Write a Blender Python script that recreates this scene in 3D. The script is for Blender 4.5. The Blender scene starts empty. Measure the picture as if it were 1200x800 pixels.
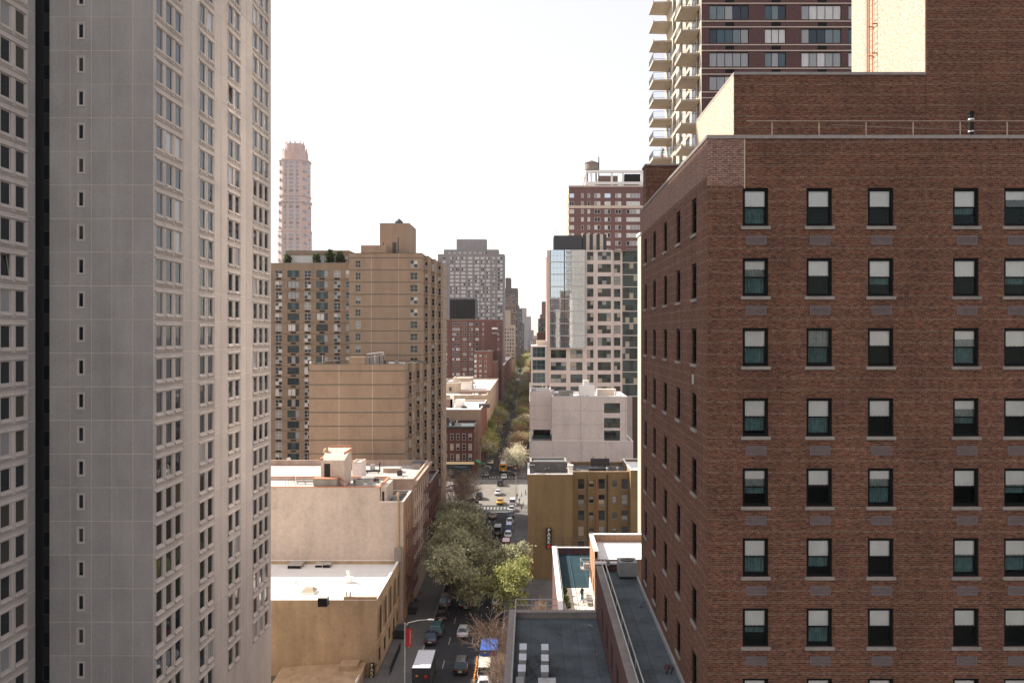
import bpy, math, random
import numpy as np
from mathutils import Vector, Matrix

random.seed(7)
rng = np.random.default_rng(7)
SC = bpy.context.scene
COL = SC.collection

# ------------------------------------------------------------------ camera
F, CX, CY, H = 970.0, 622.0, 390.0, 47.0        # focal length (px of 1200), vanishing point, eye height
cam_d = bpy.data.cameras.new("camera")
cam_d.sensor_width = 36.0
cam_d.lens = 36.0 * F / 1200.0
cam_d.shift_x = -(CX - 600.0) / 1200.0
cam_d.shift_y = (CY - 400.0) / 1200.0
cam_d.clip_start = 0.5
cam_d.clip_end = 20000
cam = bpy.data.objects.new("camera", cam_d)
COL.objects.link(cam)
cam.location = (0, 0, H)
cam.rotation_euler = (math.radians(90), 0, 0)
SC.camera = cam

# ------------------------------------------------------------------ sky, sun, exposure
SHADOW = Vector((1.25, -0.60, -1.0)).normalized()       # direction the sunlight travels
ELEV = math.asin(-SHADOW.z)
AZ = math.atan2(-SHADOW.x, -SHADOW.y)                   # sun bearing from +Y, clockwise
world = bpy.data.worlds.new("World")
SC.world = world
world.use_nodes = True
wn = world.node_tree
wn.nodes.clear()
sky = wn.nodes.new("ShaderNodeTexSky")
sky.sky_type = 'NISHITA'
sky.sun_disc = False
sky.sun_elevation = ELEV
sky.sun_rotation = AZ
sky.altitude = 50
sky.air_density = 1.0
sky.dust_density = 1.0
sky.ozone_density = 1.0
bg = wn.nodes.new("ShaderNodeBackground")
bg.inputs[1].default_value = 0.088
wo = wn.nodes.new("ShaderNodeOutputWorld")
veil = wn.nodes.new("ShaderNodeMix"); veil.data_type = 'RGBA'          # thin high haze, the same all over the sky
veil.inputs[0].default_value = 0.42
veil.inputs[7].default_value = (9.2, 8.1, 7.4, 1)
wn.links.new(sky.outputs[0], veil.inputs[6])
wn.links.new(veil.outputs[2], bg.inputs[0])
wn.links.new(bg.outputs[0], wo.inputs[0])

sun_d = bpy.data.lights.new("sun", 'SUN')
sun_d.energy = 5.0
sun_d.angle = math.radians(0.5)
sun_d.color = (1.0, 0.91, 0.79)
sun = bpy.data.objects.new("sun", sun_d)
COL.objects.link(sun)
sun.location = (-200, 100, 300)
sun.rotation_euler = SHADOW.to_track_quat('-Z', 'Y').to_euler()

SC.view_settings.view_transform = 'Standard'
SC.view_settings.look = 'None'
SC.view_settings.gamma = 1.0
SC.view_settings.use_curve_mapping = False
SC.view_settings.exposure = 1.12
SC.render.engine = 'CYCLES'
SC.cycles.use_denoising = True
SC.cycles.max_bounces = 7
SC.cycles.diffuse_bounces = 4
SC.cycles.glossy_bounces = 3
SC.cycles.transparent_max_bounces = 12
SC.cycles.volume_bounces = 0
SC.cycles.blur_glossy = 0.0
SC.cycles.caustics_reflective = True
SC.cycles.sample_clamp_indirect = 40.0

# ------------------------------------------------------------------ helpers: pixels to metres at a known depth
def X(px, Y): return (px - CX) * Y / F
def Z(py, Y): return H - (py - CY) * Y / F
def Yside(px, x): return x * F / (px - CX)              # depth at which a plane x = const shows at px
def Yground(py, z=0.0): return (H - z) * F / (py - CY)

# ------------------------------------------------------------------ materials
M = {}
def _new(name):
    m = bpy.data.materials.new(name)
    m.use_nodes = True
    nt = m.node_tree
    b = nt.nodes["Principled BSDF"]
    M[name] = m
    return m, nt, b
def _pos(nt):
    g = nt.nodes.new("ShaderNodeNewGeometry")
    return g
def _noise(nt, vec, scale, detail=4, rough=0.6):
    n = nt.nodes.new("ShaderNodeTexNoise")
    n.inputs["Scale"].default_value = scale
    n.inputs["Detail"].default_value = detail
    n.inputs["Roughness"].default_value = rough
    nt.links.new(vec, n.inputs["Vector"])
    return n
def _mapping(nt, vec, scale):
    mp = nt.nodes.new("ShaderNodeMapping")
    mp.inputs["Scale"].default_value = scale
    nt.links.new(vec, mp.inputs["Vector"])
    return mp.outputs[0]
def _ramp(nt, fac, stops):
    r = nt.nodes.new("ShaderNodeValToRGB")
    el = r.color_ramp.elements
    while len(el) > 1: el.remove(el[-1])
    for i, (p, c) in enumerate(stops):
        e = el[0] if i == 0 else el.new(p)
        e.position = p
        e.color = (*c, 1) if len(c) == 3 else c
    nt.links.new(fac, r.inputs[0])
    return r.outputs[0]
def _mix(nt, fac, a, b, mode='MIX'):
    mx = nt.nodes.new("ShaderNodeMix")
    mx.data_type = 'RGBA'
    mx.blend_type = mode
    if isinstance(fac, float): mx.inputs[0].default_value = fac
    else: nt.links.new(fac, mx.inputs[0])
    for s, v in ((6, a), (7, b)):
        if isinstance(v, tuple): mx.inputs[s].default_value = (*v, 1)
        else: nt.links.new(v, mx.inputs[s])
    return mx.outputs[2]
def _bump(nt, b, h, strength, dist):
    bp = nt.nodes.new("ShaderNodeBump")
    bp.inputs["Strength"].default_value = strength
    bp.inputs["Distance"].default_value = dist
    nt.links.new(h, bp.inputs["Height"])
    nt.links.new(bp.outputs[0], b.inputs["Normal"])
def _mul(c, k): return tuple(min(1, v * k) for v in c)

def plain(name, col, rough=0.6, metal=0.0, var=0.0, scale=3.0, spec=0.5):
    m, nt, b = _new(name)
    b.inputs["Base Color"].default_value = (*col, 1)
    b.inputs["Roughness"].default_value = rough
    b.inputs["Metallic"].default_value = metal
    b.inputs["Specular IOR Level"].default_value = spec
    if var:
        g = _pos(nt)
        n = _noise(nt, g.outputs["Position"], scale, 5)
        c = _ramp(nt, n.outputs["Fac"], [(0.3, _mul(col, 1 - var)), (0.7, _mul(col, 1 + var))])
        nt.links.new(c, b.inputs["Base Color"])
    return m

def stained(name, col, var=0.18, scale=0.35, streak=0.25, rough=0.85, fine=6.0, bump=0.15, grime=0.10, tone=0.0):
    """masonry, stucco or concrete: blotches, rain streaks down the wall, fine grain"""
    m, nt, b = _new(name)
    g = _pos(nt)
    p = g.outputs["Position"]
    n1 = _noise(nt, p, scale, 5)
    n2 = _noise(nt, _mapping(nt, p, (0.55, 0.55, 0.05)), 1.0, 4)
    n3 = _noise(nt, p, fine, 3)
    c = _ramp(nt, n1.outputs["Fac"], [(0.25, _mul(col, 1 - var)), (0.75, _mul(col, 1 + var))])
    s = _ramp(nt, n2.outputs["Fac"], [(0.35, (1 - streak,) * 3), (0.6, (1, 1, 1))])
    c = _mix(nt, 1.0, c, s, 'MULTIPLY')
    f = _ramp(nt, n3.outputs["Fac"], [(0.3, (0.9, 0.9, 0.9)), (0.7, (1.06, 1.06, 1.06))])
    c = _mix(nt, 1.0, c, f, 'MULTIPLY')
    n4 = _noise(nt, _mapping(nt, p, (0.35, 0.35, 0.22)), 1.0, 7, 0.75)        # soot and damp patches with ragged edges
    c = _mix(nt, 1.0, c, _ramp(nt, n4.outputs["Fac"], [(0.50, (1, 1, 1)), (0.62, (1 - grime, 1 - grime, 1 - grime * .95)), (0.75, (1 - grime * 1.4,) * 3)]), 'MULTIPLY')
    if tone:                                                                  # cast panels differ a little from one another
        oi = nt.nodes.new("ShaderNodeObjectInfo")
        c = _mix(nt, 1.0, c, _ramp(nt, oi.outputs["Random"], [(0, (1 - tone,) * 3), (1, (1 + tone,) * 3)]), 'MULTIPLY')
    nt.links.new(c, b.inputs["Base Color"])
    b.inputs["Roughness"].default_value = rough
    b.inputs["Specular IOR Level"].default_value = 0.25
    if bump: _bump(nt, b, n3.outputs["Fac"], bump, 0.03)
    return m

def brick(name, c1, c2, mortar, bw=0.215, bh=0.075, msize=0.012, header=0, blotch=0.2, hcol=None, streak=0.12):
    """brickwork laid on the world axes; every header-th course shows lighter header ends"""
    m, nt, b = _new(name)
    g = _pos(nt)
    sp = nt.nodes.new("ShaderNodeSeparateXYZ"); nt.links.new(g.outputs["Position"], sp.inputs[0])
    sn = nt.nodes.new("ShaderNodeSeparateXYZ"); nt.links.new(g.outputs["True Normal"], sn.inputs[0])
    ab = nt.nodes.new("ShaderNodeMath"); ab.operation = 'ABSOLUTE'; nt.links.new(sn.outputs[0], ab.inputs[0])
    gt = nt.nodes.new("ShaderNodeMath"); gt.operation = 'GREATER_THAN'; gt.inputs[1].default_value = 0.5
    nt.links.new(ab.outputs[0], gt.inputs[0])
    mx = nt.nodes.new("ShaderNodeMix"); mx.data_type = 'FLOAT'
    nt.links.new(gt.outputs[0], mx.inputs[0]); nt.links.new(sp.outputs[0], mx.inputs[2]); nt.links.new(sp.outputs[1], mx.inputs[3])
    cb = nt.nodes.new("ShaderNodeCombineXYZ")
    nt.links.new(mx.outputs[0], cb.inputs[0]); nt.links.new(sp.outputs[2], cb.inputs[1])
    bt = nt.nodes.new("ShaderNodeTexBrick")
    bt.inputs["Scale"].default_value = 1.0
    bt.inputs["Brick Width"].default_value = bw
    bt.inputs["Row Height"].default_value = bh
    bt.inputs["Mortar Size"].default_value = msize
    bt.inputs["Mortar Smooth"].default_value = 0.2
    bt.inputs["Color1"].default_value = (*c1, 1)
    bt.inputs["Color2"].default_value = (*c2, 1)
    bt.inputs["Mortar"].default_value = (*mortar, 1)
    bt.offset_frequency = 2
    nt.links.new(cb.outputs[0], bt.inputs["Vector"])
    c = bt.outputs["Color"]
    if header:
        b2 = nt.nodes.new("ShaderNodeTexBrick")
        b2.inputs["Scale"].default_value = 1.0
        b2.inputs["Brick Width"].default_value = bw * 0.5
        b2.inputs["Row Height"].default_value = bh
        b2.inputs["Mortar Size"].default_value = msize * 1.6
        b2.inputs["Color1"].default_value = (*_mul(c1, 0.8), 1)
        b2.inputs["Color2"].default_value = (*_mul(c2, 1.3), 1)
        b2.inputs["Mortar"].default_value = (*(hcol or _mul(mortar, 1.2)), 1)
        nt.links.new(cb.outputs[0], b2.inputs["Vector"])
        md = nt.nodes.new("ShaderNodeMath"); md.operation = 'MODULO'; md.inputs[1].default_value = bh * header
        nt.links.new(sp.outputs[2], md.inputs[0])
        lt = nt.nodes.new("ShaderNodeMath"); lt.operation = 'LESS_THAN'; lt.inputs[1].default_value = bh
        nt.links.new(md.outputs[0], lt.inputs[0])
        c = _mix(nt, lt.outputs[0], c, b2.outputs["Color"])
    n1 = _noise(nt, g.outputs["Position"], 0.55, 5)
    c = _mix(nt, 1.0, c, _ramp(nt, n1.outputs["Fac"], [(0.25, (1 - blotch,) * 3), (0.75, (1 + blotch,) * 3)]), 'MULTIPLY')
    n2 = _noise(nt, _mapping(nt, g.outputs["Position"], (1.2, 1.2, 0.06)), 1.0, 4)
    c = _mix(nt, 1.0, c, _ramp(nt, n2.outputs["Fac"], [(0.35, (1 - streak,) * 3), (0.6, (1, 1, 1))]), 'MULTIPLY')
    n3 = _noise(nt, _mapping(nt, cb.outputs[0], (5.0, 13.3, 1)), 1.0, 1)
    c = _mix(nt, 1.0, c, _ramp(nt, n3.outputs["Fac"], [(0.3, (0.62,) * 3), (0.7, (1.4,) * 3)]), 'MULTIPLY')
    nt.links.new(c, b.inputs["Base Color"])
    b.inputs["Roughness"].default_value = 0.9
    b.inputs["Specular IOR Level"].default_value = 0.2
    _bump(nt, b, bt.outputs["Fac"], -0.25, 0.01)
    return m

def glass(name, col=(0.015, 0.018, 0.022), rough=0.03, spec=0.6, coat=0.0, warp=0.12):
    """window glass over a dark room: dark body, mirror-like surface slightly out of true"""
    m, nt, b = _new(name)
    b.inputs["Base Color"].default_value = (*col, 1)
    b.inputs["Roughness"].default_value = rough
    b.inputs["IOR"].default_value = 1.5
    b.inputs["Specular IOR Level"].default_value = spec
    b.inputs["Coat Weight"].default_value = coat
    b.inputs["Specular Tint"].default_value = (0.72, 0.88, 1.0, 1)
    b.inputs["Coat Roughness"].default_value = 0.03
    g = _pos(nt)
    n = _noise(nt, g.outputs["Position"], 0.8, 2)
    _bump(nt, b, n.outputs["Fac"], warp, 0.06)
    return m

def blind(name, col):
    """pane with a pulled blind or curtain close behind it"""
    m, nt, b = _new(name)
    g = _pos(nt)
    n = _noise(nt, _mapping(nt, g.outputs["Position"], (9, 9, 0.8)), 1.0, 3)
    c = _ramp(nt, n.outputs["Fac"], [(0.3, _mul(col, 0.75)), (0.65, col)])
    nt.links.new(c, b.inputs["Base Color"])
    b.inputs["Roughness"].default_value = 0.5
    b.inputs["Coat Weight"].default_value = 1.0
    b.inputs["Coat Roughness"].default_value = 0.04
    return m

def clear_glass(name):
    m, nt, b = _new(name)
    nt.nodes.remove(b)
    out = nt.nodes["Material Output"]
    tr = nt.nodes.new("ShaderNodeBsdfTransparent"); tr.inputs[0].default_value = (0.98, 0.99, 0.98, 1)
    gl = nt.nodes.new("ShaderNodeBsdfGlossy"); gl.inputs["Roughness"].default_value = 0.02
    g = _pos(nt)
    n = _noise(nt, g.outputs["Position"], 1.7, 2)
    bp = nt.nodes.new("ShaderNodeBump"); bp.inputs["Strength"].default_value = 0.06; bp.inputs["Distance"].default_value = 0.05
    nt.links.new(n.outputs["Fac"], bp.inputs["Height"]); nt.links.new(bp.outputs[0], gl.inputs["Normal"])
    fr = nt.nodes.new("ShaderNodeFresnel"); fr.inputs[0].default_value = 1.45
    mx = nt.nodes.new("ShaderNodeMixShader")
    nt.links.new(fr.outputs[0], mx.inputs[0]); nt.links.new(tr.outputs[0], mx.inputs[1]); nt.links.new(gl.outputs[0], mx.inputs[2])
    nt.links.new(mx.outputs[0], out.inputs[0])
    return m

def slabs(name, col, size, joint, rough=0.9, var=0.15, jcol=None, offset=0.0):
    """paving or roofing sheets seen from above: joints on the world xy axes"""
    m, nt, b = _new(name)
    g = _pos(nt)
    bt = nt.nodes.new("ShaderNodeTexBrick")
    bt.offset = offset
    bt.inputs["Scale"].default_value = 1.0
    bt.inputs["Brick Width"].default_value = size[0]
    bt.inputs["Row Height"].default_value = size[1]
    bt.inputs["Mortar Size"].default_value = joint
    bt.inputs["Color1"].default_value = (*_mul(col, 1 - var * .5), 1)
    bt.inputs["Color2"].default_value = (*_mul(col, 1 + var * .5), 1)
    bt.inputs["Mortar"].default_value = (*(jcol or _mul(col, 0.6)), 1)
    nt.links.new(g.outputs["Position"], bt.inputs["Vector"])
    n = _noise(nt, g.outputs["Position"], 0.5, 6, 0.7)
    c = _mix(nt, 1.0, bt.outputs["Color"], _ramp(nt, n.outputs["Fac"], [(0.3, (1 - var,) * 3), (0.7, (1 + var,) * 3)]), 'MULTIPLY')
    n2 = _noise(nt, g.outputs["Position"], 7, 3)
    c = _mix(nt, 1.0, c, _ramp(nt, n2.outputs["Fac"], [(0.3, (0.9,) * 3), (0.7, (1.1,) * 3)]), 'MULTIPLY')
    nt.links.new(c, b.inputs["Base Color"])
    b.inputs["Roughness"].default_value = rough
    b.inputs["Specular IOR Level"].default_value = 0.3
    return m

def leafmat(name, col, var=0.45):
    m, nt, b = _new(name)
    g = _pos(nt)
    n = _noise(nt, g.outputs["Position"], 0.6, 4)
    ri = g.outputs["Random Per Island"]
    c = _ramp(nt, n.outputs["Fac"], [(0.3, _mul(col, 1 - var)), (0.7, _mul(col, 1 + var))])
    c = _mix(nt, 1.0, c, _ramp(nt, ri, [(0.0, (0.65, 0.65, 0.65)), (1.0, (1.35, 1.3, 1.2))]), 'MULTIPLY')
    nt.links.new(c, b.inputs["Base Color"])
    b.inputs["Roughness"].default_value = 0.6
    b.inputs["Specular IOR Level"].default_value = 0.3
    tl = nt.nodes.new("ShaderNodeBsdfTranslucent")
    nt.links.new(c, tl.inputs[0])
    mx = nt.nodes.new("ShaderNodeMixShader"); mx.inputs[0].default_value = 0.35
    out = nt.nodes["Material Output"]
    nt.links.new(b.outputs[0], mx.inputs[1]); nt.links.new(tl.outputs[0], mx.inputs[2]); nt.links.new(mx.outputs[0], out.inputs[0])
    return m

# setting
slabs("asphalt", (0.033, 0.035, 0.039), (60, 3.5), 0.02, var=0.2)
slabs("asphalt_sun_tint", (0.19, 0.175, 0.155), (30, 7.0), 0.02, var=0.2)  # sunlight on the crossing put into this lighter, warmer asphalt
slabs("sidewalk", (0.13, 0.127, 0.125), (1.5, 1.5), 0.02, var=0.12)
plain("ground", (0.13, 0.125, 0.12), 0.95, var=0.25, scale=0.05)
plain("kerb", (0.28, 0.27, 0.26), 0.85, var=0.15)
plain("road_paint", (0.27, 0.27, 0.26), 0.7, var=0.45, scale=2.5)
# buildings
stained("concrete_panel", (0.40, 0.38, 0.36), 0.10, 0.3, 0.14, fine=5, grime=0.06, tone=0.035)
stained("concrete_pale", (0.53, 0.47, 0.425), 0.08, 0.3, 0.12, fine=5, grime=0.06, tone=0.03)  # pale surrounds; on the right face reflected light is put into the colour
plain("caulk", (0.72, 0.66, 0.58), 0.9)
brick("brick_red", (0.168, 0.064, 0.036), (0.088, 0.037, 0.025), (0.155, 0.104, 0.076), header=6, hcol=(0.19, 0.13, 0.097), bw=0.23, bh=0.08, msize=0.011)
brick("brick_patch", (0.22, 0.105, 0.075), (0.17, 0.085, 0.065), (0.30, 0.23, 0.19), blotch=0.08, bw=0.23, bh=0.08)
brick("brick_dark", (0.13, 0.055, 0.05), (0.095, 0.045, 0.045), (0.12, 0.085, 0.085), blotch=0.1, streak=0.05)
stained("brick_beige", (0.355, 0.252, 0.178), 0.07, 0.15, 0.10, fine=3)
stained("beige_dark", (0.285, 0.212, 0.152), 0.08, 0.2, 0.12, fine=3)  # a darker beige for the rear wing, penthouse and taupe house
plain("band_olive", (0.13, 0.115, 0.085), 0.8)
stained("stucco_tan", (0.47, 0.335, 0.215), 0.13, 0.25, 0.22, fine=3, grime=0.22)
stained("stucco_pink", (0.56, 0.46, 0.39), 0.08, 0.2, 0.10, fine=2, grime=0.13)
stained("stucco_white", (0.72, 0.63, 0.59), 0.05, 0.15, 0.08, fine=2)
stained("stone_pink", (0.47, 0.35, 0.28), 0.13, 0.4, 0.22)
stained("park_tan", (0.25, 0.172, 0.092), 0.09, 0.2, 0.16, fine=3)
brick("brick_orange", (0.36, 0.19, 0.10), (0.27, 0.14, 0.08), (0.34, 0.25, 0.18), blotch=0.15)
stained("brick_far_red", (0.17, 0.075, 0.06), 0.12, 0.08, 0.08, fine=1.5, bump=0)
stained("brick_far_deep", (0.105, 0.042, 0.036), 0.15, 0.15, 0.1, fine=1.5, bump=0)
stained("brick_far_plum", (0.165, 0.09, 0.082), 0.08, 0.06, 0.05, fine=1.5, bump=0)
stained("slab_grey", (0.29, 0.255, 0.245), 0.06, 0.03, 0.05, fine=1, bump=0)
stained("far_cream", (0.50, 0.40, 0.30), 0.12, 0.06, 0.12, fine=1, bump=0)
stained("far_dark", (0.11, 0.095, 0.095), 0.2, 0.05, 0.15, fine=1, bump=0)
stained("far_grey", (0.30, 0.27, 0.27), 0.12, 0.03, 0.1, fine=1, bump=0)
stained("far_brown", (0.22, 0.15, 0.12), 0.15, 0.06, 0.12, fine=1, bump=0)
stained("hazed_pink", (0.60, 0.45, 0.40), 0.06, 0.03, 0.05, fine=1, bump=0)  # haze and sunlight put into the colour of the far skyscraper
stained("frame_pink", (0.72, 0.60, 0.54), 0.05, 0.1, 0.06, fine=2)
stained("balcony_concrete", (0.44, 0.38, 0.31), 0.08, 0.3, 0.1)
plain("rail_brown", (0.20, 0.14, 0.11), 0.7, var=0.2)
plain("far_glass", (0.30, 0.32, 0.36), 0.35)
brick("brick_sunlit", (0.42, 0.315, 0.235), (0.38, 0.285, 0.21), (0.50, 0.42, 0.345), bw=0.23, bh=0.08, msize=0.016, blotch=0.06, streak=0.05)  # the red brick with sunlight put into its colour
stained("cream_render", (0.46, 0.40, 0.335), 0.07, 0.2, 0.12, fine=3)
stained("stone_grey", (0.30, 0.27, 0.24), 0.12, 1.0, 0.2)
plain("coping_grey", (0.27, 0.24, 0.22), 0.85, var=0.15)
plain("coping_pale", (0.55, 0.46, 0.38), 0.85, var=0.12)
plain("cap_white", (0.80, 0.76, 0.72), 0.8, var=0.05)
plain("terracotta", (0.45, 0.20, 0.12), 0.85, var=0.15)
slabs("roof_white", (0.80, 0.79, 0.77), (40, 3.0), 0.03, var=0.05)
slabs("roof_grey", (0.105, 0.115, 0.125), (40, 1.0), 0.02, var=0.22)
slabs("roof_slate", (0.10, 0.12, 0.13), (1.0, 40), 0.02, var=0.42, jcol=(0.06, 0.07, 0.075))
slabs("roof_pale", (0.45, 0.42, 0.40), (20, 2.0), 0.03, var=0.12)
plain("roof_tar", (0.09, 0.09, 0.095), 0.9, var=0.25, scale=0.7)
slabs("terrace_tile", (0.62, 0.56, 0.48), (1.1, 1.1), 0.05, var=0.12)
slabs("terrace_blue", (0.008, 0.032, 0.045), (1.6, 4.0), 0.05, var=0.15, jcol=(0.02, 0.07, 0.09))
# window things
plain("frame_black", (0.008, 0.008, 0.009), 0.7, spec=0.15)
plain("frame_dark", (0.05, 0.048, 0.048), 0.5)
plain("frame_pale", (0.55, 0.50, 0.46), 0.6)
plain("frame_white", (0.70, 0.68, 0.66), 0.5)
plain("frame_steel", (0.32, 0.33, 0.35), 0.35, 0.6)
plain("grille", (0.15, 0.13, 0.135), 0.7, var=0.1)
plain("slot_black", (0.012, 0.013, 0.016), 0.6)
glass("glass_dark")
glass("glass_warm", (0.05, 0.045, 0.035))
glass("glass_teal", (0.02, 0.045, 0.045), 0.02, 0.9)
gs_ = glass("glass_sky", (0.55, 0.62, 0.70), 0.02, 1.0, 0.0, 0.025)
gs_.node_tree.nodes["Principled BSDF"].inputs["Metallic"].default_value = 0.85
gm_ = plain("glass_mirror", (0.85, 0.82, 0.77), 0.16)
gm_.node_tree.nodes["Principled BSDF"].inputs["Metallic"].default_value = 1.0
blind("blind_white", (0.62, 0.60, 0.58))
blind("blind_grey", (0.30, 0.30, 0.30))
blind("blind_warm", (0.45, 0.38, 0.28))
blind("curtain_teal", (0.11, 0.16, 0.17))
clear_glass("clear_glass")
m_, nt_, b_ = _new("screen_glass")            # lower sash behind an insect screen: hardly any mirror, dulled view
nt_.nodes.remove(b_)
t_ = nt_.nodes.new("ShaderNodeBsdfTransparent"); t_.inputs[0].default_value = (0.70, 0.77, 0.77, 1)
d_ = nt_.nodes.new("ShaderNodeBsdfGlossy"); d_.inputs["Roughness"].default_value = 0.05; d_.inputs[0].default_value = (0.5, 0.55, 0.55, 1)
x_ = nt_.nodes.new("ShaderNodeMixShader"); x_.inputs[0].default_value = 0.015
nt_.links.new(t_.outputs[0], x_.inputs[1]); nt_.links.new(d_.outputs[0], x_.inputs[2]); nt_.links.new(x_.outputs[0], nt_.nodes["Material Output"].inputs[0])
plain("shade_white", (0.86, 0.84, 0.82), 0.8, var=0.08, scale=1.2)
plain("curtain_grey", (0.24, 0.29, 0.29), 0.9, var=0.25, scale=5)
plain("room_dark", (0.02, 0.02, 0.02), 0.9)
# metals and bits
plain("metal_pale", (0.55, 0.54, 0.52), 0.45, 0.5)
plain("metal_dark", (0.05, 0.05, 0.055), 0.5, 0.4)
plain("galvanised", (0.42, 0.42, 0.41), 0.5, 0.5, var=0.15)
plain("rust", (0.36, 0.13, 0.06), 0.85, var=0.3)
plain("rust_dark", (0.16, 0.07, 0.055), 0.85, var=0.3)
plain("ac_body", (0.30, 0.30, 0.29), 0.6, var=0.1)
plain("ac_top", (0.58, 0.61, 0.66), 0.5, var=0.06)
plain("wood_tank", (0.26, 0.21, 0.17), 0.9, var=0.2)
plain("white_paint", (0.78, 0.76, 0.72), 0.6, var=0.06)
plain("sign_black", (0.015, 0.014, 0.014), 0.5)
plain("sign_white", (0.82, 0.80, 0.76), 0.6)
plain("sign_cream", (0.80, 0.68, 0.42), 0.6)
plain("sign_red", (0.62, 0.05, 0.03), 0.5)
plain("banner_red", (0.55, 0.03, 0.035), 0.7)
plain("banner_print", (0.75, 0.55, 0.52), 0.7)
plain("tarp_blue", (0.03, 0.10, 0.38), 0.55, var=0.15)
plain("orange", (0.75, 0.27, 0.02), 0.6)
plain("lens_grey", (0.70, 0.70, 0.68), 0.2)
plain("green_sign", (0.02, 0.30, 0.16), 0.6)
# trees
plain("bark", (0.09, 0.075, 0.06), 0.95, var=0.3, scale=4)
plain("bark_pale", (0.25, 0.18, 0.14), 0.95, var=0.25, scale=4)
leafmat("leaf_grey", (0.40, 0.40, 0.265), 0.35)
leafmat("leaf_yellow", (0.34, 0.36, 0.14))
leafmat("leaf_green", (0.16, 0.20, 0.06))
leafmat("leaf_bud", (0.36, 0.27, 0.19))
leafmat("leaf_white", (0.62, 0.60, 0.48), 0.25)
leafmat("leaf_dark", (0.06, 0.085, 0.035))
# vehicles
plain("tyre", (0.02, 0.02, 0.02), 0.9)
plain("rim", (0.40, 0.40, 0.41), 0.35, 0.7)
glass("car_glass", (0.012, 0.014, 0.016), 0.03, 0.8)
plain("lamp_red", (0.55, 0.02, 0.015), 0.25)
plain("lamp_amber", (0.75, 0.33, 0.05), 0.25)
plain("trim", (0.03, 0.03, 0.032), 0.6)
plain("plate", (0.65, 0.60, 0.42), 0.5)
CARCOL = {"white": (0.72, 0.72, 0.72), "silver": (0.45, 0.46, 0.48), "grey": (0.16, 0.165, 0.175), "black": (0.02, 0.02, 0.023),
          "navy": (0.03, 0.045, 0.10), "teal": (0.05, 0.12, 0.14), "red": (0.40, 0.025, 0.03), "yellow": (0.75, 0.40, 0.02),
          "gold": (0.35, 0.24, 0.12), "blue": (0.05, 0.12, 0.30), "cream": (0.62, 0.55, 0.45)}
for k, c in CARCOL.items():
    m = plain("paint_" + k, c, 0.25, 0.0)
    m.node_tree.nodes["Principled BSDF"].inputs["Coat Weight"].default_value = 0.6
for k, c in {"skin": (0.45, 0.28, 0.20), "hair": (0.04, 0.03, 0.025), "cloth_dark": (0.03, 0.03, 0.04), "cloth_blue": (0.08, 0.12, 0.22),
             "cloth_light": (0.60, 0.57, 0.53), "cloth_red": (0.40, 0.06, 0.05), "cloth_khaki": (0.33, 0.27, 0.19)}.items():
    plain(k, c, 0.9)

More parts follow.
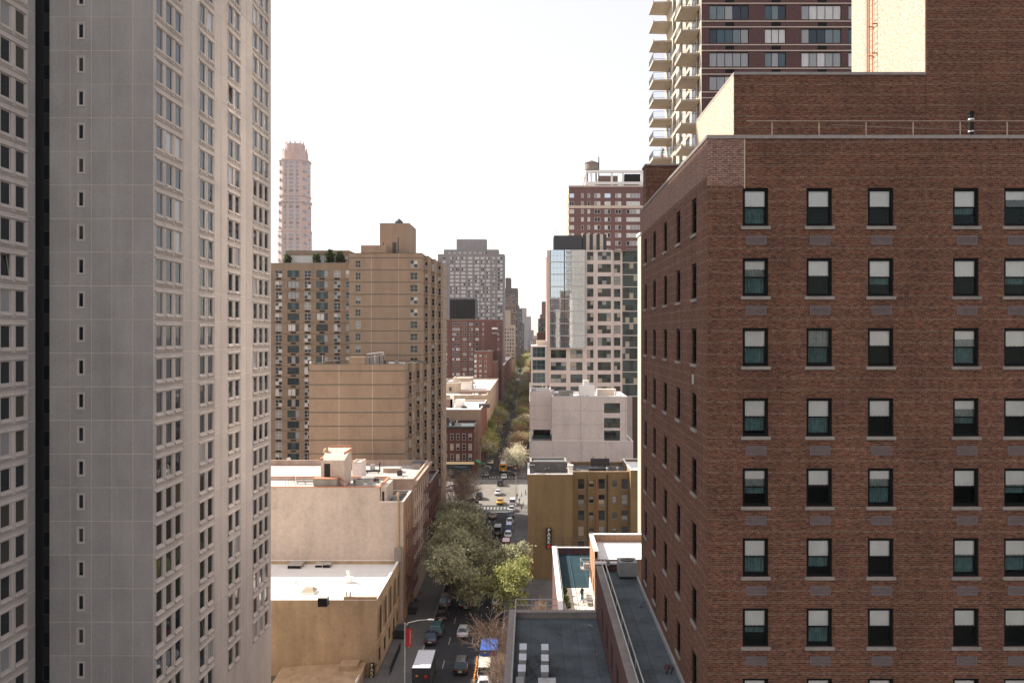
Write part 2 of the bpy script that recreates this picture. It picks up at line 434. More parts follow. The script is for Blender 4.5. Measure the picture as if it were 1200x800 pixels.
# ------------------------------------------------------------------ mesh builder
class MB:
    def __init__(s): s.v = []; s.f = []; s.m = []
    def quad(s, a, b, c, d, mi=0):
        n = len(s.v); s.v += [a, b, c, d]; s.f.append((n, n + 1, n + 2, n + 3)); s.m.append(mi)
    def box(s, x0, x1, y0, y1, z0, z1, mi=0):
        if x1 < x0: x0, x1 = x1, x0
        if y1 < y0: y0, y1 = y1, y0
        if z1 < z0: z0, z1 = z1, z0
        n = len(s.v)
        s.v += [(x0, y0, z0), (x1, y0, z0), (x1, y1, z0), (x0, y1, z0), (x0, y0, z1), (x1, y0, z1), (x1, y1, z1), (x0, y1, z1)]
        for q in ((0, 3, 2, 1), (4, 5, 6, 7), (0, 1, 5, 4), (1, 2, 6, 5), (2, 3, 7, 6), (3, 0, 4, 7)):
            s.f.append(tuple(n + i for i in q)); s.m.append(mi)
        return s
    def ring(s, x0, x1, z0, z1, t, y0, y1, mi=0):
        """rectangular frame standing in the xz plane"""
        s.box(x0, x0 + t, y0, y1, z0, z1, mi); s.box(x1 - t, x1, y0, y1, z0, z1, mi)
        s.box(x0 + t, x1 - t, y0, y1, z0, z0 + t, mi); s.box(x0 + t, x1 - t, y0, y1, z1 - t, z1, mi)
        return s
    def prism(s, pts, axis, a, b, mi=0):
        """extrude a 2D polygon: axis 'x' pts=(y,z); 'y' pts=(x,z); 'z' pts=(x,y)"""
        n = len(s.v); k = len(pts)
        def P(p, t): return {'x': (t, p[0], p[1]), 'y': (p[0], t, p[1]), 'z': (p[0], p[1], t)}[axis]
        s.v += [P(p, a) for p in pts] + [P(p, b) for p in pts]
        s.f.append(tuple(range(n, n + k))); s.m.append(mi)
        s.f.append(tuple(range(n + 2 * k - 1, n + k - 1, -1))); s.m.append(mi)
        for i in range(k):
            j = (i + 1) % k
            s.f.append((n + i, n + j, n + k + j, n + k + i)); s.m.append(mi)
        return s
    def tube(s, p0, p1, r0, r1=None, n=6, mi=0, cap=True):
        r1 = r0 if r1 is None else r1
        p0, p1 = Vector(p0), Vector(p1)
        d = (p1 - p0)
        if d.length < 1e-6: return s
        d.normalize()
        a = d.orthogonal().normalized(); b = d.cross(a)
        k = len(s.v)
        for p, r in ((p0, r0), (p1, r1)):
            for i in range(n):
                t = 2 * math.pi * i / n
                s.v.append(tuple(p + (a * math.cos(t) + b * math.sin(t)) * r))
        for i in range(n):
            j = (i + 1) % n
            s.f.append((k + i, k + j, k + n + j, k + n + i)); s.m.append(mi)
        if cap:
            s.f.append(tuple(k + i for i in range(n))[::-1]); s.m.append(mi)
            s.f.append(tuple(k + n + i for i in range(n))); s.m.append(mi)
        return s
    def lathe(s, prof, n=12, c=(0, 0), mi=0):
        k = len(s.v)
        for r, z in prof:
            for i in range(n):
                t = 2 * math.pi * i / n
                s.v.append((c[0] + r * math.cos(t), c[1] + r * math.sin(t), z))
        for q in range(len(prof) - 1):
            for i in range(n):
                j = (i + 1) % n
                s.f.append((k + q * n + i, k + q * n + j, k + (q + 1) * n + j, k + (q + 1) * n + i)); s.m.append(mi)
        s.f.append(tuple(k + i for i in range(n))[::-1]); s.m.append(mi)
        s.f.append(tuple(k + (len(prof) - 1) * n + i for i in range(n))); s.m.append(mi)
        return s
    def loft(s, rings, mi=0, cap=True):
        k = len(s.v); n = len(rings[0])
        for r in rings: s.v += list(r)
        for q in range(len(rings) - 1):
            for i in range(n):
                j = (i + 1) % n
                s.f.append((k + q * n + i, k + q * n + j, k + (q + 1) * n + j, k + (q + 1) * n + i)); s.m.append(mi)
        if cap:
            s.f.append(tuple(k + i for i in range(n))[::-1]); s.m.append(mi)
            s.f.append(tuple(k + (len(rings) - 1) * n + i for i in range(n))); s.m.append(mi)
        return s
    def facade(s, side, c, u0, u1, v0, v1, holes=(), depth=0.2, mi=0):
        """wall plane with real openings. side F/B: y=c, u=x; L/R: x=c, u=y. v=z"""
        sg = {'F': 1, 'B': -1, 'L': 1, 'R': -1}[side]
        def P(u, v, d=0.0):
            return (u, c + sg * d, v) if side in 'FB' else (c + sg * d, u, v)
        hs = [(max(a, u0), min(b, u1), max(e, v0), min(f, v1)) for a, b, e, f in holes if b > u0 and a < u1 and f > v0 and e < v1]
        cuts = sorted({round(q, 4) for q in [v0, v1] + [h[2] for h in hs] + [h[3] for h in hs]})
        flip = side in 'BL'
        def Q(a, b, cc, d):
            s.quad(a, d, cc, b, mi) if flip else s.quad(a, b, cc, d, mi)
        for a, b in zip(cuts[:-1], cuts[1:]):
            mid = (a + b) / 2
            row = sorted([(h[0], h[1]) for h in hs if h[2] < mid < h[3]])
            u = u0
            for h0, h1 in row:
                if h0 > u + 1e-4: Q(P(u, a), P(h0, a), P(h0, b), P(u, b))
                u = max(u, h1)
            if u < u1 - 1e-4: Q(P(u, a), P(u1, a), P(u1, b), P(u, b))
        for a, b, e, f in hs:
            d = depth
            Q(P(a, e), P(a, e, d), P(a, f, d), P(a, f)); Q(P(b, e), P(b, f), P(b, f, d), P(b, e, d))
            Q(P(a, e), P(b, e), P(b, e, d), P(a, e, d)); Q(P(a, f), P(a, f, d), P(b, f, d), P(b, f))
        return s
    def mesh(s, name, mats, smooth=False):
        me = bpy.data.meshes.new(name)
        me.from_pydata(s.v, [], s.f)
        for m in ([mats] if isinstance(mats, str) else mats): me.materials.append(M[m])
        if any(s.m): me.polygons.foreach_set("material_index", s.m)
        if smooth: me.polygons.foreach_set("use_smooth", [True] * len(me.polygons))
        me.update()
        return me

def thing(name, label, cat, loc=(0, 0, 0), group=None, mesh=None, rotz=0.0):
    o = bpy.data.objects.new(name, mesh)
    COL.objects.link(o)
    o.location = loc
    o.rotation_euler = (0, 0, rotz)
    o["label"] = label; o["category"] = cat
    if group: o["group"] = group
    return o
def put(parent, name, mesh, loc=(0, 0, 0), rotz=0.0, world=True, scale=None):
    """a part: loc is in world metres when world=True (parents of parts are never rotated then)"""
    o = bpy.data.objects.new(name, mesh)
    COL.objects.link(o)
    o.parent = parent
    l = Vector(loc)
    if world:
        p = parent
        while p is not None:
            l = l - p.location; p = p.parent
    o.location = l
    o.rotation_euler = (0, 0, rotz)
    if scale: o.scale = scale
    return o
def part(parent, name, mb, mats, smooth=False):
    """a part whose mesh was built in world metres"""
    o = put(parent, name, mb.mesh(name, mats, smooth))
    return o
def structure(name, mb, mats, smooth=False):
    o = bpy.data.objects.new(name, mb.mesh(name, mats, smooth))
    COL.objects.link(o)
    o["kind"] = "structure"
    return o
def copy_tree(o, parent=None):
    c = o.copy(); COL.objects.link(c); c.parent = parent
    for ch in list(o.children): copy_tree(ch, c)
    return c
ROT = {'F': 0.0, 'L': -math.pi / 2, 'R': math.pi / 2, 'B': math.pi}
def at(side, c, u, v): return (u, c, v) if side in 'FB' else (c, u, v)

CACHE = {}
def cached(key, fn):
    if key not in CACHE: CACHE[key] = fn()
    return CACHE[key]

def window(parent, side, c, u, v, w, h, cols=1, rows=1, frame="frame_dark", panes=("glass_dark",), d=0.15, fw=0.06, split=False, name="window"):
    """a window filling an opening w x h whose bottom centre is (u, v) on the wall plane c, set back by d.
    split=True makes every pane a child of its own."""
    if split: choice = [random.choice(panes) for _ in range(cols * rows)]
    else:
        pats = cached(("pat", cols, rows, panes), lambda: [[random.choice(panes) for _ in range(cols * rows)] if len(panes) > 1 and cols * rows > 1 and k % 3 else [panes[k % len(panes)]] * (cols * rows) for k in range(9)])
        pi = random.randrange(9)
        pat = pats[pi]
        def mk():
            b = MB(); b.ring(-w / 2, w / 2, 0, h, fw, d, d + 0.07)
            for i in range(1, cols):
                x = -w / 2 + w * i / cols; b.box(x - fw * .4, x + fw * .4, d, d + 0.07, fw, h - fw)
            for j in range(1, rows):
                z = h * j / rows; b.box(-w / 2 + fw, w / 2 - fw, d - .01, d + 0.06, z - fw * .4, z + fw * .4)
            us = sorted(set(pat)); y = d + 0.05
            for i in range(cols):
                for j in range(rows):
                    x0, x1, z0, z1 = -w / 2 + w * i / cols, -w / 2 + w * (i + 1) / cols, h * j / rows, h * (j + 1) / rows
                    b.quad((x0, y, z0), (x1, y, z0), (x1, y, z1), (x0, y, z1), 1 + us.index(pat[i * rows + j]))
            return b.mesh("window", [frame] + us)
        return put(parent, name, cached(("w", w, h, cols, rows, frame, panes, pi, d, fw), mk), at(side, c, u, v), ROT[side])
    def mkf():
        b = MB(); b.ring(-w / 2, w / 2, 0, h, fw, d, d + 0.07)
        for i in range(1, cols):
            x = -w / 2 + w * i / cols; b.box(x - fw * .4, x + fw * .4, d, d + 0.07, fw, h - fw)
        for j in range(1, rows):
            z = h * j / rows; b.box(-w / 2 + fw, w / 2 - fw, d - .01, d + 0.06, z - fw * .4, z + fw * .4)
        return b.mesh("window", frame)
    o = put(parent, name, cached(("wf", w, h, cols, rows, frame, d, fw), mkf), at(side, c, u, v), ROT[side])
    pw, ph = w / cols, h / rows
    for i in range(cols):
        for j in range(rows):
            g = choice[i * rows + j]
            def mkp():
                b = MB(); b.box(-pw / 2 + .01, pw / 2 - .01, 0, 0.012, .01, ph - .01); return b.mesh("pane", g)
            put(o, "pane", cached(("p", pw, ph, g), mkp), (-w / 2 + pw * (i + .5), d + 0.045, ph * j), 0.0, world=False)
    return o

def shell(root, x0, x1, y0, y1, z0, z1, mat, holes=None, depth=0.2, parapet=0.8, roof="roof_grey", coping="coping_grey", cop=0.12, name="wall", pt=0.3):
    """four walls with openings, a roof deck behind a parapet, and coping stones"""
    holes = holes or {}
    b = MB()
    b.facade('F', y0, x0, x1, z0, z1, holes.get('F', ()), depth)
    b.facade('B', y1, x0, x1, z0, z1, holes.get('B', ()), depth)
    b.facade('L', x0, y0, y1, z0, z1, holes.get('L', ()), depth)
    b.facade('R', x1, y0, y1, z0, z1, holes.get('R', ()), depth)
    zr = z1 - parapet
    if parapet > 0.05:
        b.facade('B', y0 + pt, x0 + pt, x1 - pt, zr, z1); b.facade('F', y1 - pt, x0 + pt, x1 - pt, zr, z1)
        b.facade('R', x0 + pt, y0 + pt, y1 - pt, zr, z1); b.facade('L', x1 - pt, y0 + pt, y1 - pt, zr, z1)
        part(root, name, b, mat)
        r = MB(); r.quad((x0 + pt, y0 + pt, zr), (x1 - pt, y0 + pt, zr), (x1 - pt, y1 - pt, zr), (x0 + pt, y1 - pt, zr))
        part(root, "roof", r, roof)
        e = 0.05
        k = MB()
        k.box(x0 - e, x1 + e, y0 - e, y0 + pt + e, z1, z1 + cop); k.box(x0 - e, x1 + e, y1 - pt - e, y1 + e, z1, z1 + cop)
        k.box(x0 - e, x0 + pt + e, y0 + pt + e, y1 - pt - e, z1, z1 + cop); k.box(x1 - pt - e, x1 + e, y0 + pt + e, y1 - pt - e, z1, z1 + cop)
        part(root, "coping", k, coping)
    else:
        part(root, name, b, mat)
        r = MB(); r.box(x0 - .06, x1 + .06, y0 - .06, y1 + .06, z1, z1 + cop)
        part(root, "roof", r, roof)
    return zr

# ================================================================== the setting
KL, KR = -15.9, -4.5            # kerbs of the street
BL, BR = -20.6, -0.7            # building lines
AV0, AV1 = 226.0, 266.0         # the crossing avenue
b = MB(); b.quad((-4000, -600, -0.02), (4000, -600, -0.02), (4000, 9000, -0.02), (-4000, 9000, -0.02))
structure("ground", b, "ground")
b = MB(); b.quad((KL, -80, 0.0), (KR, -80, 0.0), (KR, 1700, 0.0), (KL, 1700, 0.0))
road = structure("road", b, "asphalt")
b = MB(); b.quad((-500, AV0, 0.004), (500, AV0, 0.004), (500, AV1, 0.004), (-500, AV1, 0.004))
avenue = structure("avenue", b, "asphalt_sun_tint")
segs = [(-80, AV0 - 1), (AV1 + 1, 455), (485, 690), (720, 1700)]
for y0, y1 in segs:
    for (xa, xb, k) in ((BL - 0.5, KL, KL), (KR, BR + 3.5, KR)):
        b = MB(); b.box(xa, xb, y0, y1, -0.01, 0.14)
        s = structure("sidewalk", b, "sidewalk")
        kb = MB(); kb.box(k - 0.16 if k < -10 else k - 0.02, k + 0.02 if k < -10 else k + 0.16, y0 - .02, y1 + .02, -0.01, 0.15)
        o = bpy.data.objects.new("kerb", kb.mesh("kerb", "kerb")); COL.objects.link(o); o.parent = s
def dash_mesh(w, l):
    b = MB(); b.quad((-w / 2, 0, 0), (w / 2, 0, 0), (w / 2, l, 0), (-w / 2, l, 0)); return b.mesh("lane_dash", "road_paint")
dm = dash_mesh(0.15, 3.0)
for xl in (-12.4, -8.9):
    y = 80.0
    while y < 700:
        if not (AV0 - 8 < y < AV1 + 4):
            o = bpy.data.objects.new("lane_dash", dm); COL.objects.link(o); o.parent = road; o.location = (xl, y, 0.004)
        y += 9.0 if y < 400 else 18.0
cw = dash_mesh(0.45, 3.2)
for yc in (AV0 - 5.5, AV1 + 2.0):
    for i in range(12):
        o = bpy.data.objects.new("crosswalk_bar", cw); COL.objects.link(o); o.parent = road; o.location = (KL + 0.8 + i * 0.9, yc, 0.004)
sl = dash_mesh(11.0, 0.5)
o = bpy.data.objects.new("stop_line", sl); COL.objects.link(o); o.parent = road; o.location = ((KL + KR) / 2, AV0 - 8.5, 0.004)
cs = dash_mesh(3.2, 0.45)
for xc in (KL - 3.2, KR + 2.4):
    for i in range(int((AV1 - AV0 - 3) / 0.95)):
        o = bpy.data.objects.new("crosswalk_bar", cs); COL.objects.link(o); o.parent = avenue; o.location = (xc, AV0 + 1.5 + i * 0.95, 0.010)
for xs in (-150, -120, -90, -60, -40, -30, 10, 25, 45, 65, 90, 120):
    o = bpy.data.objects.new("lane_dash", cached("av", lambda: dash_mesh(3.0, 0.15))); COL.objects.link(o); o.parent = avenue; o.location = (xs, 239.5, 0.010)
    o = bpy.data.objects.new("lane_dash", cached("av", None)); COL.objects.link(o); o.parent = avenue; o.location = (xs, 252.5, 0.010)

# ================================================================== grey concrete tower on the left
gt = thing("concrete_tower", "tall grey concrete tower with paired recessed windows and a narrow dark slot", "tower", (-46, 85, 0))
TY, TX, TYB, TT = 69.0, -31.45, 100.2, 98.0
SX0, SX1 = -40.97, -40.12          # the dark slot
FH = 2.80
ZJ = [70.5 - FH * k for k in range(-9, 26)]      # floor joints
ZJ = [z for z in ZJ if z < TT and z > 1]
cols = [X(p, TY) for p in (58, 82, 107, 131, 155.5, 180)]
WCX = (cols[1] + cols[2]) / 2 + 0.02
VISZ = [z for z in ZJ if 12 < z < 90]
core = MB()
core.facade('F', TY + 0.02, SX1, TX - 0.02, 0, TT, [(WCX - .26, WCX + .26, z - 1.8, z - .5) for z in VISZ], .1)
core.facade('L', SX1, TY + 0.07, TY + 1.5, 0, TT)            # slot cheek
core.facade('R', TX - 0.5, TY + 0.07, TYB - .07, 0, TT)
core.facade('B', TYB, -62, TX - 0.07, 0, TT)
core.facade('L', -62, TY, TYB, 0, TT)
for _g0, _g1 in ((TY + .07, 69.14), (74.9, 78.3), (82.3, 85.75), (89.8, 93.4), (99.58, TYB)): core.box(TX - .45, TX - .02, _g0, _g1, 0, TT)
core.quad((-62, TY + 0.07, TT), (TX - .07, TY + 0.07, TT), (TX - .07, TYB, TT), (-62, TYB, TT))
part(gt, "backing_wall", core, "caulk")
cols = [X(p, TY) for p in (58, 82, 107, 131, 155.5, 180)]
cols[0] = SX1
WC = (cols[1] + cols[2]) / 2 + 0.02
VIS = [z for z in ZJ if 12 < z < 90]
def panel_front(i, hole):
    w = cols[i + 1] - cols[i] - 0.045
    def mk():
        b = MB()
        hs = [(WC - cols[i] - .0225 - .30 - w / 2, WC - cols[i] - .0225 + .30 - w / 2, -1.83, -0.47)] if hole else []
        b.facade('F', 0, -w / 2, w / 2, -FH + .045, 0, hs, 0.019)
        b.quad((-w / 2, 0, 0), (w / 2, 0, 0), (w / 2, .019, 0), (-w / 2, .019, 0)); b.quad((-w / 2, 0, -FH + .045), (-w / 2, .019, -FH + .045), (w / 2, .019, -FH + .045), (w / 2, 0, -FH + .045))
        b.quad((-w / 2, 0, 0), (-w / 2, .019, 0), (-w / 2, .019, -FH + .045), (-w / 2, 0, -FH + .045)); b.quad((w / 2, 0, 0), (w / 2, 0, -FH + .045), (w / 2, .019, -FH + .045), (w / 2, .019, 0))
        return b.mesh("panel", "concrete_panel")
    return cached(("pf", i, hole), mk)
def tall(z_hi, z_lo, x0, x1, name):    # plain stretches above and below what the street can see
    b = MB(); b.box(x0, x1, TY, TY + 0.05, z_lo, z_hi); part(gt, name, b, "concrete_panel")
for z in VIS:
    for i in range(5):
        put(gt, "panel", panel_front(i, i == 1), ((cols[i] + cols[i + 1]) / 2, TY, z))
tall(min(VIS) - FH, 0, SX1, TX - .3, "base_wall"); tall(TT, max(VIS) + .03, SX1, TX - .3, "upper_wall")
def slit():
    b = MB(); b.ring(-.33, .33, -1.86, -0.44, .09, -.05, .10)
    return b.mesh("window", "frame_pale")
def slit_pane(g):
    def mk():
        b = MB(); b.ring(-.24, .24, 0, 1.24, .08, 0.02, .05); b.box(-.17, .17, .04, .05, .07, 1.17, 1); return b.mesh("pane", ["frame_pale", g])
    return cached(("sp", g), mk)
sm = slit()
for z in VIS:
    o = put(gt, "window", sm, (WC, TY, z))
    put(o, "pane", slit_pane(random.choice(["glass_dark", "glass_dark", "glass_warm"])), (0, 0.01, -1.77), world=False)
# the slot: dark panes and spandrels in a recess
for z in VIS:
    w = SX1 - SX0
    b1 = cached("slotw", lambda: MB().ring(-w / 2, w / 2, 0, 1.35, .05, 0, .06).mesh("slot_window", "frame_dark"))
    o = put(gt, "slot_window", b1, ((SX0 + SX1) / 2, TY + 0.5, z - 2.3))
    put(o, "pane", cached("slotp", lambda: MB().box(-w / 2 + .02, w / 2 - .02, .02, .05, .04, 1.31).mesh("pane", "glass_dark")), (0, 0, 0), world=False)
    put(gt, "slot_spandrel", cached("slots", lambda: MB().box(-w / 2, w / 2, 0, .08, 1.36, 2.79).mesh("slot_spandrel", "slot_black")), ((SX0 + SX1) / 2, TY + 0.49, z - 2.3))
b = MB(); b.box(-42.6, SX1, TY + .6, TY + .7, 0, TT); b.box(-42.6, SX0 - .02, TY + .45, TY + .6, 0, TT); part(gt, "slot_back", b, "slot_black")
# right face: window bays and blank panels
def bay_mesh(n, W, pitch):
    """one storey of n windows in a projecting concrete surround; face at local y=0, opening to -y; x from 0 to W"""
    b = MB()
    x0 = (W - pitch * n) / 2 + (pitch - 1.24) / 2
    hs = [(x0 + pitch * k, x0 + pitch * k + 1.24, -2.27, -0.52) for k in range(n)]
    b.facade('F', 0.0, 0, W, -FH + .03, 0, hs, 0.13)
    b.quad((0, 0, 0), (W, 0, 0), (W, .07, 0), (0, .07, 0)); b.quad((0, 0, -FH + .03), (0, .07, -FH + .03), (W, .07, -FH + .03), (W, 0, -FH + .03))
    a, c = hs[0][0] - .26, hs[-1][1] + .26
    b.prism([(-.09, -.36), (0, -.26), (0, -.50), (-.09, -.46)], 'x', a, c)                    # hood
    for k in range(n):                                                                        # sloped sill under each window
        b.prism([(0.1, -2.24), (-.12, -2.46), (-.12, -2.54), (0, -2.66), (0.1, -2.66)], 'x', hs[k][0] - .08, hs[k][1] + .08)
    for e in [a] + [(hs[k][1] + hs[k + 1][0]) / 2 - .08 for k in range(n - 1)] + [c - .16]:
        b.prism([(e, 0), (e + .05, -.045), (e + .11, -.045), (e + .16, 0)], 'z', -2.5, -.5)     # splayed fins
    b.ring(a, c, -2.72, -.34, .06, -.045, 0)
    return b.mesh("window_bay", "concrete_pale"), hs
def pane_mesh(g):
    def mk():
        b = MB(); b.ring(-.62, .62, 0, 1.75, .045, 0, .05, 0); b.box(-.58, .58, .025, .035, .04, 1.71, 1)
        return b.mesh("pane", ["frame_pale", g])
    return cached(("tp", g), mk)
BAYS = [(3, 69.15, 74.9, 1.87), (2, 78.3, 82.3, 1.95), (2, 85.75, 89.8, 1.95), (3, 93.4, 99.6, 1.97)]
GAPS = [(74.9, 78.3), (82.3, 85.75), (89.8, 93.4)]
def bay_row(face_x, n, y0, y1, pitch, z, key):
    (me, hs) = cached(("bay", key), lambda: bay_mesh(n, y1 - y0 - .03, pitch))
    o = put(gt, "window_bay", me, (face_x, y0, z), ROT['R'])
    for a, c, lo, hi in hs:
        g = random.choice(["glass_dark"] * 9 + ["glass_warm"] * 2 + ["blind_grey"])
        p = put(o, "pane", pane_mesh(g), ((a + c) / 2, 0.075, lo), world=False)
        if random.random() < 0.012: p.rotation_euler = (math.radians(-9), 0, 0)
for z in VIS:
    if z < 14.5: continue
    for i, (n, y0, y1, pt) in enumerate(BAYS): bay_row(TX, n, y0, y1, pt, z, i)
    for i, (y0, y1) in enumerate(GAPS):
        for s in range(2):
            w = (y1 - y0) / 2
            me = cached(("gp", i), lambda: MB().box(-.019, 0, .02, w - .02, -FH + .045, 0).mesh("panel", "concrete_pale"))
            put(gt, "panel", me, (TX, y0 + s * w, z))
b = MB(); b.box(TX - .06, TX, TY + .05, TYB, 0, 14.5 - FH); b.box(TX - .06, TX, TY + .05, TYB, max(VIS) + .02, TT)
b.box(TX - .06, TX, 99.63, TYB, 11.9, max(VIS)); part(gt, "side_wall", b, "concrete_pale")
b = MB(); b.box(TX - .05, TX + .015, TY - .015, TY + .12, 0, TT); part(gt, "corner_strip", b, "concrete_pale")
# the wing that comes towards the camera
WX = -41.0
WT = 93.5
b = MB()
b.facade('R', WX - .5, 44, 68.5, 0, WT); b.box(WX - .45, WX - .02, 67.5, 68.5, 0, WT); b.box(WX - .45, WX - .02, 44, 59.9, 0, WT); b.facade('F', 44, -62, WX - .02, 0, WT); b.facade('L', -62, 44, TY, 0, WT); b.facade('B', 68.5, -42.4, WX - .02, 0, WT)
b.quad((-62, 44, WT), (WX - .02, 44, WT), (WX - .02, 68.5, WT), (-62, 68.5, WT)); part(gt, "wing_wall", b, "caulk")
for z in VIS:
    if z < 14.5: continue
    for i, (y0, y1) in enumerate(((59.9, 63.68), (63.68, 67.5))): bay_row(WX, 2, y0, y1, 1.87, z, "w%d" % i)
    put(gt, "panel", cached("wgp", lambda: MB().box(-.019, 0, .02, .98, -FH + .045, 0).mesh("panel", "concrete_panel")), (WX, 67.5, z))
    put(gt, "panel", cached("wgp2", lambda: MB().box(-.019, 0, .02, 1.3, -FH + .045, 0).mesh("panel", "concrete_panel")), (WX, 58.6, z))
b = MB(); b.box(WX - .019, WX, 44, 58.58, 0, WT); b.box(WX - .019, WX, 58.6, 68.5, 0, 14.5 - FH); b.box(WX - .019, WX, 58.6, 68.5, max(VIS) + .02, WT); part(gt, "side_wall", b, "concrete_panel")

# ================================================================== brown brick building on the right
bb = thing("brick_building", "big brown brick apartment house with black sash windows and grey sills", "building", (16, 44, 0))
FY, LX, BYB, ZT = 33.7, 7.2, 53.9, 54.9
WCOL = [9.15, 11.75, 14.25, 17.72, 19.8, 23.2]
SCOL = [36.5, 40.4, 44.3, 48.2, 51.9]
WROW = [52.9 - 2.85 * k - 1.56 for k in range(9)]
WW, WH = 1.05, 1.56
hF = [(x - WW / 2, x + WW / 2, z, z + WH) for x in WCOL for z in WROW]
hL = [(y - WW / 2, y + WW / 2, z, z + WH) for y in SCOL for z in WROW]
b = MB()
b.facade('F', FY, LX, 27, 0, ZT, hF, 0.20); b.facade('L', LX, FY, BYB, 0, ZT, hL, 0.20)
b.facade('B', BYB, LX, 27, 0, ZT); b.facade('R', 27, FY, BYB, 0, ZT)
b.facade('B', FY + .35, LX + .35, 27, ZT - .8, ZT); b.facade('R', LX + .35, FY + .35, BYB, ZT - .8, ZT)
part(bb, "wall", b, "brick_red")
b = MB(); b.quad((LX, FY, ZT - .8), (27, FY, ZT - .8), (27, BYB, ZT - .8), (LX, BYB, ZT - .8)); part(bb, "roof", b, "roof_tar")
b = MB(); b.box(LX - .05, 27.05, FY - .06, FY + .4, ZT, ZT + .14); b.box(LX - .05, LX + .4, FY + .4, BYB, ZT, ZT + .14); part(bb, "coping", b, "coping_grey")
b = MB(); b.box(LX - .012, X(872, FY), FY - .012, FY + .1, Z(218, FY), ZT - .002); b.box(LX - .012, LX + .1, FY + .1, BYB - .1, Z(218, FY) + .4, ZT - .002)
part(bb, "repaired_brickwork", b, "brick_patch")
b = MB(); b.box(X(872, FY), X(872, FY) + .035, FY - .02, FY + .05, Z(218, FY) - .1, ZT); part(bb, "expansion_joint", b, "coping_pale")
# a sash window in pieces
def sash_frame():
    b = MB(); b.ring(-WW / 2, WW / 2, 0, WH, .085, .07, .17); b.box(-WW / 2 + .085, WW / 2 - .085, .10, .17, .775, .80); return b.mesh("window", "frame_black")
def sash(h, y): 
    return MB().ring(-.44, .44, 0, h, .035, y, y + .035).mesh("sash", "frame_black")
frame_m, up_m, lo_m = sash_frame(), sash(.70, .10), sash(.70, .135)
pane_m = MB().box(-.41, .41, 0, .006, .03, .67).mesh("pane", "clear_glass")
pane_lo = MB().box(-.41, .41, 0, .006, .03, .67).mesh("pane", "screen_glass")
sill_m = MB().box(-.60, .60, -.07, .28, -.13, -.001).mesh("sill", "stone_grey")
def grille_mesh():
    b = MB(); b.ring(-.41, .41, 0, .36, .025, -.02, .03)
    for k in range(9): b.box(-.385, .385, -.012, .02, .03 + k * .035, .048 + k * .035)
    b.box(-.385, .385, .02, .03, .02, .34); return b.mesh("ac_grille", "grille")
grille_m = grille_mesh()
room_m = MB().box(-.62, .62, .85, .9, -.1, 1.7).mesh("room", "room_dark")  # near-black sheet standing in for the unlit room
def shade_mesh(drop, wav, mat):
    """roller shade or curtain hanging inside, with a scalloped lower edge"""
    b = MB(); n = 24
    top = [(-.43 + .86 * i / n) for i in range(n + 1)]
    for i in range(n):
        y0, y1 = (.185 + wav * math.sin(i * 1.9) for i in (i, i + 1))
        zb0, zb1 = (1.50 - drop + (.022 * abs(math.sin(k * .65)) if mat else 0) for k in (i, i + 1))
        b.quad((top[i], y0, zb0), (top[i + 1], y1, zb1), (top[i + 1], y1, 1.50), (top[i], y0, 1.50))
    return b
SH = {}
def shade(drop, wav, mat, y=0.0):
    key = (round(drop, 2), wav, mat)
    if key not in SH: SH[key] = shade_mesh(drop, wav, mat).mesh("shade", mat)
    return SH[key]
def brick_window(side, c, u, v, k):
    o = put(bb, "window", frame_m, at(side, c, u, v), ROT[side])
    put(o, "upper_sash", up_m, (0, 0, .77), world=False); put(o, "lower_sash", lo_m, (0, 0, .09), world=False)
    put(o, "pane", pane_m, (0, .115, .77), world=False); put(o, "pane", pane_lo, (0, .15, .09), world=False)
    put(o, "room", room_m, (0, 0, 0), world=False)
    r = random.random()
    if side == 'F' and (round(v, 2), round(u, 2)) == (round(WROW[2], 2), 11.75):
        put(o, "curtain", shade(1.36, .045, "curtain_grey"), (0, .12, 0), world=False)
    else:
        put(o, "roller_shade", shade(random.choice([.66, .70, .70, .74, .74, .42]), .004, "shade_white"), (0, 0, 0), world=False)
        if r < .55: put(o, "curtain", shade(random.choice([1.0, 1.15, 1.3, 1.38, 1.02]), .02, "curtain_grey"), (0, .06, 0), world=False)
    put(bb, "sill", sill_m, at(side, c, u, v), ROT[side])
for zi, z in enumerate(WROW):
    for xi, x in enumerate(WCOL):
        brick_window('F', FY, x, z, zi)
        if zi != 2 and not (xi == 5 and zi % 2): put(bb, "ac_grille", grille_m, (x + .03, FY, z - .75))
    for y in SCOL:
        if z > 31: brick_window('L', LX, y, z, zi)
put(bb, "wall_vent", MB().box(-.02, .02, -.22, .22, 0, .42).mesh("wall_vent", "galvanised"), (LX, 36.7, WROW[2] - .9))
# upper storeys set back
UX, UY0, UY1, UZ = 9.1, 37.0, 45.5, Z(88, 37.0)
TXB = X(1085, UY0)
b = MB()
b.facade('F', UY0, UX, TXB, ZT - .8, UZ); b.facade('L', UX, UY0, UY1, ZT - .8, UZ); b.facade('B', UY1, UX, TXB, ZT - .8, UZ)
b.quad((UX, UY0, UZ - .02), (TXB, UY0, UZ - .02), (TXB, UY1, UZ - .02), (UX, UY1, UZ - .02)); part(bb, "penthouse_wall", b, "brick_red")
b = MB(); b.box(UX - .04, TXB - .02, UY0 - .05, UY0 + .35, UZ, UZ + .12); b.box(UX - .04, UX + .35, UY0 + .35, UY1, UZ, UZ + .12); part(bb, "coping", b, "coping_grey")
b = MB(); b.facade('F', UY0 - .03, TXB, 27, ZT - .8, 72); b.facade('L', TXB, UY0 - .03, UY1, ZT - .8, 72); b.facade('B', UY1, TXB, 27, ZT - .8, 72); b.facade('R', 27, UY0, UY1, ZT - .8, 72)
b.quad((TXB, UY0, 72), (27, UY0, 72), (27, UY1, 72), (TXB, UY1, 72)); part(bb, "water_tower_house", b, "brick_red")
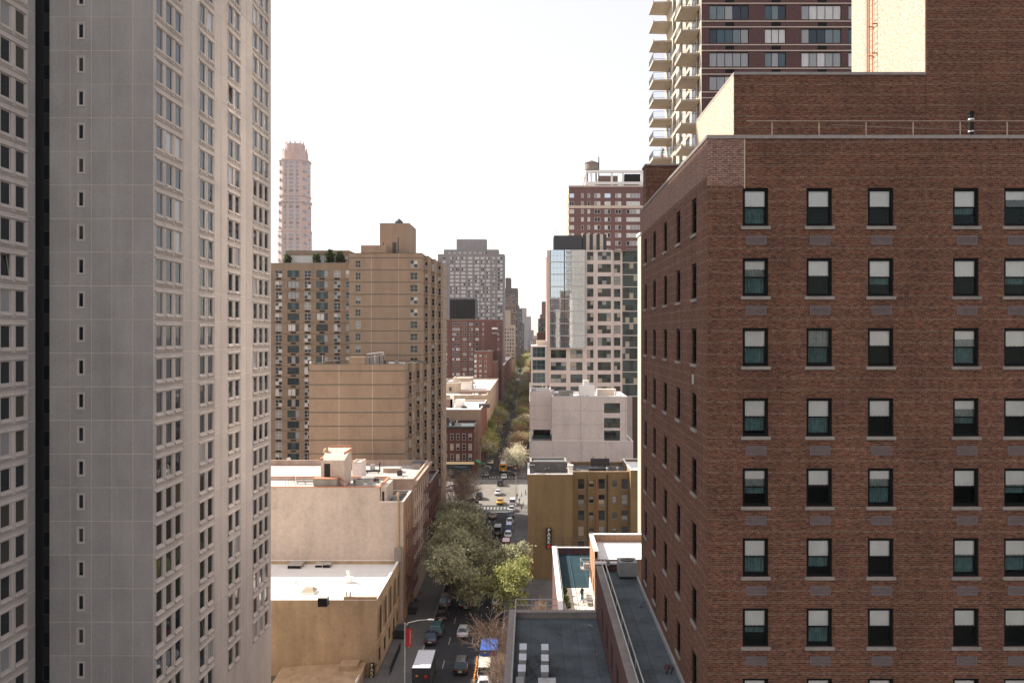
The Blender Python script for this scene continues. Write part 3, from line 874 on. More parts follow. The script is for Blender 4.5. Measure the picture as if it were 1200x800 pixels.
# two faces where sunlight on the red brick is painted as paler brick
b = MB(); b.box(UX - .03, UX - .001, UY0 + .02, UY1 - .02, ZT - .5, UZ - .01); part(bb, 'sun_painted_face', b, 'brick_sunlit'); b = MB(); b.box(TXB - .03, TXB - .001, UY0 + .02, UY1 - .02, UZ + .14, 72); part(bb, "sun_painted_face", b, "brick_sunlit")
# ladder on the tall face
b = MB()
ly = Yside(1026, TXB)
for y in (ly - .22, ly + .22): b.tube((TXB - .25, y, UZ + .2), (TXB - .25, y, 72.5), .025, n=5)
for k in range(44): b.tube((TXB - .25, ly - .22, UZ + .4 + k * .3), (TXB - .25, ly + .22, UZ + .4 + k * .3), .015, n=4)
for k in range(8):
    zz = UZ + 1.2 + 1.5 * k
    b.box(TXB - .27, TXB, ly - .26, ly - .2, zz, zz + .05); b.box(TXB - .27, TXB, ly + .2, ly + .26, zz, zz + .05)
part(bb, "ladder", b, "rust")
b = MB(); b.tube((TXB - .14, ly + .75, UZ + .1), (TXB - .14, ly + .75, 72), .06, n=6); b.tube((TXB - .12, ly + 1.0, UZ + .1), (TXB - .12, ly + 1.0, 72), .03, n=5); part(bb, "drain_pipe", b, "coping_pale")
# parapet rail, cable, vent pipe
zr = Z(142, 34.3)
b = MB(); b.tube((X(875, 34.3), 34.3, zr), (27, 34.3, zr), .028, n=6)
for i in range(9): b.tube((X(905, 34.3) + i * 1.95, 34.32, ZT + .1), (X(905, 34.3) + i * 1.95, 34.32, zr), .025, n=5)
part(bb, "parapet_rail", b, "rail_brown")
b = MB(); p = [(X(975, 34.5), 34.5, Z(146, 34.5)), (X(1060, 34.5), 34.5, Z(150, 34.5)), (X(1140, 34.5), 34.5, Z(153, 34.5)), (27, 34.5, Z(154, 34.5))]
for a, c in zip(p[:-1], p[1:]): b.tube(a, c, .018, n=4)
part(bb, "cable", b, "rail_brown")
b = MB(); vx = X(1138, 34.6); b.lathe([(.10, ZT - .3), (.10, Z(133, 34.6)), (.13, Z(133, 34.6)), (.13, Z(133, 34.6) + .06)], 10, (vx, 34.6)); vp = part(bb, "vent_pipe", b, "frame_black")
b = MB(); b.lathe([(.12, Z(141, 34.6)), (.12, Z(141, 34.6) + .06)], 10, (vx, 34.6)); b.lathe([(.12, Z(155, 34.6)), (.12, Z(155, 34.6) + .06)], 10, (vx, 34.6)); part(vp, "clamp", b, "metal_pale")
# rear bulkhead and a pale block added for the sunlit wall strip behind
b = MB(); b.box(X(756.5, 54.1), 12.5, 53.95, 55.3, 30, Z(195, 54.1)); rb = part(bb, "rear_bulkhead", b, "brick_red")
b = MB(); b.box(X(755.5, 54), 12.6, 53.85, 55.4, Z(195, 54.1), Z(195, 54.1) + .12); part(rb, "coping", b, "coping_grey")
b = MB(); b.box(X(762, 53.9), X(771, 53.9), 53.88, 53.94, Z(238, 54), Z(225, 54)); part(rb, "door", b, "rust_dark")
sh = thing("sunlit_wall_block", "slim cream block standing in for a sunlit wall behind the brown brick building", "chimney", (X(752, 101), 102, 0))
b = MB(); b.box(X(751, 100), X(770, 100), 100, 103, 0, Z(275, 100)); part(sh, "shaft", b, "cream_render")
b = MB(); b.box(X(751, 100) - .15, X(770, 100) + .15, 99.85, 103.15, Z(275, 100), Z(275, 100) + .3); part(sh, "cap", b, "cap_white")

# ================================================================== tower with balconies
bt = thing("balcony_tower", "plum brick high-rise with cream balconies stacked up its left side", "tower", (34, 113, 0))
BX, BY, BYE = X(822, 100), 100.0, 127.5
BT = 122.0
RH = 2.85
rows = [Z(93 / 4.0, 100) - RH * k for k in range(-13, 7)]         # window sill heights
groups = [(831, 877.5, 5), (896, 921, 3), (939, 986, 5), (994, 1040, 5), (1058, 1083, 3), (1101, 1147, 5)]
hF = []
for r in rows:
    for p0, p1, n in groups: hF.append((X(p0, BY), X(p1, BY), r, r + 1.75))
sidew = [(101.4, 102.6), (107.4, 110.0), (112.4, 115.0), (117.4, 120.0)]  # enlarged and mirror-bright, to throw sunlight onto the concrete tower
hL = [(a, c, r - .3, r + 2.0) for r in rows for a, c in sidew]
b = MB(); b.facade('F', BY, BX, BX + 45, 0, BT, hF, .2); part(bt, "front_wall", b, "brick_dark")
b = MB(); b.facade('L', BX, BY, BYE, 0, BT, hL, .2); b.facade('B', BYE, BX, BX + 45, 0, BT); b.facade('R', BX + 45, BY, BYE, 0, BT); b.quad((BX, BY, BT), (BX + 45, BY, BT), (BX + 45, BYE, BT), (BX, BYE, BT)); part(bt, "side_wall", b, "cream_render")
inview = [r for r in rows if 62 < r < 90]
for r in rows:
    near = r in inview
    for gi, (p0, p1, n) in enumerate(groups):
        if near or gi < 3:
            pal = ("blind_white", "blind_white", "blind_grey") if random.random() < .5 else ("glass_teal", "curtain_teal", "blind_grey", "glass_dark")
            w0, w1 = X(p0, BY), X(p1, BY)
            window(bt, 'F', BY, (w0 + w1) / 2, r, round(w1 - w0, 3), 1.75, n, 1, "frame_black", pal, .10, .07, split=near and p0 < 1010)
    for a, c in sidew:
        window(bt, 'L', BX, (a + c) / 2, r - .3, round(c - a, 2), 2.3, 2 if c - a > 2 else 1, 1, "frame_dark", ("glass_mirror",), .08, .07)
    if near:
        for zz in (r - .26, r - .96):
            b = MB(); b.box(BX - .03, BX + 45, BY - .06, BY + .05, zz, zz + .12); part(bt, "string_course", b, "coping_pale")
        for p0, p1, n in groups[:4]:
            m = (X(p0, BY) + X(p1, BY)) / 2 + .1
            put(bt, "ac_grille", cached("btg", lambda: MB().box(-.55, .55, -.03, .05, 0, .48).mesh("ac_grille", "frame_black")), (m, BY, r - .80))
# balconies
def balcony(y0, y1, out):
    b = MB(); b.prism([(0, y0), (-out, y0 + .25), (-out, y1 - .25), (0, y1)], 'z', -.22, 0)
    b.prism([(-out, y0 + .25), (-out + .12, y0 + .25), (-out + .12, y1 - .25), (-out, y1 - .25)], 'z', 0, .18)
    slab = b.mesh("balcony", "balcony_concrete")
    r = MB()
    pts = [(0, y0 + .05), (-out + .05, y0 + .3), (-out + .05, y1 - .3), (0, y1 - .05)]
    for (xa, ya), (xb, yb) in zip(pts[:-1], pts[1:]):
        r.tube((xa, ya, 1.08), (xb, yb, 1.08), .03, n=5); r.tube((xa, ya, .2), (xb, yb, .2), .025, n=5)
        n = int(max(2, math.hypot(xb - xa, yb - ya) / .16))
        for i in range(n + 1):
            t = i / n; r.tube((xa + (xb - xa) * t, ya + (yb - ya) * t, 0), (xa + (xb - xa) * t, ya + (yb - ya) * t, 1.08), .014, n=3, cap=False)
    return slab, r.mesh("railing", "frame_dark")
bal = [balcony(101.0, 106.0, 2.25), balcony(121.0, 126.0, 2.7)]
for r in rows:
    for k, (slab, rail) in enumerate(bal):
        o = put(bt, "balcony", slab, (BX, 0, r - .75))
        if r in inview: put(o, "railing", rail, (BX, 0, r - .75))
    b = cached("soff", lambda: MB().box(.25, .3, 104, 107.2, 0, 2.2).mesh("balcony_door", "glass_dark"))
for r in inview:
    for y0 in (103.6, 122.2): put(bt, "balcony_door", cached("bdoor", lambda: MB().ring(-1.1, 1.1, 0, 2.15, .07, -.03, .04).box(-1.03, 1.03, -.01, .02, .05, 2.1, 1).mesh("balcony_door", ["frame_dark", "glass_dark"])), (BX, y0 + 1, r - .72), ROT['L'])
r = inview[len(inview) // 2]
def potplant():
    b = MB(); b.lathe([(.16, 0), (.22, .35)], 8); b2 = MB()
    for i in range(40):
        t, z = random.random() * 6.28, .35 + random.random() * .9
        x, y = math.cos(t) * .32 * random.random(), math.sin(t) * .32 * random.random()
        b2.quad((x, y, z), (x + .12, y + .03, z + .05), (x + .1, y + .1, z + .16), (x - .02, y + .08, z + .1))
    return b, b2
pp = thing("potted_plant", "leafy potted shrub on a balcony of the plum brick high-rise", "plant", (BX - 1.4, 121.0, [q for q in inview if q < 75][0] - .745 if any(q < 75 for q in inview) else 70))
a, c = potplant(); put(pp, "pot", a.mesh("pot", "terracotta"), (0, 0, 0), world=False); put(pp, "foliage", c.mesh("foliage", "leaf_dark"), (0, 0, 0), world=False)

# ================================================================== mid-distance buildings
def win_grid(root, side, c, us, vs, w, h, cols=2, rows=1, frame="frame_dark", panes=("glass_dark",), d=.12, split=False, fw=.06):
    for u in us:
        for v in vs: window(root, side, c, u, v, w, h, cols, rows, frame, panes, d, fw, split)
def holes(us, vs, w, h): return [(u - w / 2, u + w / 2, v, v + h) for u in us for v in vs]
def box_part(root, name, mat, *bxs):
    b = MB()
    for q in bxs: b.box(*q)
    return part(root, name, b, mat)
CL = random.Random(99)
def clutter(root, x0, x1, y0, y1, z, n, mats=("galvanised", "metal_dark", "coping_grey", "white_paint")):
    """vents, flues, ducts and hatches standing about on a roof"""
    for i in range(n):
        x, y, k, m = CL.uniform(x0, x1), CL.uniform(y0, y1), CL.randrange(5), CL.choice(mats)
        b = MB()
        if k == 0: b.lathe([(.12, z), (.12, z + .9), (.26, z + .95), (.26, z + 1.1), (.08, z + 1.25)], 8, (x, y)); nm = "roof_vent"
        elif k == 1:
            h = CL.uniform(.8, 2.6); b.tube((x, y, z), (x, y, z + h), .07, n=6); nm = "roof_flue"
        elif k == 2:
            w, l, h = CL.uniform(.5, 1.1), CL.uniform(.6, 1.4), CL.uniform(.3, .9); b.box(x - w, x + w, y - l, y + l, z, z + h); b.box(x - w - .06, x + w + .06, y - l - .06, y + l + .06, z + h, z + h + .07); nm = "roof_hatch"
        elif k == 3:
            L = min(CL.uniform(2, 5), max(1.2, x1 - x)); x = min(x, x1 - L); b.box(x, x + L, y - .2, y + .2, z + .25, z + .6)
            for q in range(3): b.box(x + L * q / 2.2, x + L * q / 2.2 + .1, y - .22, y + .22, z, z + .25)
            nm = "roof_duct"
        else:
            b.box(x - .45, x + .45, y - .4, y + .4, z + .15, z + .95); b.lathe([(.3, z + .951), (.3, z + 1.0)], 10, (x, y)); b.box(x - .4, x + .4, y - .3, y - .2, z, z + .15); b.box(x - .4, x + .4, y + .2, y + .3, z, z + .15); nm = "roof_condenser"
        part(root, nm, b, m)
def course(root, z, x0, x1, y0, y1, mat="band_olive", h=.16, e=.03, name="string_course"):
    box_part(root, name, mat, (x0 - e, x1 + e, y0 - e, y0 + .1, z, z + h), (x1 - .1, x1 + e, y0 + .1, y1, z, z + h), (x0 - e, x0 + .1, y0 + .1, y1, z, z + h))
MIXP = ("glass_dark", "blind_white", "glass_dark", "blind_grey", "glass_warm", "glass_dark")

# ------------------------------------------------------------------ beige stepped apartment block
bg_ = thing("beige_apartment_block", "stepped beige brick apartment block with dark storey lines, left of the street", "building", (-45, 195, 0))
# lower block
LY, LX0, LX1 = 171.0, X(362, 171), X(474, 171)
LZ = Z(427, 171); fl = 16.2 * 171 / F
lrow = [Z(435 + 16.2 * k, 171) for k in range(0, 14) if Z(435 + 16.2 * k, 171) > 2]
su = [173.6, 179.0, 184.4, 189.8]
sv = [z - 2.1 for z in lrow[:-1]]
shell(bg_, LX0, LX1, LY, 194.0, 0, LZ, "brick_beige", None, .2, .7, "roof_tar", "band_olive", .10)
for z in lrow: course(bg_, z, LX0, LX1, LY, 194, h=.22)
for px in (397, 436): box_part(bg_, "expansion_joint", "coping_pale", (X(px, LY), X(px, LY) + .10, LY - .015, LY + .05, 0, LZ - .02))
def stagger(x, y0, y1, zt, rows_, step, deep, n):
    """bays stepping out towards the street, each with a window facing down the street and one facing across it"""
    for k in range(n):
        xa, xb, ya = x + step * k - .3, x + step * (k + 1), y0 + deep * k
        um = (x + step * k + .05 + xb) / 2
        hf = holes([um], rows_, step * .74, 1.75); hr = holes([ya + deep * .45], rows_, 2.4, 1.75)
        shell(bg_, xa, xb, ya, y1, 0, zt - .25 * k, "brick_beige", {'F': hf, 'R': hr}, .2, .5, "roof_tar", "band_olive", .1, "bay_wall")
        win_grid(bg_, 'F', ya, [um], rows_, round(step * .74, 2), 1.75, 1, 2, "frame_pale", MIXP)
        win_grid(bg_, 'R', xb, [ya + deep * .45], rows_, 2.4, 1.75, 2, 1, "frame_pale", MIXP)
        for z in rows_: box_part(bg_, "string_course", "band_olive", (x + step * k + .02, xb + .03, ya - .03, ya + .1, z - .5, z - .34), (xb - .1, xb + .03, ya + .101, y1, z - .5, z - .34))
stagger(LX1, 176.0, 193.9, LZ - .1, sv, .85, 6.0, 3)
box_part(bg_, "raised_parapet", "brick_beige", (X(409, LY), X(427, LY), LY - .04, LY + 2.5, LZ - .3, Z(418, LY)))
# upper block
UYB, UX0, UX1 = 194.0, X(409, 194), X(494, 194)
UZT = Z(297, 194); uf = 14.26 * 194 / F
urow = [Z(302.5 + 14.26 * k, 194) for k in range(21) if Z(302.5 + 14.26 * k, 194) > 3]
c1, c2 = X(419.5, UYB), X(485, UYB)
uv = [z - 2.2 for z in urow[:-1]]
su2 = [199.5, 206.5, 213.5, 220.5]
sh_ = holes([c1], uv, 1.25, 1.7) + holes([c2], uv, 1.75, 1.7)
shell(bg_, UX0, UX1, UYB, 225.0, 0, UZT, "brick_beige", {'F': sh_}, .2, .8, "roof_tar", "band_olive", .12)
win_grid(bg_, 'F', UYB, [c1], uv, 1.25, 1.7, 2, 2, "frame_pale", MIXP)
win_grid(bg_, 'F', UYB, [c2], uv, 1.75, 1.7, 2, 2, "frame_pale", MIXP)
for z in urow: course(bg_, z, UX0, UX1, UYB, 225, h=.2)
for px in (435, 467): box_part(bg_, "expansion_joint", "coping_pale", (X(px, UYB), X(px, UYB) + .08, UYB - .015, UYB + .05, LZ, UZT - .02))
stagger(UX1, 199.0, 224.0, UZT - .2, uv, .92, 6.0, 3)
box_part(bg_, "raised_parapet", "brick_beige", (X(423, UYB), X(452, UYB), UYB - .05, UYB + 8, UZT - .2, Z(287.5, UYB)))
bx0, bx1 = X(445, 200), X(479.5, 200)
shell(bg_, bx0, bx1, 200, 212, UZT - .8, Z(262, 200), "brick_beige", None, .1, .3, "roof_tar", "coping_grey", .1, "bulkhead_wall")
box_part(bg_, "bulkhead_door", "frame_dark", (X(460, 200), X(464.5, 200), 199.93, 200.05, UZT - .8, Z(284, 200)))
b = MB(); b.lathe([(1.0, Z(262, 203)), (1.0, Z(260, 203)), (0.05, Z(256, 203))], 8, (X(467.5, 203), 203)); part(bg_, "roof_vent", b, "frame_dark")
for px, zz in ((449, 3.0), (453, 1.8), (466.5, 4.2)): 
    b = MB(); b.tube((X(px, 197), 197, UZT - .6), (X(px, 197), 197, UZT + zz), .12, n=6); part(bg_, "roof_pipe", b, "metal_dark")
# roof clutter on the lower block
b = MB()
for i in range(4): b.box(X(428, 180) + i * 1.05, X(428, 180) + i * 1.05 + .9, 180, 181.6, LZ - .7, LZ + 1.3 + .15 * i)
part(bg_, "roof_tanks", b, "coping_grey")["kind"] = "stuff"
b = MB(); b.tube((X(431, 181), 180.2, LZ + 1.9), (X(450, 181), 180.2, LZ + 2.3), .12, n=6); b.tube((X(450, 181), 180.2, LZ - .7), (X(450, 181), 180.2, LZ + 2.3), .12, n=6); part(bg_, "roof_duct", b, "metal_pale")
box_part(bg_, "roof_railing", "metal_dark", (X(364, LY), X(408, LY), LY + 3, LY + 3.06, LZ + .1, LZ + .18), (X(364, LY), X(408, LY), LY + 3, LY + 3.06, LZ + .5, LZ + .56))
# the wing behind on the left
WY, WX0, WX1 = 209.0, X(300, 209), X(409.5, 209)
WZ = Z(308.5, 209)
wrow = [Z(324.8 + 12.62 * k, 209) for k in range(22) if Z(324.8 + 12.62 * k, 209) > 3]      # sill heights
wf = 12.62 * 209 / F
narrow = [X(p, WY) for p in (309, 326.4, 360.4, 395)]
wide = [X(p, WY) for p in (343.7, 377.5)]
hw = holes(narrow, wrow, 1.75, 1.75) + holes(wide, wrow, 2.95, 1.75) + holes([X(407, WY)], wrow, .9, 1.75)
shell(bg_, WX0, WX1, WY, 224, 0, WZ, "beige_dark", {'F': hw}, .25, .9, "roof_tar", "coping_grey", .12, "wing_wall")
WP = ("glass_dark", "glass_dark", "blind_white", "blind_grey", "glass_warm", "glass_teal")
win_grid(bg_, 'F', WY, narrow, wrow, 1.75, 1.75, 2, 2, "frame_white", WP, .15)
win_grid(bg_, 'F', WY, wide, wrow, 2.95, 1.75, 3, 1, "frame_dark", WP, .15)
win_grid(bg_, 'F', WY, [X(407, WY)], wrow, .9, 1.75, 1, 2, "frame_white", WP, .15)
gm = MB().box(-.65, .65, -.06, .1, 0, .36).mesh("ac_grille", "frame_black")
for z in wrow:
    for u in narrow[1:] + wide: put(bg_, "ac_grille", gm, (u, WY, z - .55))
    course(bg_, z - .75, WX0, WX1, WY, 224, h=.12)
# penthouse with planted terrace
PY = 213.0
shell(bg_, X(335, PY), X(409, PY), PY, 222, WZ - .9, Z(294, PY), "beige_dark", {'F': [(X(339, PY), X(368, PY), WZ - .7, Z(299, PY)), (X(373, PY), X(399, PY), WZ - .7, Z(299, PY)), (X(404, PY), X(408, PY), WZ - .7, Z(299, PY))]}, .3, .2, "roof_tar", "coping_grey", .12, "penthouse_wall")
for a, c, n in ((339, 368, 4), (373, 399, 4), (404, 408, 1)):
    window(bg_, 'F', PY, (X(a, PY) + X(c, PY)) / 2, WZ - .7, round(X(c, PY) - X(a, PY), 2), round(Z(299, PY) - WZ + .7, 2), n, 1, "frame_white", ("blind_white", "blind_grey", "glass_sky"), .2)
def shrub(name, label, loc, r, h, mat, n=500, group=None, dense=.05):
    P = rng.normal(0, 1, (n, 3)); P /= np.linalg.norm(P, axis=1)[:, None]; P *= rng.uniform(.3, 1, (n, 1)) ** .5
    P = P * np.array([r, r, h / 2]) + np.array([0, 0, h / 2])
    s = dense * 2 * max(r, h / 3)
    A = rng.normal(0, s, (n, 3)); B = rng.normal(0, s, (n, 3))
    V = np.stack([P - A, P - B, P + A, P + B], 1).reshape(-1, 3)
    V[:, 2] = np.abs(V[:, 2])
    me = leaf_mesh(V, n, mat, "foliage")
    root = thing(name, label, "plant", loc, group)
    put(root, "foliage", me, world=False)
    b = MB(); b.tube((0, 0, 0), (0, 0, h * .7), r * .06 + .01, r * .02 + .005, 5); put(root, "stem", b.mesh("stem", "bark"), world=False)
    return root
def leaf_mesh(V, n, mat, name):
    me = bpy.data.meshes.new(name)
    me.vertices.add(4 * n); me.vertices.foreach_set("co", V.astype(np.float32).ravel())
    me.loops.add(4 * n); me.loops.foreach_set("vertex_index", np.arange(4 * n, dtype=np.int32))
    me.polygons.add(n); me.polygons.foreach_set("loop_start", np.arange(0, 4 * n, 4, dtype=np.int32))
    me.update(calc_edges=True)
    me.materials.append(M[mat])
    return me
for k, px in enumerate((337.5, 371, 387, 398, 402)):
    shrub("terrace_shrub", "small green shrub on the roof terrace of the beige apartment block", (X(px, 211), 211, WZ - .9), .55, (3.2, 3.6, 4.4, 4.0, 2.6)[k], "leaf_dark", 160, "shrubs on the beige block's roof terrace", .16)

# ------------------------------------------------------------------ tan low building with arched windows and a white roof
tn = thing("tan_hall", "low tan stucco hall with white roof and arched windows along the street", "building", (-40, 123, 0))
NY, NYB, NX, NZ = 113.6, 133.6, BL - .6, Z(703, 113.6)
def arch_side(root, x, ys, w, z0, z1, mat):
    """round-headed recesses in a wall facing +x, built as frames with glass"""
    for y in ys:
        b = MB(); r = w / 2; n = 8
        arc = [(y + r * math.cos(math.pi * i / n), z1 - r + r * math.sin(math.pi * i / n)) for i in range(n + 1)]
        outer = [(y + (r + .22) * math.cos(math.pi * i / n), z1 - r + (r + .22) * math.sin(math.pi * i / n)) for i in range(n + 1)]
        inn = [(y + r, z0)] + arc + [(y - r, z0)]; out = [(y + r + .22, z0)] + outer + [(y - r - .22, z0)]
        for i in range(len(inn) - 1):
            q = [inn[i], inn[i + 1], out[i + 1], out[i]]
            b.prism(q, 'x', x, x + .16)
        f = part(root, "arched_window", b, mat)
        g = MB(); g.prism(inn[::-1], 'x', x - .05, x + .02); part(f, "pane", g, "glass_dark")
        g = MB(); g.box(x + .02, x + .06, y - .04, y + .04, z0, z1 - .1); g.box(x + .02, x + .06, y - r, y + r, z0 + (z1 - z0) * .5, z0 + (z1 - z0) * .5 + .08); part(f, "glazing_bar", g, "frame_dark")
sq = holes([116.2, 120.2, 124.2, 128.2, 131.6], [1.0], 1.5, 2.0)
shell(tn, -62, NX, NY, NYB, 0, NZ, "stucco_tan", {'R': sq}, .3, .55, "roof_white", "cap_white", .08)
win_grid(tn, 'R', NX, [116.2, 120.2, 124.2, 128.2, 131.6], [1.0], 1.5, 2.0, 2, 1, "frame_dark")
arch_side(tn, NX, [116.0, 120.2, 124.4, 128.6, 132.2], 1.7, 4.8, 9.0, "stucco_tan")
for z in (3.6, 4.2): box_part(tn, "string_course", "stucco_tan", (NX + .001, NX + .18, NY, NYB, z, z + .22))
box_part(tn, "raised_parapet", "stucco_tan", (X(402.5, NY), NX + .02, NY - .03, NY + .45, NZ - .3, NZ + .45))
for px in (405.5, 410): 
    b = MB(); b.lathe([(.14, NZ + .45), (.14, NZ + 1.0), (.2, NZ + 1.05), (.1, NZ + 1.2)], 8, (X(px, NY), NY + .2)); part(tn, "vent_pot", b, "white_paint")
def roof_vent(px, py, w, h, mats, label, z, kind=0):
    y = Yground(py, z); x = X(px, y)
    t = thing("roof_vent", label, "roof vent", (x, y, z))
    b = MB(); b.box(-w / 2, w / 2, -w / 2, w / 2, 0, h); put(t, "curb", b.mesh("curb", mats), world=False)
    if kind == 0:
        b = MB(); b.lathe([(.18, h), (.18, h + .5), (.34, h + .6), (.34, h + .75), (.12, h + .95)], 8); b.tube((.0, 0, h + .5), (-.3, .1, h + 1.0), .12, n=6); put(t, "cowl", b.mesh("cowl", "white_paint"), world=False)
    elif kind == 1:
        b = MB(); b.loft([[(-w * .5, -w * .5, h), (w * .5, -w * .5, h), (w * .5, w * .5, h), (-w * .5, w * .5, h)], [(-w * .3, -w * .2, h + .45), (w * .3, -w * .2, h + .45), (w * .3, w * .2, h + .45), (-w * .3, w * .2, h + .45)]]); put(t, "skylight_glass", b.mesh("skylight_glass", "blind_warm"), world=False)
    else:
        b = MB(); b.box(-w / 2 - .05, w / 2 + .05, -w / 2 - .05, w / 2 + .05, h, h + .08); put(t, "lid", b.mesh("lid", "metal_pale"), world=False)
        b = MB(); b.box(-w / 2 + .05, w / 2 - .05, -w / 2 - .03, -w / 2 - .001, .1, h - .1); put(t, "louvre", b.mesh("louvre", "frame_black"), world=False)
    return t
RZ = NZ - .55
roof_vent(408.5, 682, 1.0, .8, "white_paint", "square white vent with a bent cowl on the tan hall's roof", RZ)
roof_vent(362, 694, 2.0, .3, "white_paint", "low glazed skylight on the tan hall's white roof", RZ, 1)
roof_vent(379, 709, 1.25, 1.15, "metal_dark", "dark louvred fan box on the edge of the white roof", RZ + .4, 2)
roof_vent(346, 692.5, .3, .5, "white_paint", "short white gooseneck pipe on the white roof beside the skylight", RZ)
for px, w, mm, lab in ((347, 2.1, "coping_grey", "flat grey hatch in the shaded strip of the white roof"), (374.5, 1.2, "white_paint", "pale box hatch beside the blank pink wall"), (383.5, 1.2, "coping_grey", "grey box hatch beside the blank pink wall")):
    roof_vent(px, 664, w, .55, mm, lab, RZ, 2)
# low lean-to in front of it
lt = thing("lean_to", "small tan lean-to with a sloping roof against the tan hall", "shed", (-28, 108, 0))
b = MB(); x0, x1 = -34.0, X(414, 106); ya, yb = 104.0, NY - .05
b.loft([[(x0, ya, 0), (x1, ya, 0), (x1, yb, 0), (x0, yb, 0)], [(x0, ya, .2), (x1, ya, .6), (x1, yb, 1.7), (x0, yb, 1.1)]]); part(lt, "wall", b, "stucco_tan")
b = MB(); b.loft([[(x0 - .1, ya - .3, .2), (x1 + .15, ya - .3, .6), (x1 + .15, yb, 1.75), (x0 - .1, yb, 1.15)], [(x0 - .1, ya - .3, .35), (x1 + .15, ya - .3, .75), (x1 + .15, yb, 1.9), (x0 - .1, yb, 1.3)]]); part(lt, "roof", b, "stucco_tan")
box_part(lt, "upstand", "stucco_tan", (X(401, yb), X(422, yb), yb - 2.2, yb - .02, 1.0, Z(772, yb)))
box_part(lt, "poster", "sign_white", (x1 + .002, x1 + .05, 107.2, 109.6, .6, 1.9))

# ------------------------------------------------------------------ pink stucco tenement and its neighbours
pt_ = thing("pink_tenement", "pale pink stucco tenement with a blank side wall above the white roof", "building", (-40, 138, 0))
TYF, TYE, TZ, TZ2 = 133.7, 143.5, Z(571, 133.7), Z(588, 133.7)
xs = X(445, TYF)
fu = [136.0, 139.0, 141.8]
fv = [TZ2 - 2.9 - 3.0 * k for k in range(6)]
shell(pt_, -62, xs, TYF, TYE, 0, TZ, "stucco_pink", None, .2, .5, "roof_pale", "terracotta", .12)
shell(pt_, xs + .002, BL, TYF, TYE, 0, TZ2, "stucco_pink", {'R': holes(fu, fv, 1.0, 1.75)}, .2, .5, "roof_tar", "cap_white", .1, "front_wall")
box_part(pt_, "brick_front", "brick_orange", *[(BL + .001, BL + .10, a, c, 0, TZ2 - .02) for a, c in ((TYF, fu[0] - .5), (fu[0] + .5, fu[1] - .5), (fu[1] + .5, fu[2] - .5), (fu[2] + .5, TYE))])
win_grid(pt_, 'R', BL, fu, fv, 1.0, 1.75, 1, 2, "frame_dark", ("glass_dark", "glass_warm", "blind_grey"), .1)
b = MB(); b.tube((X(467, TYF), TYF - .2, Z(655, TYF)), (X(467, TYF), TYF - .2, Z(580, TYF)), .16, n=8); b.lathe([(.26, Z(580, TYF)), (.26, Z(578, TYF)), (.1, Z(576, TYF))], 8, (X(467, TYF), TYF - .2)); part(pt_, "flue_pipe", b, "stucco_tan")
box_part(pt_, "flue_base", "stone_grey", (X(463, TYF), X(471, TYF), TYF - .9, TYF - .02, RZ, Z(641, TYF)))
box_part(pt_, "wall_band", "stone_grey", (-62, X(470, TYF), TYF - .03, TYF - .001, RZ, RZ + .45))
# bulkhead with the stair door
by = 135.6
b = MB(); x0, x1 = X(376, by), X(396, by)
b.prism([(by, TZ - .3), (by, Z(539, by)), (by + 5.2, Z(529, by)), (by + 5.2, TZ - .3)], 'x', x0, x1 + 1.1); bk = part(pt_, "stair_bulkhead", b, "stucco_pink")
b = MB(); b.box(X(380, by), X(387, by), by - .04, by + .02, TZ - .2, Z(543, by)); part(bk, "door", b, "room_dark")
b = MB(); b.box(x0 - .2, x0 + .12, by - .15, by + 5.4, Z(539, by) + .02, Z(539, by) + .3); b.box(x1 + 1.0, x1 + 1.25, by - .15, by + 5.4, Z(532, by), Z(532, by) + .35); b.box(x0, x1 + 1, by + 5.2, by + 5.4, Z(529, by) - .2, Z(529, by) + .3); part(bk, "coping", b, "terracotta")
box_part(pt_, "roof_shed", "stone_grey", (X(368, 134.4), X(395, 134.4), 134.05, 135.5, TZ - .4, Z(561, 134.4)))
box_part(pt_, "shed_coping", "terracotta", (X(367.5, 134.4), X(395.5, 134.4), 134.0, 135.58, Z(561, 134.4), Z(560, 134.4)))
b = MB()
b.lathe([(.35, Z(535, 139)), (.3, Z(531, 139)), (.45, Z(530, 139)), (.4, Z(526, 139)), (.1, Z(524.5, 139))], 10, (X(382, 139), 139)); part(pt_, "chimney_pot", b, "stucco_tan")
def rail(root, p0, p1, h=1.05, mat="rust_dark", post=1.4, bars=3, name="railing", r=.025):
    b = MB(); p0, p1 = Vector(p0), Vector(p1); L = (p1 - p0).length; n = max(1, int(L / post))
    for i in range(n + 1):
        q = p0 + (p1 - p0) * (i / n); b.tube(q, q + Vector((0, 0, h)), r, n=4)
    for k in range(bars):
        o = Vector((0, 0, h * (k + 1) / bars)); b.tube(p0 + o, p1 + o, r, n=4)
    return part(root, name, b, mat)
rail(pt_, (X(335, 134.6), 134.3, TZ - .3), (X(335, 134.6), 139, TZ - .3), 1.3)
rail(pt_, (X(345, 139), 139, TZ - .3), (X(367, 139), 139, TZ - .3), 1.1)
b = MB(); b.tube((X(396, 136), 136, TZ + .6), (X(407, 136), 136.5, TZ - .4), .06, n=4); b.tube((X(396, 135), 135.3, TZ + 1.3), (X(407, 135), 135.8, TZ + .3), .05, n=4)
for i in range(6): b.box(X(397 + i * 1.7, 136), X(398.6 + i * 1.7, 136), 135.3, 136.4, TZ + .45 - i * .17, TZ + .5 - i * .17)
part(pt_, "roof_stair", b, "sign_red")
box_part(pt_, "doorway_house", "stucco_pink", (X(446, 134.2), X(452.5, 134.2), 134.05, 141, TZ2 - .5, TZ - .02))
box_part(pt_, "doorway", "room_dark", (X(448, 134.1), X(450.5, 134.1), 134.0, 134.1, TZ2 - .4, TZ - .7))
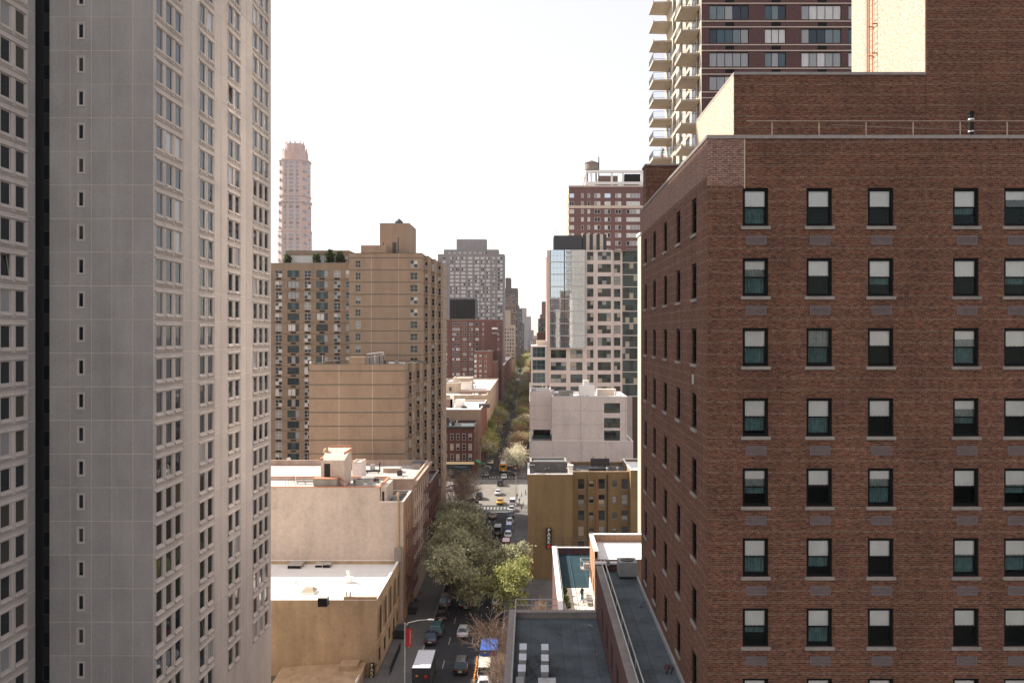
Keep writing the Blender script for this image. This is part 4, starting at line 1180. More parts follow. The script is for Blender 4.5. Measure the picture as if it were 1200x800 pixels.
# fire escapes on the orange brick front
def fire_escape(root, x, y0, y1, z):
    b = MB(); b.box(x + .1, x + 1.1, y0, y1, z - .04, z)
    for k in (.5, 1.0):
        b.tube((x + 1.1, y0, z + k), (x + 1.1, y1, z + k), .03, n=4); b.tube((x + .1, y0, z + k), (x + 1.1, y0, z + k), .03, n=4); b.tube((x + .1, y1, z + k), (x + 1.1, y1, z + k), .03, n=4)
    n = int((y1 - y0) / .3)
    for i in range(n + 1): b.tube((x + 1.1, y0 + (y1 - y0) * i / n, z), (x + 1.1, y0 + (y1 - y0) * i / n, z + 1.0), .015, n=3, cap=False)
    for s in (.35, .75): b.tube((x + s, y0 + .4, z), (x + s, y1 - .6, z + 2.9), .035, n=4)
    return part(root, "fire_escape", b, "rust_dark")
for z in fv[1:5]: fire_escape(pt_, BL + .1, 135.0, 142.6, z - .25)
# pinkish stone-fronted tenement
st = thing("stone_tenement", "pink stone-fronted tenement with a cornice, tucked against the pale pink tenement", "building", (-40, 156, 0))
SY0, SY1, SZ = 143.6, 165.0, Z(559, 146)
su_ = [145.8 + 2.75 * i for i in range(7)]
sv_ = [SZ - 4.3 - 3.15 * k for k in range(5)]
zr = shell(st, -66, BL + .25, SY0, SY1, 0, SZ, "stone_pink", {'R': holes(su_, sv_, 1.15, 1.9)}, .25, .9, "roof_pale", "stone_pink", .15)
win_grid(st, 'R', BL + .25, su_, sv_, 1.15, 1.9, 1, 2, "frame_dark", ("glass_dark", "glass_warm", "blind_grey"), .15)
hood = MB().prism([(.0, 0), (.22, .05), (.22, .2), (0, .28)], 'y', -.75, .75).mesh("window_hood", "stone_pink")
for u in su_:
    for v in sv_: put(st, "window_hood", hood, (BL + .251, u, v + 1.95)); 
b = MB(); b.prism([(BL + .26, SZ - 1.2), (BL + .45, SZ - 1.2), (BL + 1.0, SZ - .35), (BL + 1.0, SZ - .1), (BL + .26, SZ - .1)], 'y', SY0, SY1); part(st, "cornice", b, "stone_pink")
for zz in (SZ - 7.8, SZ - 14.0): box_part(st, "string_course", "stone_pink", (BL + .251, BL + .5, SY0, SY1, zz, zz + .25))
br = MB().box(0, .5, -.12, .12, -.35, .0).mesh("bracket", "stone_pink")
for i in range(22): put(st, "bracket", br, (BL + .26, SY0 + .5 + i * .97, SZ - 1.2))
for z in sv_[:4]: fire_escape(st, BL + .25, 156.0, 163.0, z - .25)
shell(st, X(414, 150), X(425, 150), 149, 153, zr, Z(541.5, 149.5), "stucco_white", None, .1, .1, "roof_white", "stone_pink", .1, "roof_hut")
shell(st, X(449, 156), X(468, 156), 156, 158, zr, Z(549, 156), "stone_pink", None, .1, .05, "roof_pale", "stone_pink", .1, "chimney_stack")
shell(st, X(483, 160), X(493, 160), 160, 163.5, zr, Z(543, 160), "stone_grey", None, .1, .05, "roof_grey", "stone_pink", .1, "roof_hut")
box_part(st, "skylight_strip", "roof_white", (X(442, 147), X(465, 147), 145, 147.5, zr + .02, zr + .5))
b = MB(); b.tube((X(445, 158), 158, zr), (X(445, 158), 158, Z(541, 158)), .14, n=6); part(st, "roof_pipe", b, "metal_dark")
# left part seen over the pink wall: lower olive wing with white roof
ol = thing("olive_rear_building", "olive grey rear building with white roof and a pale box vent, behind the pink tenement", "building", (-52, 150, 0))
b = MB()
shell(ol, X(310, 144.2), X(376, 144.2), 165.4, 170.6, 0, Z(556, 165.4) + .0, "stucco_white", None, .1, .6, "roof_white", "cap_white", .1)
for i, (px, py, w, h) in enumerate(((341, 552, 3.0, 2.2),)):
    t = thing("box_vent", "pale box vent with a tilted cowl on the olive rear building", "roof vent", (X(px, 168), 168, Z(556, 165.4) - .6))
    put(t, "box", MB().box(-1.5, 1.5, -1, 1, 0, 2.4).mesh("box", "stucco_white"), world=False)
    b = MB(); b.tube((0, 0, 2.4), (-.6, 0, 3.6), .4, n=8); put(t, "cowl", b.mesh("cowl", "white_paint"), world=False)
# next along: dark red sliver
dr = thing("dark_red_house", "narrow dark red brick house beyond the stone-fronted tenement, by the trees", "building", (-28, 172, 0))
dv = [13.6 - 3.1 * k for k in range(4)]
du = [168.0, 171.6, 175.2, 178.8]
shell(dr, -40, BL + .5, 165.2, 181, 0, 17.0, "brick_far_deep", {'R': holes(du, dv, 1.1, 1.7)}, .2, .6, "roof_grey", "coping_grey")
win_grid(dr, 'R', BL + .5, du, dv, 1.1, 1.7, 1, 2)

# ------------------------------------------------------------------ PARK building (tan) on the right
pk = thing("tan_park_building", "ochre brick building with a blank wall beside the black PARK sign", "building", (12, 166, 0))
PYF, PX0, PXM, PX1 = 158.0, X(618.3, 158), X(671, 158), X(748, 158)
PZ = Z(556, PYF)
shell(pk, PX0, PXM, PYF, 172, 0, PZ, "park_tan", None, .2, .6, "roof_pale", "cap_white", .15, "wall")
ry = 161.5
pcol = [X(p, ry) for p in (681, 693, 705, 720, 732)]
prow = [Z(p, ry) for p in (572.5, 591, 609.5, 628, 646, 664)]
wd = [1.25, .9, 1.25, .9, 1.25]
hp = [(u - w / 2, u + w / 2, v + (0 if w > 1 else .35), v + (1.95 if w > 1 else 1.6)) for u, w in zip(pcol, wd) for v in prow]
shell(pk, PXM + .002, X(740, ry), ry, 174, 0, Z(553, ry), "park_tan", {'F': hp}, .25, .6, "roof_tar", "stucco_tan", .15, "court_wall")
for u, w in zip(pcol, wd):
    for v in prow:
        big = w > 1
        window(pk, 'F', ry, u, v + (0 if big else .35), w, 1.95 if big else 1.25, 1, 2, "frame_dark", ("glass_dark", "glass_warm", "blind_warm", "glass_dark", "blind_grey"), .15, split=True)
        put(pk, "sill", cached(("pks", w), lambda: MB().box(-w / 2 - .1, w / 2 + .1, -.1, .05, -.15, -.002).mesh("sill", "stone_grey")), (u, ry, v + (0 if big else .35)))
shell(pk, X(739, 159.5) + .002, X(760, 159.5), 159.5, 174, 0, Z(551, 159.5), "park_tan", None, .2, .5, "roof_white", "cap_white", .1, "east_wall")
for px, mm, r in ((699, "rust", .1), (711.5, "metal_dark", .12), (688, "metal_dark", .06)):
    b = MB(); b.tube((X(px, ry), ry - .2, 2), (X(px, ry), ry - .2, Z(556, ry)), r, n=6); part(pk, "drain_pipe", b, mm)
for px in (623.5, 668.5):
    b = MB(); b.box(X(px, 159) - .45, X(px, 159) + .45, 158.7, 159.6, PZ, PZ + 1.5); b.box(X(px, 159) - .55, X(px, 159) + .55, 158.6, 159.7, PZ + 1.5, PZ + 1.7); part(pk, "chimney", b, "roof_tar" if px < 640 else "cap_white")
box_part(pk, "billboard_frame", "metal_dark", (X(692, 168), X(714, 168), 167.8, 168.2, PZ + .1, Z(537, 168)))
for i in range(2):
    x = X(695 + 15 * i, 168); b = MB(); b.tube((x, 168, PZ - .5), (x, 168, Z(535, 168)), .1, n=5); part(pk, "billboard_post", b, "metal_dark")
shell(pk, X(621, 164), X(664, 164), 164, 169, PZ - .6, Z(541, 164), "roof_tar", None, .1, .2, "roof_grey", "coping_grey", .1, "roof_hut")
def text_mesh(txt, size, mat, extrude=.02):
    cu = bpy.data.curves.new("t", 'FONT'); cu.body = txt; cu.size = size; cu.extrude = extrude; cu.align_x = 'CENTER'; cu.align_y = 'CENTER'; cu.offset = .012 * size
    o = bpy.data.objects.new("t", cu); COL.objects.link(o)
    dg = bpy.context.evaluated_depsgraph_get()
    me = bpy.data.meshes.new_from_object(o.evaluated_get(dg)); bpy.data.objects.remove(o)
    me.materials.clear(); me.materials.append(M[mat]); me.transform(Matrix.Rotation(math.pi / 2, 4, 'X')); return me
def park_sign(label, x, y, z0, z1, w, mats):
    s = thing("park_sign", label, "sign", (x, y, z0))
    h = z1 - z0
    b = MB(); b.box(-w / 2, w / 2, 0, .25, 0, h); put(s, "board", b.mesh("board", "sign_black"), world=False)
    ls = h * .19
    for i, ch in enumerate("PARK"):
        put(s, "letter", text_mesh(ch, ls * 1.25, mats), (0, -.03, h * .88 - i * ls * 1.0), world=False)
    b = MB()
    pts = [(math.cos(math.pi / 8 + i * math.pi / 4) * w * .36, math.sin(math.pi / 8 + i * math.pi / 4) * w * .36) for i in range(8)]
    b.prism([(p[0], p[1]) for p in pts], 'y', -.06, -.01); put(s, "red_emblem", b.mesh("red_emblem", "sign_red"), (0, 0, h * .11), world=False)
    b = MB(); b.tube((w / 2, .12, h * .85), (w / 2 + .4, .6, h * .85), .05, n=4); b.tube((w / 2, .12, h * .15), (w / 2 + .4, .6, h * .15), .05, n=4); put(s, "bracket", b.mesh("bracket", "metal_dark"), world=False)
park_sign("black upright PARK sign with white letters on the ochre brick wall", X(643.3, 157), 157.2, Z(643, 157), Z(618.5, 157), 1.05, "sign_white")
park_sign("black upright sign with cream letters on the corner of the tan hall", X(435.5, 113), 113.1, Z(801, 113), Z(777, 113), .62, "sign_cream")

# ------------------------------------------------------------------ white stucco building behind it
ws = thing("white_stucco_building", "pale pinkish stucco building with square panels behind the ochre brick building", "building", (12, 205, 0))
SYF = 196.0
x0, xm, x1, x2 = X(620.5, SYF), X(647, SYF), X(735, SYF), X(742, SYF)
zl, zu = Z(517, SYF), Z(465, SYF)
shell(ws, x0, x2, SYF, 214, 0, zl, "stucco_white", None, .2, .25, "roof_pale", "cap_white", .06, "base_wall")
wins = [(X(717.5, SYF), Z(484, SYF)), (X(717.5, SYF), Z(501.5, SYF)), (X(717.5, SYF), Z(517, SYF) + .15)]
hh = [(x - 1.9, x + 1.9, z, z + 2.35) for x, z in wins]
shell(ws, xm, x1, SYF + .5, 213, zl - .25, zu, "stucco_white", {'F': hh}, .25, .5, "roof_white", "cap_white", .1, "wall")
for x, z in wins: window(ws, 'F', SYF + .5, x, z, 3.8, 2.35, 4, 2, "frame_dark", ("glass_dark", "glass_warm", "glass_teal"), .15, .08, split=True)
shell(ws, x0 + .1, xm - .01, SYF + 4.5, 213, zl - .25, Z(459, SYF + 4.5), "stucco_white", {'F': [(X(625, 200), X(645, 200), zl, Z(503.5, 200))]}, 1.2, .4, "roof_grey", "cap_white", .1, "corner_wall")
for i in range(1, 4): box_part(ws, "reveal_joint", "stone_grey", (xm, x1 + .015, SYF + .488, SYF + .52, Z(465 + 16.4 * i, SYF), Z(465 + 16.4 * i, SYF) + .06))
for px in (680.5, 733): box_part(ws, "reveal_joint", "stone_grey", (X(px, SYF), X(px, SYF) + .06, SYF + .488, SYF + .52, zl, zu - .02))
for i in range(1, 3): box_part(ws, "reveal_joint", "stone_grey", (x0 + .1, xm, SYF + 4.488, SYF + 4.52, Z(459 + 16.4 * i, 200), Z(459 + 16.4 * i, 200) + .06))
for px in (648, 681, 710): box_part(ws, "reveal_joint", "stone_grey", (X(px, SYF), X(px, SYF) + .06, SYF - .012, SYF + .02, 6, zl - .1))
b = MB(); b.box(X(624, 201), X(646, 201), 200.3, 200.5, zl, zl + 1.0); part(ws, "balcony_glass", b, "glass_teal")
for (pa, pb, ya, top, mm) in ((628, 649, 203, 457, "stucco_white"), (655, 672, 203, 458, "coping_grey"), (679, 697, 201, 452, "cap_white"), (700, 722, 206, 456, "coping_pale"), (684, 690, 205, 446, "cap_white")):
    o = box_part(ws, "roof_plant", mm, (X(pa, ya), X(pb, ya), ya, ya + 3, zu - .5, Z(top, ya)))
rail(ws, (x0 + .3, SYF + .2, zl), (xm - .2, SYF + .2, zl), 1.0, "metal_dark", 1.2, 3, r=.04)

clutter(pt_, X(400, 138), X(440, 138), 136.5, 142.5, TZ - .5, 7)
clutter(pt_, X(340, 138), X(366, 138), 135, 142, TZ - .5, 3)
clutter(pt_, X(456, 137), X(468, 137), 136, 142, TZ2 - .5, 3)
clutter(st, X(400, 155), X(480, 155), 146, 163, SZ - .9, 14)
clutter(bg_, X(440, 180), X(470, 180), 174, 191, LZ - .7, 7)
clutter(bg_, X(366, 178), X(405, 178), 174, 190, LZ - .7, 6)
clutter(bg_, X(455, 197), X(490, 197), 195.5, 199, UZT - .8, 4)
clutter(pk, X(676, 165), X(735, 165), 163, 172.5, Z(553, ry) - .6, 9)
clutter(pk, X(625, 160), X(664, 160), 159, 163, PZ - .6, 3)
clutter(ws, X(650, 205), X(728, 205), 199, 211, zu - .5, 12)
clutter(ws, X(624, 207), X(644, 207), 203, 211, Z(459, SYF + 4.5) - .4, 3)

# ================================================================== near roofs on the right
RA, RB = 30.5, 27.3
ra = thing("upper_slate_roof", "long narrow grey roof with twin pale pipe rails beside the brown brick wall", "building", (5.9, 44, 0))
AX0 = 4.55
whole = [Yg for Yg in (37.5, 40.5, 43.5, 46.5, 49.5, 52.5)]
hs = holes(whole, [RB + .7], 1.1, 1.5)
b = MB(); b.facade('L', AX0, 22, 57.6, 0, RA + .35, hs, .2); b.facade('B', 57.6, AX0, 7.19, 0, RA + .35); b.facade('F', 22, AX0, 7.19, 0, RA + .35); b.facade('R', AX0 + .35, 22.3, 57.3, RA, RA + .35)
part(ra, "wall", b, "brick_dark")
win_grid(ra, 'L', AX0, whole, [RB + .7], 1.1, 1.5, 1, 2, "frame_black", ("glass_dark",), .1)
b = MB(); b.quad((AX0 + .3, 22, RA), (7.19, 22, RA), (7.19, 57.4, RA), (AX0 + .3, 57.4, RA)); part(ra, "roof", b, "roof_slate")
box_part(ra, "parapet_cap", "stone_grey", (AX0 - .05, AX0 + .4, 22, 57.2, RA + .35, RA + .45))
box_part(ra, "flashing", "galvanised", (7.08, 7.185, 22, 57.2, RA + .002, RA + .22))
for k, xo in enumerate((.28, .52)):
    b = MB(); b.tube((AX0 + xo, 24, RA + .85), (AX0 + xo, 57.0, RA + .85), .035, n=6)
    for i in range(11): b.tube((AX0 + xo, 25 + i * 3, RA + .3), (AX0 + xo, 25 + i * 3, RA + .85), .025, n=4)
    part(ra, "pipe_rail", b, "metal_pale")
box_part(ra, "end_parapet", "brick_dark", (AX0 - .05, 7.19, 57.3, 57.6, RA - .5, Z(658, 57.5) - .1))
box_part(ra, "end_cap", "cap_white", (AX0 - .1, 7.19, 57.25, 57.65, Z(658, 57.5) - .1, Z(658, 57.5)))
cu_ = thing("condenser_unit", "big square grey condenser unit against the brick parapet of the narrow roof", "air conditioner", (X(735, 56.1), 56.1, RA))
put(cu_, "feet", MB().box(-.55, .55, -.55, -.4, 0, .18).box(-.55, .55, .4, .55, 0, .18).mesh("feet", "metal_dark"), world=False)
b = MB(); b.box(-.62, .62, -.62, .62, .18, 1.12)
for i in range(13):
    b.box(-.58 + i * .095, -.555 + i * .095, -.64, -.62, .25, 1.05); b.box(-.64, -.62, -.58 + i * .095, -.555 + i * .095, .25, 1.05)
put(cu_, "body", b.mesh("body", "ac_body"), world=False)
put(cu_, "fan_guard", MB().lathe([(.46, 1.121), (.46, 1.17), (.12, 1.22), (.1, 1.24)], 16).mesh("fan_guard", "metal_dark"), world=False)
b = MB(); b.box(X(711, 57), X(715, 57), 57.15, 57.29, RA + .45, RA + .85); part(ra, "junction_box", b, "galvanised")
# debris on the slate roof
def scrap(label, px, py, z, n, s, mat, name="scrap_pile"):
    y = Yground(py, z); b = MB()
    for i in range(n):
        x0, y0 = random.gauss(0, s), random.gauss(0, s * 1.3); a = random.random() * 3.14; r = s * random.uniform(.15, .5)
        p = [(x0 + r * math.cos(a + t) * (1 if k % 2 else .6), y0 + r * math.sin(a + t)) for k, t in enumerate((0, 1.3, 3.0, 4.4))]
        b.prism(p, 'z', .0, random.uniform(.01, .06))
    return thing(name, label, "debris", (X(px, y), y, z + .001), mesh=b.mesh(name, mat))
scrap("scatter of dark red scraps on the narrow grey roof", 783, 781, RA, 26, .16, "rust_dark")
scrap("small dark brown scrap lying on the narrow grey roof below the red scraps", 763, 794, RA, 6, .09, "rust_dark")
scrap("small brown leaf pile on the narrow grey roof near the condenser", 732, 703, RA, 7, .12, "bark_pale")
b = MB()
for i in range(14):
    t = i / 13 * 6.0; u = (i + 1) / 13 * 6.0
    b.tube((.4 * math.sin(t) * (1 - i * .03), .7 * math.cos(t * .7) + i * .05, .02), (.4 * math.sin(u) * (1 - (i + 1) * .03), .7 * math.cos(u * .7) + (i + 1) * .05, .02), .012, n=4)
thing("loose_cable", "thin loose cable coiled on the narrow grey roof", "cable", (X(752, 51), 50.0, RA), mesh=b.mesh("loose_cable", "metal_dark"))
b = MB(); b.tube((-.25, -.5, .03), (.1, .5, .03), .03, n=5); b.tube((-.05, -.55, .03), (.25, .4, .03), .03, n=5)
thing("pipe_offcuts", "two dark pipe offcuts on the narrow grey roof by the brick wall", "pipe", (X(787, 40), 40.6, RA), mesh=b.mesh("pipe_offcuts", "metal_dark"))

rb_ = thing("lower_grey_roof", "flat grey roof carrying rows of white-topped condensers beside the street", "building", (1.6, 44, 0))
RX0, RYE = -1.45, 57.6
b = MB(); b.facade('L', RX0, 22, RYE, 0, RB + .4); b.facade('B', RYE, RX0, AX0 - .01, 0, RB + .35); b.facade('F', 22, RX0, AX0 - .01, 0, RB); b.facade('R', RX0 + .4, 22, RYE - .4, RB, RB + .4); b.facade('F', RYE - .4, RX0 + .4, AX0 - .01, RB, RB + .35)
part(rb_, "wall", b, "stone_grey")
b = MB(); b.quad((RX0 + .2, 22, RB), (AX0 - .01, 22, RB), (AX0 - .01, RYE - .2, RB), (RX0 + .2, RYE - .2, RB)); part(rb_, "roof", b, "roof_slate")
box_part(rb_, "parapet_cap", "coping_grey", (RX0 - .05, RX0 + .45, 22, RYE, RB + .4, RB + .48)); box_part(rb_, "parapet_cap", "coping_grey", (RX0 + .46, AX0 - .02, RYE - .45, RYE + .05, RB + .36, RB + .44))
b = MB()
b.tube((RX0 + .42, 24, RB + 1.25), (RX0 + .42, RYE - .2, RB + 1.25), .03, n=5); b.tube((RX0 + .42, RYE - .2, RB + 1.25), (X(653, RYE), RYE - .2, RB + 1.25), .03, n=5)
b.tube((RX0 + .42, RYE - .2, RB + .85), (X(653, RYE), RYE - .2, RB + .85), .025, n=5)
for i in range(14): b.tube((RX0 + .42, 26 + i * 2.4, RB + .45), (RX0 + .42, 26 + i * 2.4, RB + 1.25), .025, n=4)
for i in range(4): b.tube((RX0 + .42 + i * 1.1, RYE - .2, RB + .4), (RX0 + .42 + i * 1.1, RYE - .2, RB + 1.25), .025, n=4)
part(rb_, "guard_rail", b, "galvanised")
def minisplit():
    body = MB(); body.box(-.20, .20, -.46, .46, .22, .92); body.box(-.205, .205, -.47, .47, .88, .93)
    for i in range(7): body.box(-.17, .17, -.475, -.46, .30 + i * .075, .335 + i * .075)
    top = MB(); top.box(-.215, .215, -.48, .48, .93, .955)
    st_ = MB(); st_.box(-.22, .22, -.42, -.34, 0, .22); st_.box(-.22, .22, .34, .42, 0, .22)
    return body.mesh("body", "ac_body"), top.mesh("top_panel", "ac_top"), st_.mesh("stand", "metal_dark")
ms = minisplit()
def condenser(x, y, label, group, sc=1.0):
    t = thing("condenser_unit", label, "air conditioner", (x, y, RB), group)
    for n_, m_ in zip(("body", "top_panel", "stand"), ms): put(t, n_, m_, world=False)
    t.scale = (sc, 1, 1); return t
for px, py, lab, g in ((613, 757, "slim white-topped condenser in the row beside the street parapet", "condensers beside the street parapet"), (612.5, 769, "slim white-topped condenser in the row beside the street parapet", "condensers beside the street parapet"), (611.5, 782, "slim white-topped condenser in the row beside the street parapet", "condensers beside the street parapet"),
                   (638.5, 757.5, "slim white-topped condenser in the row along the middle of the flat roof", "condensers along the middle of the flat roof"), (638.5, 770, "slim white-topped condenser in the row along the middle of the flat roof", "condensers along the middle of the flat roof"), (638.3, 782.5, "slim white-topped condenser in the row along the middle of the flat roof", "condensers along the middle of the flat roof")):
    y = Yground(py, RB + .95); condenser(X(px, y), y, lab, g)
y = Yground(797, RB + .7); t = thing("duct_box", "long grey metal duct box at the end of the middle condenser row", "duct", (X(641, y), y, RB))
put(t, "body", MB().box(-.48, .48, -1.1, .35, .1, .72).mesh("body", "galvanised"), world=False); put(t, "seam", MB().box(-.49, .49, -.4, -.36, .1, .735).box(-.49, .49, -.02, .02, .1, .735).mesh("seam", "metal_pale"), world=False)
put(t, "sleeper", MB().box(-.5, .5, -.2, .2, 0, .1).mesh("sleeper", "metal_dark"), world=False)
y = Yground(795, RB + .9); t = thing("tall_condenser", "tall ribbed grey condenser at the end of the parapet row", "air conditioner", (X(609.3, y), y - .3, RB))
b = MB(); b.box(-.21, .21, -.9, .4, .1, .98)
for i in range(6): b.box(-.17 + i * .06, -.155 + i * .06, -.905, .40, .98, 1.0)
put(t, "body", b.mesh("body", "ac_body"), world=False); put(t, "stand", MB().box(-.22, .22, -.7, -.6, 0, .1).box(-.22, .22, .1, .2, 0, .1).mesh("stand", "metal_dark"), world=False)
b = MB()
for k in range(4):
    x0 = X(622, 47) + k * .12
    pts = [(x0 + .25 * math.sin(i * .9 + k), 44.0 + i * .42, RB + .05 + .16 * abs(math.sin(i * 1.3 + k))) for i in range(16)]
    for a, c in zip(pts[:-1], pts[1:]): b.tube(a, c, .014, n=5)
part(rb_, "refrigerant_pipes", b, "metal_dark")["kind"] = "stuff"
scrap("torn grey sheet lying at the far corner of the flat roof", 690, 733, RB, 8, .18, "galvanised", "torn_sheet")
scrap("small dark scrap on the flat roof beyond the condensers", 655, 743, RB, 5, .12, "metal_dark")
scrap("small rust-red scrap on the flat roof right of the condensers", 657, 783, RB, 5, .12, "rust_dark")
scrap("pale scraps on the flat roof by the long wall", 699, 765, RB, 9, .14, "stone_grey")

# ------------------------------------------------------------------ sunlit terrace building and white-roofed block behind
TZ0 = 19.0
te = thing("terrace_building", "low building with a sunlit tiled terrace and a blue covered court", "building", (4.6, 94, 0))
tx0, tx1, ty0, ty1 = 2.75, 6.48, 80.0, 105.0
b = MB(); b.facade('L', tx0, ty0, ty1, 0, TZ0 + .9); b.facade('F', ty0, tx0, tx1, 0, TZ0 + .3); b.facade('B', ty1, tx0, tx1 + 6, 0, TZ0 + .8); b.facade('R', tx0 + .4, ty0, ty1, TZ0, TZ0 + .9); b.facade('F', ty1 - .3, tx0 + .4, tx1 + 6, TZ0, TZ0 + .8); part(te, "wall", b, "brick_dark")
b = MB(); b.quad((tx0, ty0, TZ0), (tx1, ty0, TZ0), (tx1, 91.0, TZ0), (tx0, 91.0, TZ0)); part(te, "terrace_floor", b, "terrace_tile")
b = MB(); b.quad((tx0, 91.0, TZ0 + .02), (tx1 + 6, 91.0, TZ0 + .02), (tx1 + 6, ty1, TZ0 + .02), (tx0, ty1, TZ0 + .02)); part(te, "blue_court", b, "terrace_blue")
box_part(te, "parapet_cap", "cap_white", (tx0 - .06, tx0 + .46, ty0, ty1, TZ0 + .9, TZ0 + 1.0)); box_part(te, "parapet_cap", "cap_white", (tx0 + .47, tx1 + 6, ty1 - .36, ty1 + .06, TZ0 + .8, TZ0 + .9))
rail(te, (tx0 + .2, ty1 - .1, TZ0 + .9), (tx1 + 2, ty1 - .1, TZ0 + .9), 1.1, "metal_dark", 1.0, 3, r=.035)
rail(te, (tx0 + .55, ty0 + .2, TZ0), (tx0 + .55, 104, TZ0), 1.3, "galvanised", 1.6, 2, r=.03)
rail(te, (tx0 + .9, ty0 + 2.2, TZ0), (tx1 - .1, ty0 + 2.2, TZ0), 1.0, "galvanised", .8, 2, r=.025)
b = MB(); b.box(tx0 + 1.9, tx0 + 2.0, ty1 - .42, ty1 - .37, TZ0, TZ0 + .82); part(te, "blue_hose", b, "tarp_blue")
wr = thing("white_roofed_block", "small brick block with a dazzling white roof and white-capped parapet", "building", (11, 88, 0))
b = MB(); wy0, wy1, wz = 84.0, 91.2, Z(655, 84.0)
b.facade('F', wy0, 6.5, 17, 0, wz); b.facade('L', 6.5, wy0, wy1, TZ0, wz + .75, holes([86.0, 88.6], [TZ0 + 1.2], .9, 1.4), .15); b.facade('B', wy1, 6.5, 17, 0, wz + .8); b.facade('R', 17, wy0, wy1, 0, wz); b.facade('F', wy1 - .3, 6.5, 17, wz, wz + .8); b.facade('R', 6.8, wy0, wy1, wz, wz + .75)
part(wr, "wall", b, "brick_orange")
b = MB(); b.quad((6.5, wy0, wz), (17, wy0, wz), (17, wy1, wz), (6.5, wy1, wz)); part(wr, "roof", b, "roof_white")
box_part(wr, "parapet_cap", "cap_white", (6.42, 6.88, wy0, wy1 + .06, wz + .75, wz + .85)); box_part(wr, "parapet_cap", "cap_white", (6.89, 17, wy1 - .36, wy1 + .06, wz + .8, wz + .9))
box_part(wr, "white_render", "cap_white", (6.44, 6.497, wy0, wy1, TZ0 + .05, TZ0 + 1.1))
win_grid(wr, 'L', 6.5, [86.0, 88.6], [TZ0 + 1.2], .9, 1.4, 1, 2)
for i, (yy, zz) in enumerate(((85.6, TZ0 + .4), (90.3, TZ0 + 2.4))):
    b = MB(); x = 6.44
    for z_ in (zz, zz + .9):
        b.tube((x - 1.0, yy - .6, z_), (x - 1.0, yy + .6, z_), .04, n=4); b.tube((x, yy - .6, z_), (x - 1.0, yy - .6, z_), .04, n=4); b.tube((x, yy + .6, z_), (x - 1.0, yy + .6, z_), .04, n=4)
    for q in (-.6, .6): b.tube((x - 1.0, yy + q, zz), (x - 1.0, yy + q, zz + .9), .04, n=4)
    b.box(x - 1.0, x, yy - .6, yy + .6, zz - .05, zz); b.box(x - .7, x - .1, yy - .35, yy + .35, zz, zz + .5)
    part(wr, "cage_balcony", b, "galvanised")
for i, (px, py, r_, h_, mt) in enumerate(((659, 697, .3, .9, "leaf_dark"), (660.5, 706, .35, .8, "leaf_green"), (664, 712, .25, .6, "leaf_green"))):
    y = Yground(py, TZ0); shrub("potted_shrub", ("dark conical potted shrub by the terrace parapet", "round green potted shrub by the terrace parapet", "small green potted shrub at the front corner of the terrace")[i], (X(px, y) + .2, y, TZ0), r_, h_, mt, 220, None, .12)

# ================================================================== glassy pink-framed building
gp = thing("glass_corner_building", "pink concrete and glass office block with a sky-reflecting glazed corner", "building", (22, 282, 0))
GY = 271.0
gz = [Z(293 + 14.35 * k, GY) for k in range(0, 13)]        # slab levels
GB = gz[-1]
px_cols = [(688, 695.5), (700.5, 716)]
hz = []
for k in range(12):
    for a, c in px_cols: hz.append((X(a, GY), X(c, GY), gz[k + 1] + .75, gz[k] - .55))
for k in range(8, 12):
    for a, c in ((645.5, 663.5), (668.5, 682.5)): hz.append((X(a, GY), X(c, GY), gz[k + 1] + .75, gz[k] - .55))
xg0, xg1, xp, xq, xr = X(645, GY), X(686, GY), X(718, GY), X(728, GY), X(752, GY)
b = MB(); b.facade('F', GY, X(641, GY), xp, 0, gz[0], hz, .3); b.facade('L', X(641, GY), GY, 296, 0, gz[8]); b.facade('B', 296, X(641, GY), xr, 0, gz[0]); b.facade('L', xg0, GY + .5, 296, gz[8], gz[0]); b.facade('R', xp, GY, GY + 2.5, 0, gz[0])
b.quad((xg0, GY, gz[0] - .1), (xr, GY, gz[0] - .1), (xr, 296, gz[0] - .1), (xg0, 296, gz[0] - .1)); part(gp, "concrete_frame", b, "frame_pink")
GPANE = ("glass_dark", "glass_teal", "glass_warm", "glass_dark", "blind_warm", "glass_warm", "blind_grey")
for a, c, e, f in hz: window(gp, 'F', GY, (a + c) / 2, e, round(c - a, 2), round(f - e, 2), max(2, int((c - a) / 1.4)), 2, "frame_dark", GPANE, .2, .09, split=True)
# recessed bay and glass strip
hq = [(X(719.5, GY + 2), X(727, GY + 2), gz[k + 1] + .75, gz[k] - .55) for k in range(12)]
b = MB(); b.facade('F', GY + 2, xp, xq + .6, 0, gz[0], hq, .3); part(gp, "recessed_wall", b, "frame_pink")
for a, c, e, f in hq: window(gp, 'F', GY + 2, (a + c) / 2, e, round(c - a, 2), round(f - e, 2), 2, 2, "frame_dark", GPANE, .2, .09)
for k in range(12):
    window(gp, 'F', GY + 2.5, (xq + xr) / 2 + .3, gz[k + 1] + .25, round(xr - xq, 2), round(gz[k] - gz[k + 1] - .25, 2), 5, 2, "frame_dark", ("glass_teal", "glass_dark", "glass_teal", "glass_warm", "blind_warm"), .1, .08, split=True)
    box_part(gp, "floor_slab", "frame_pink", (xq + .3, xr + .3, GY + 2.3, GY + 3, gz[k + 1], gz[k + 1] + .24))
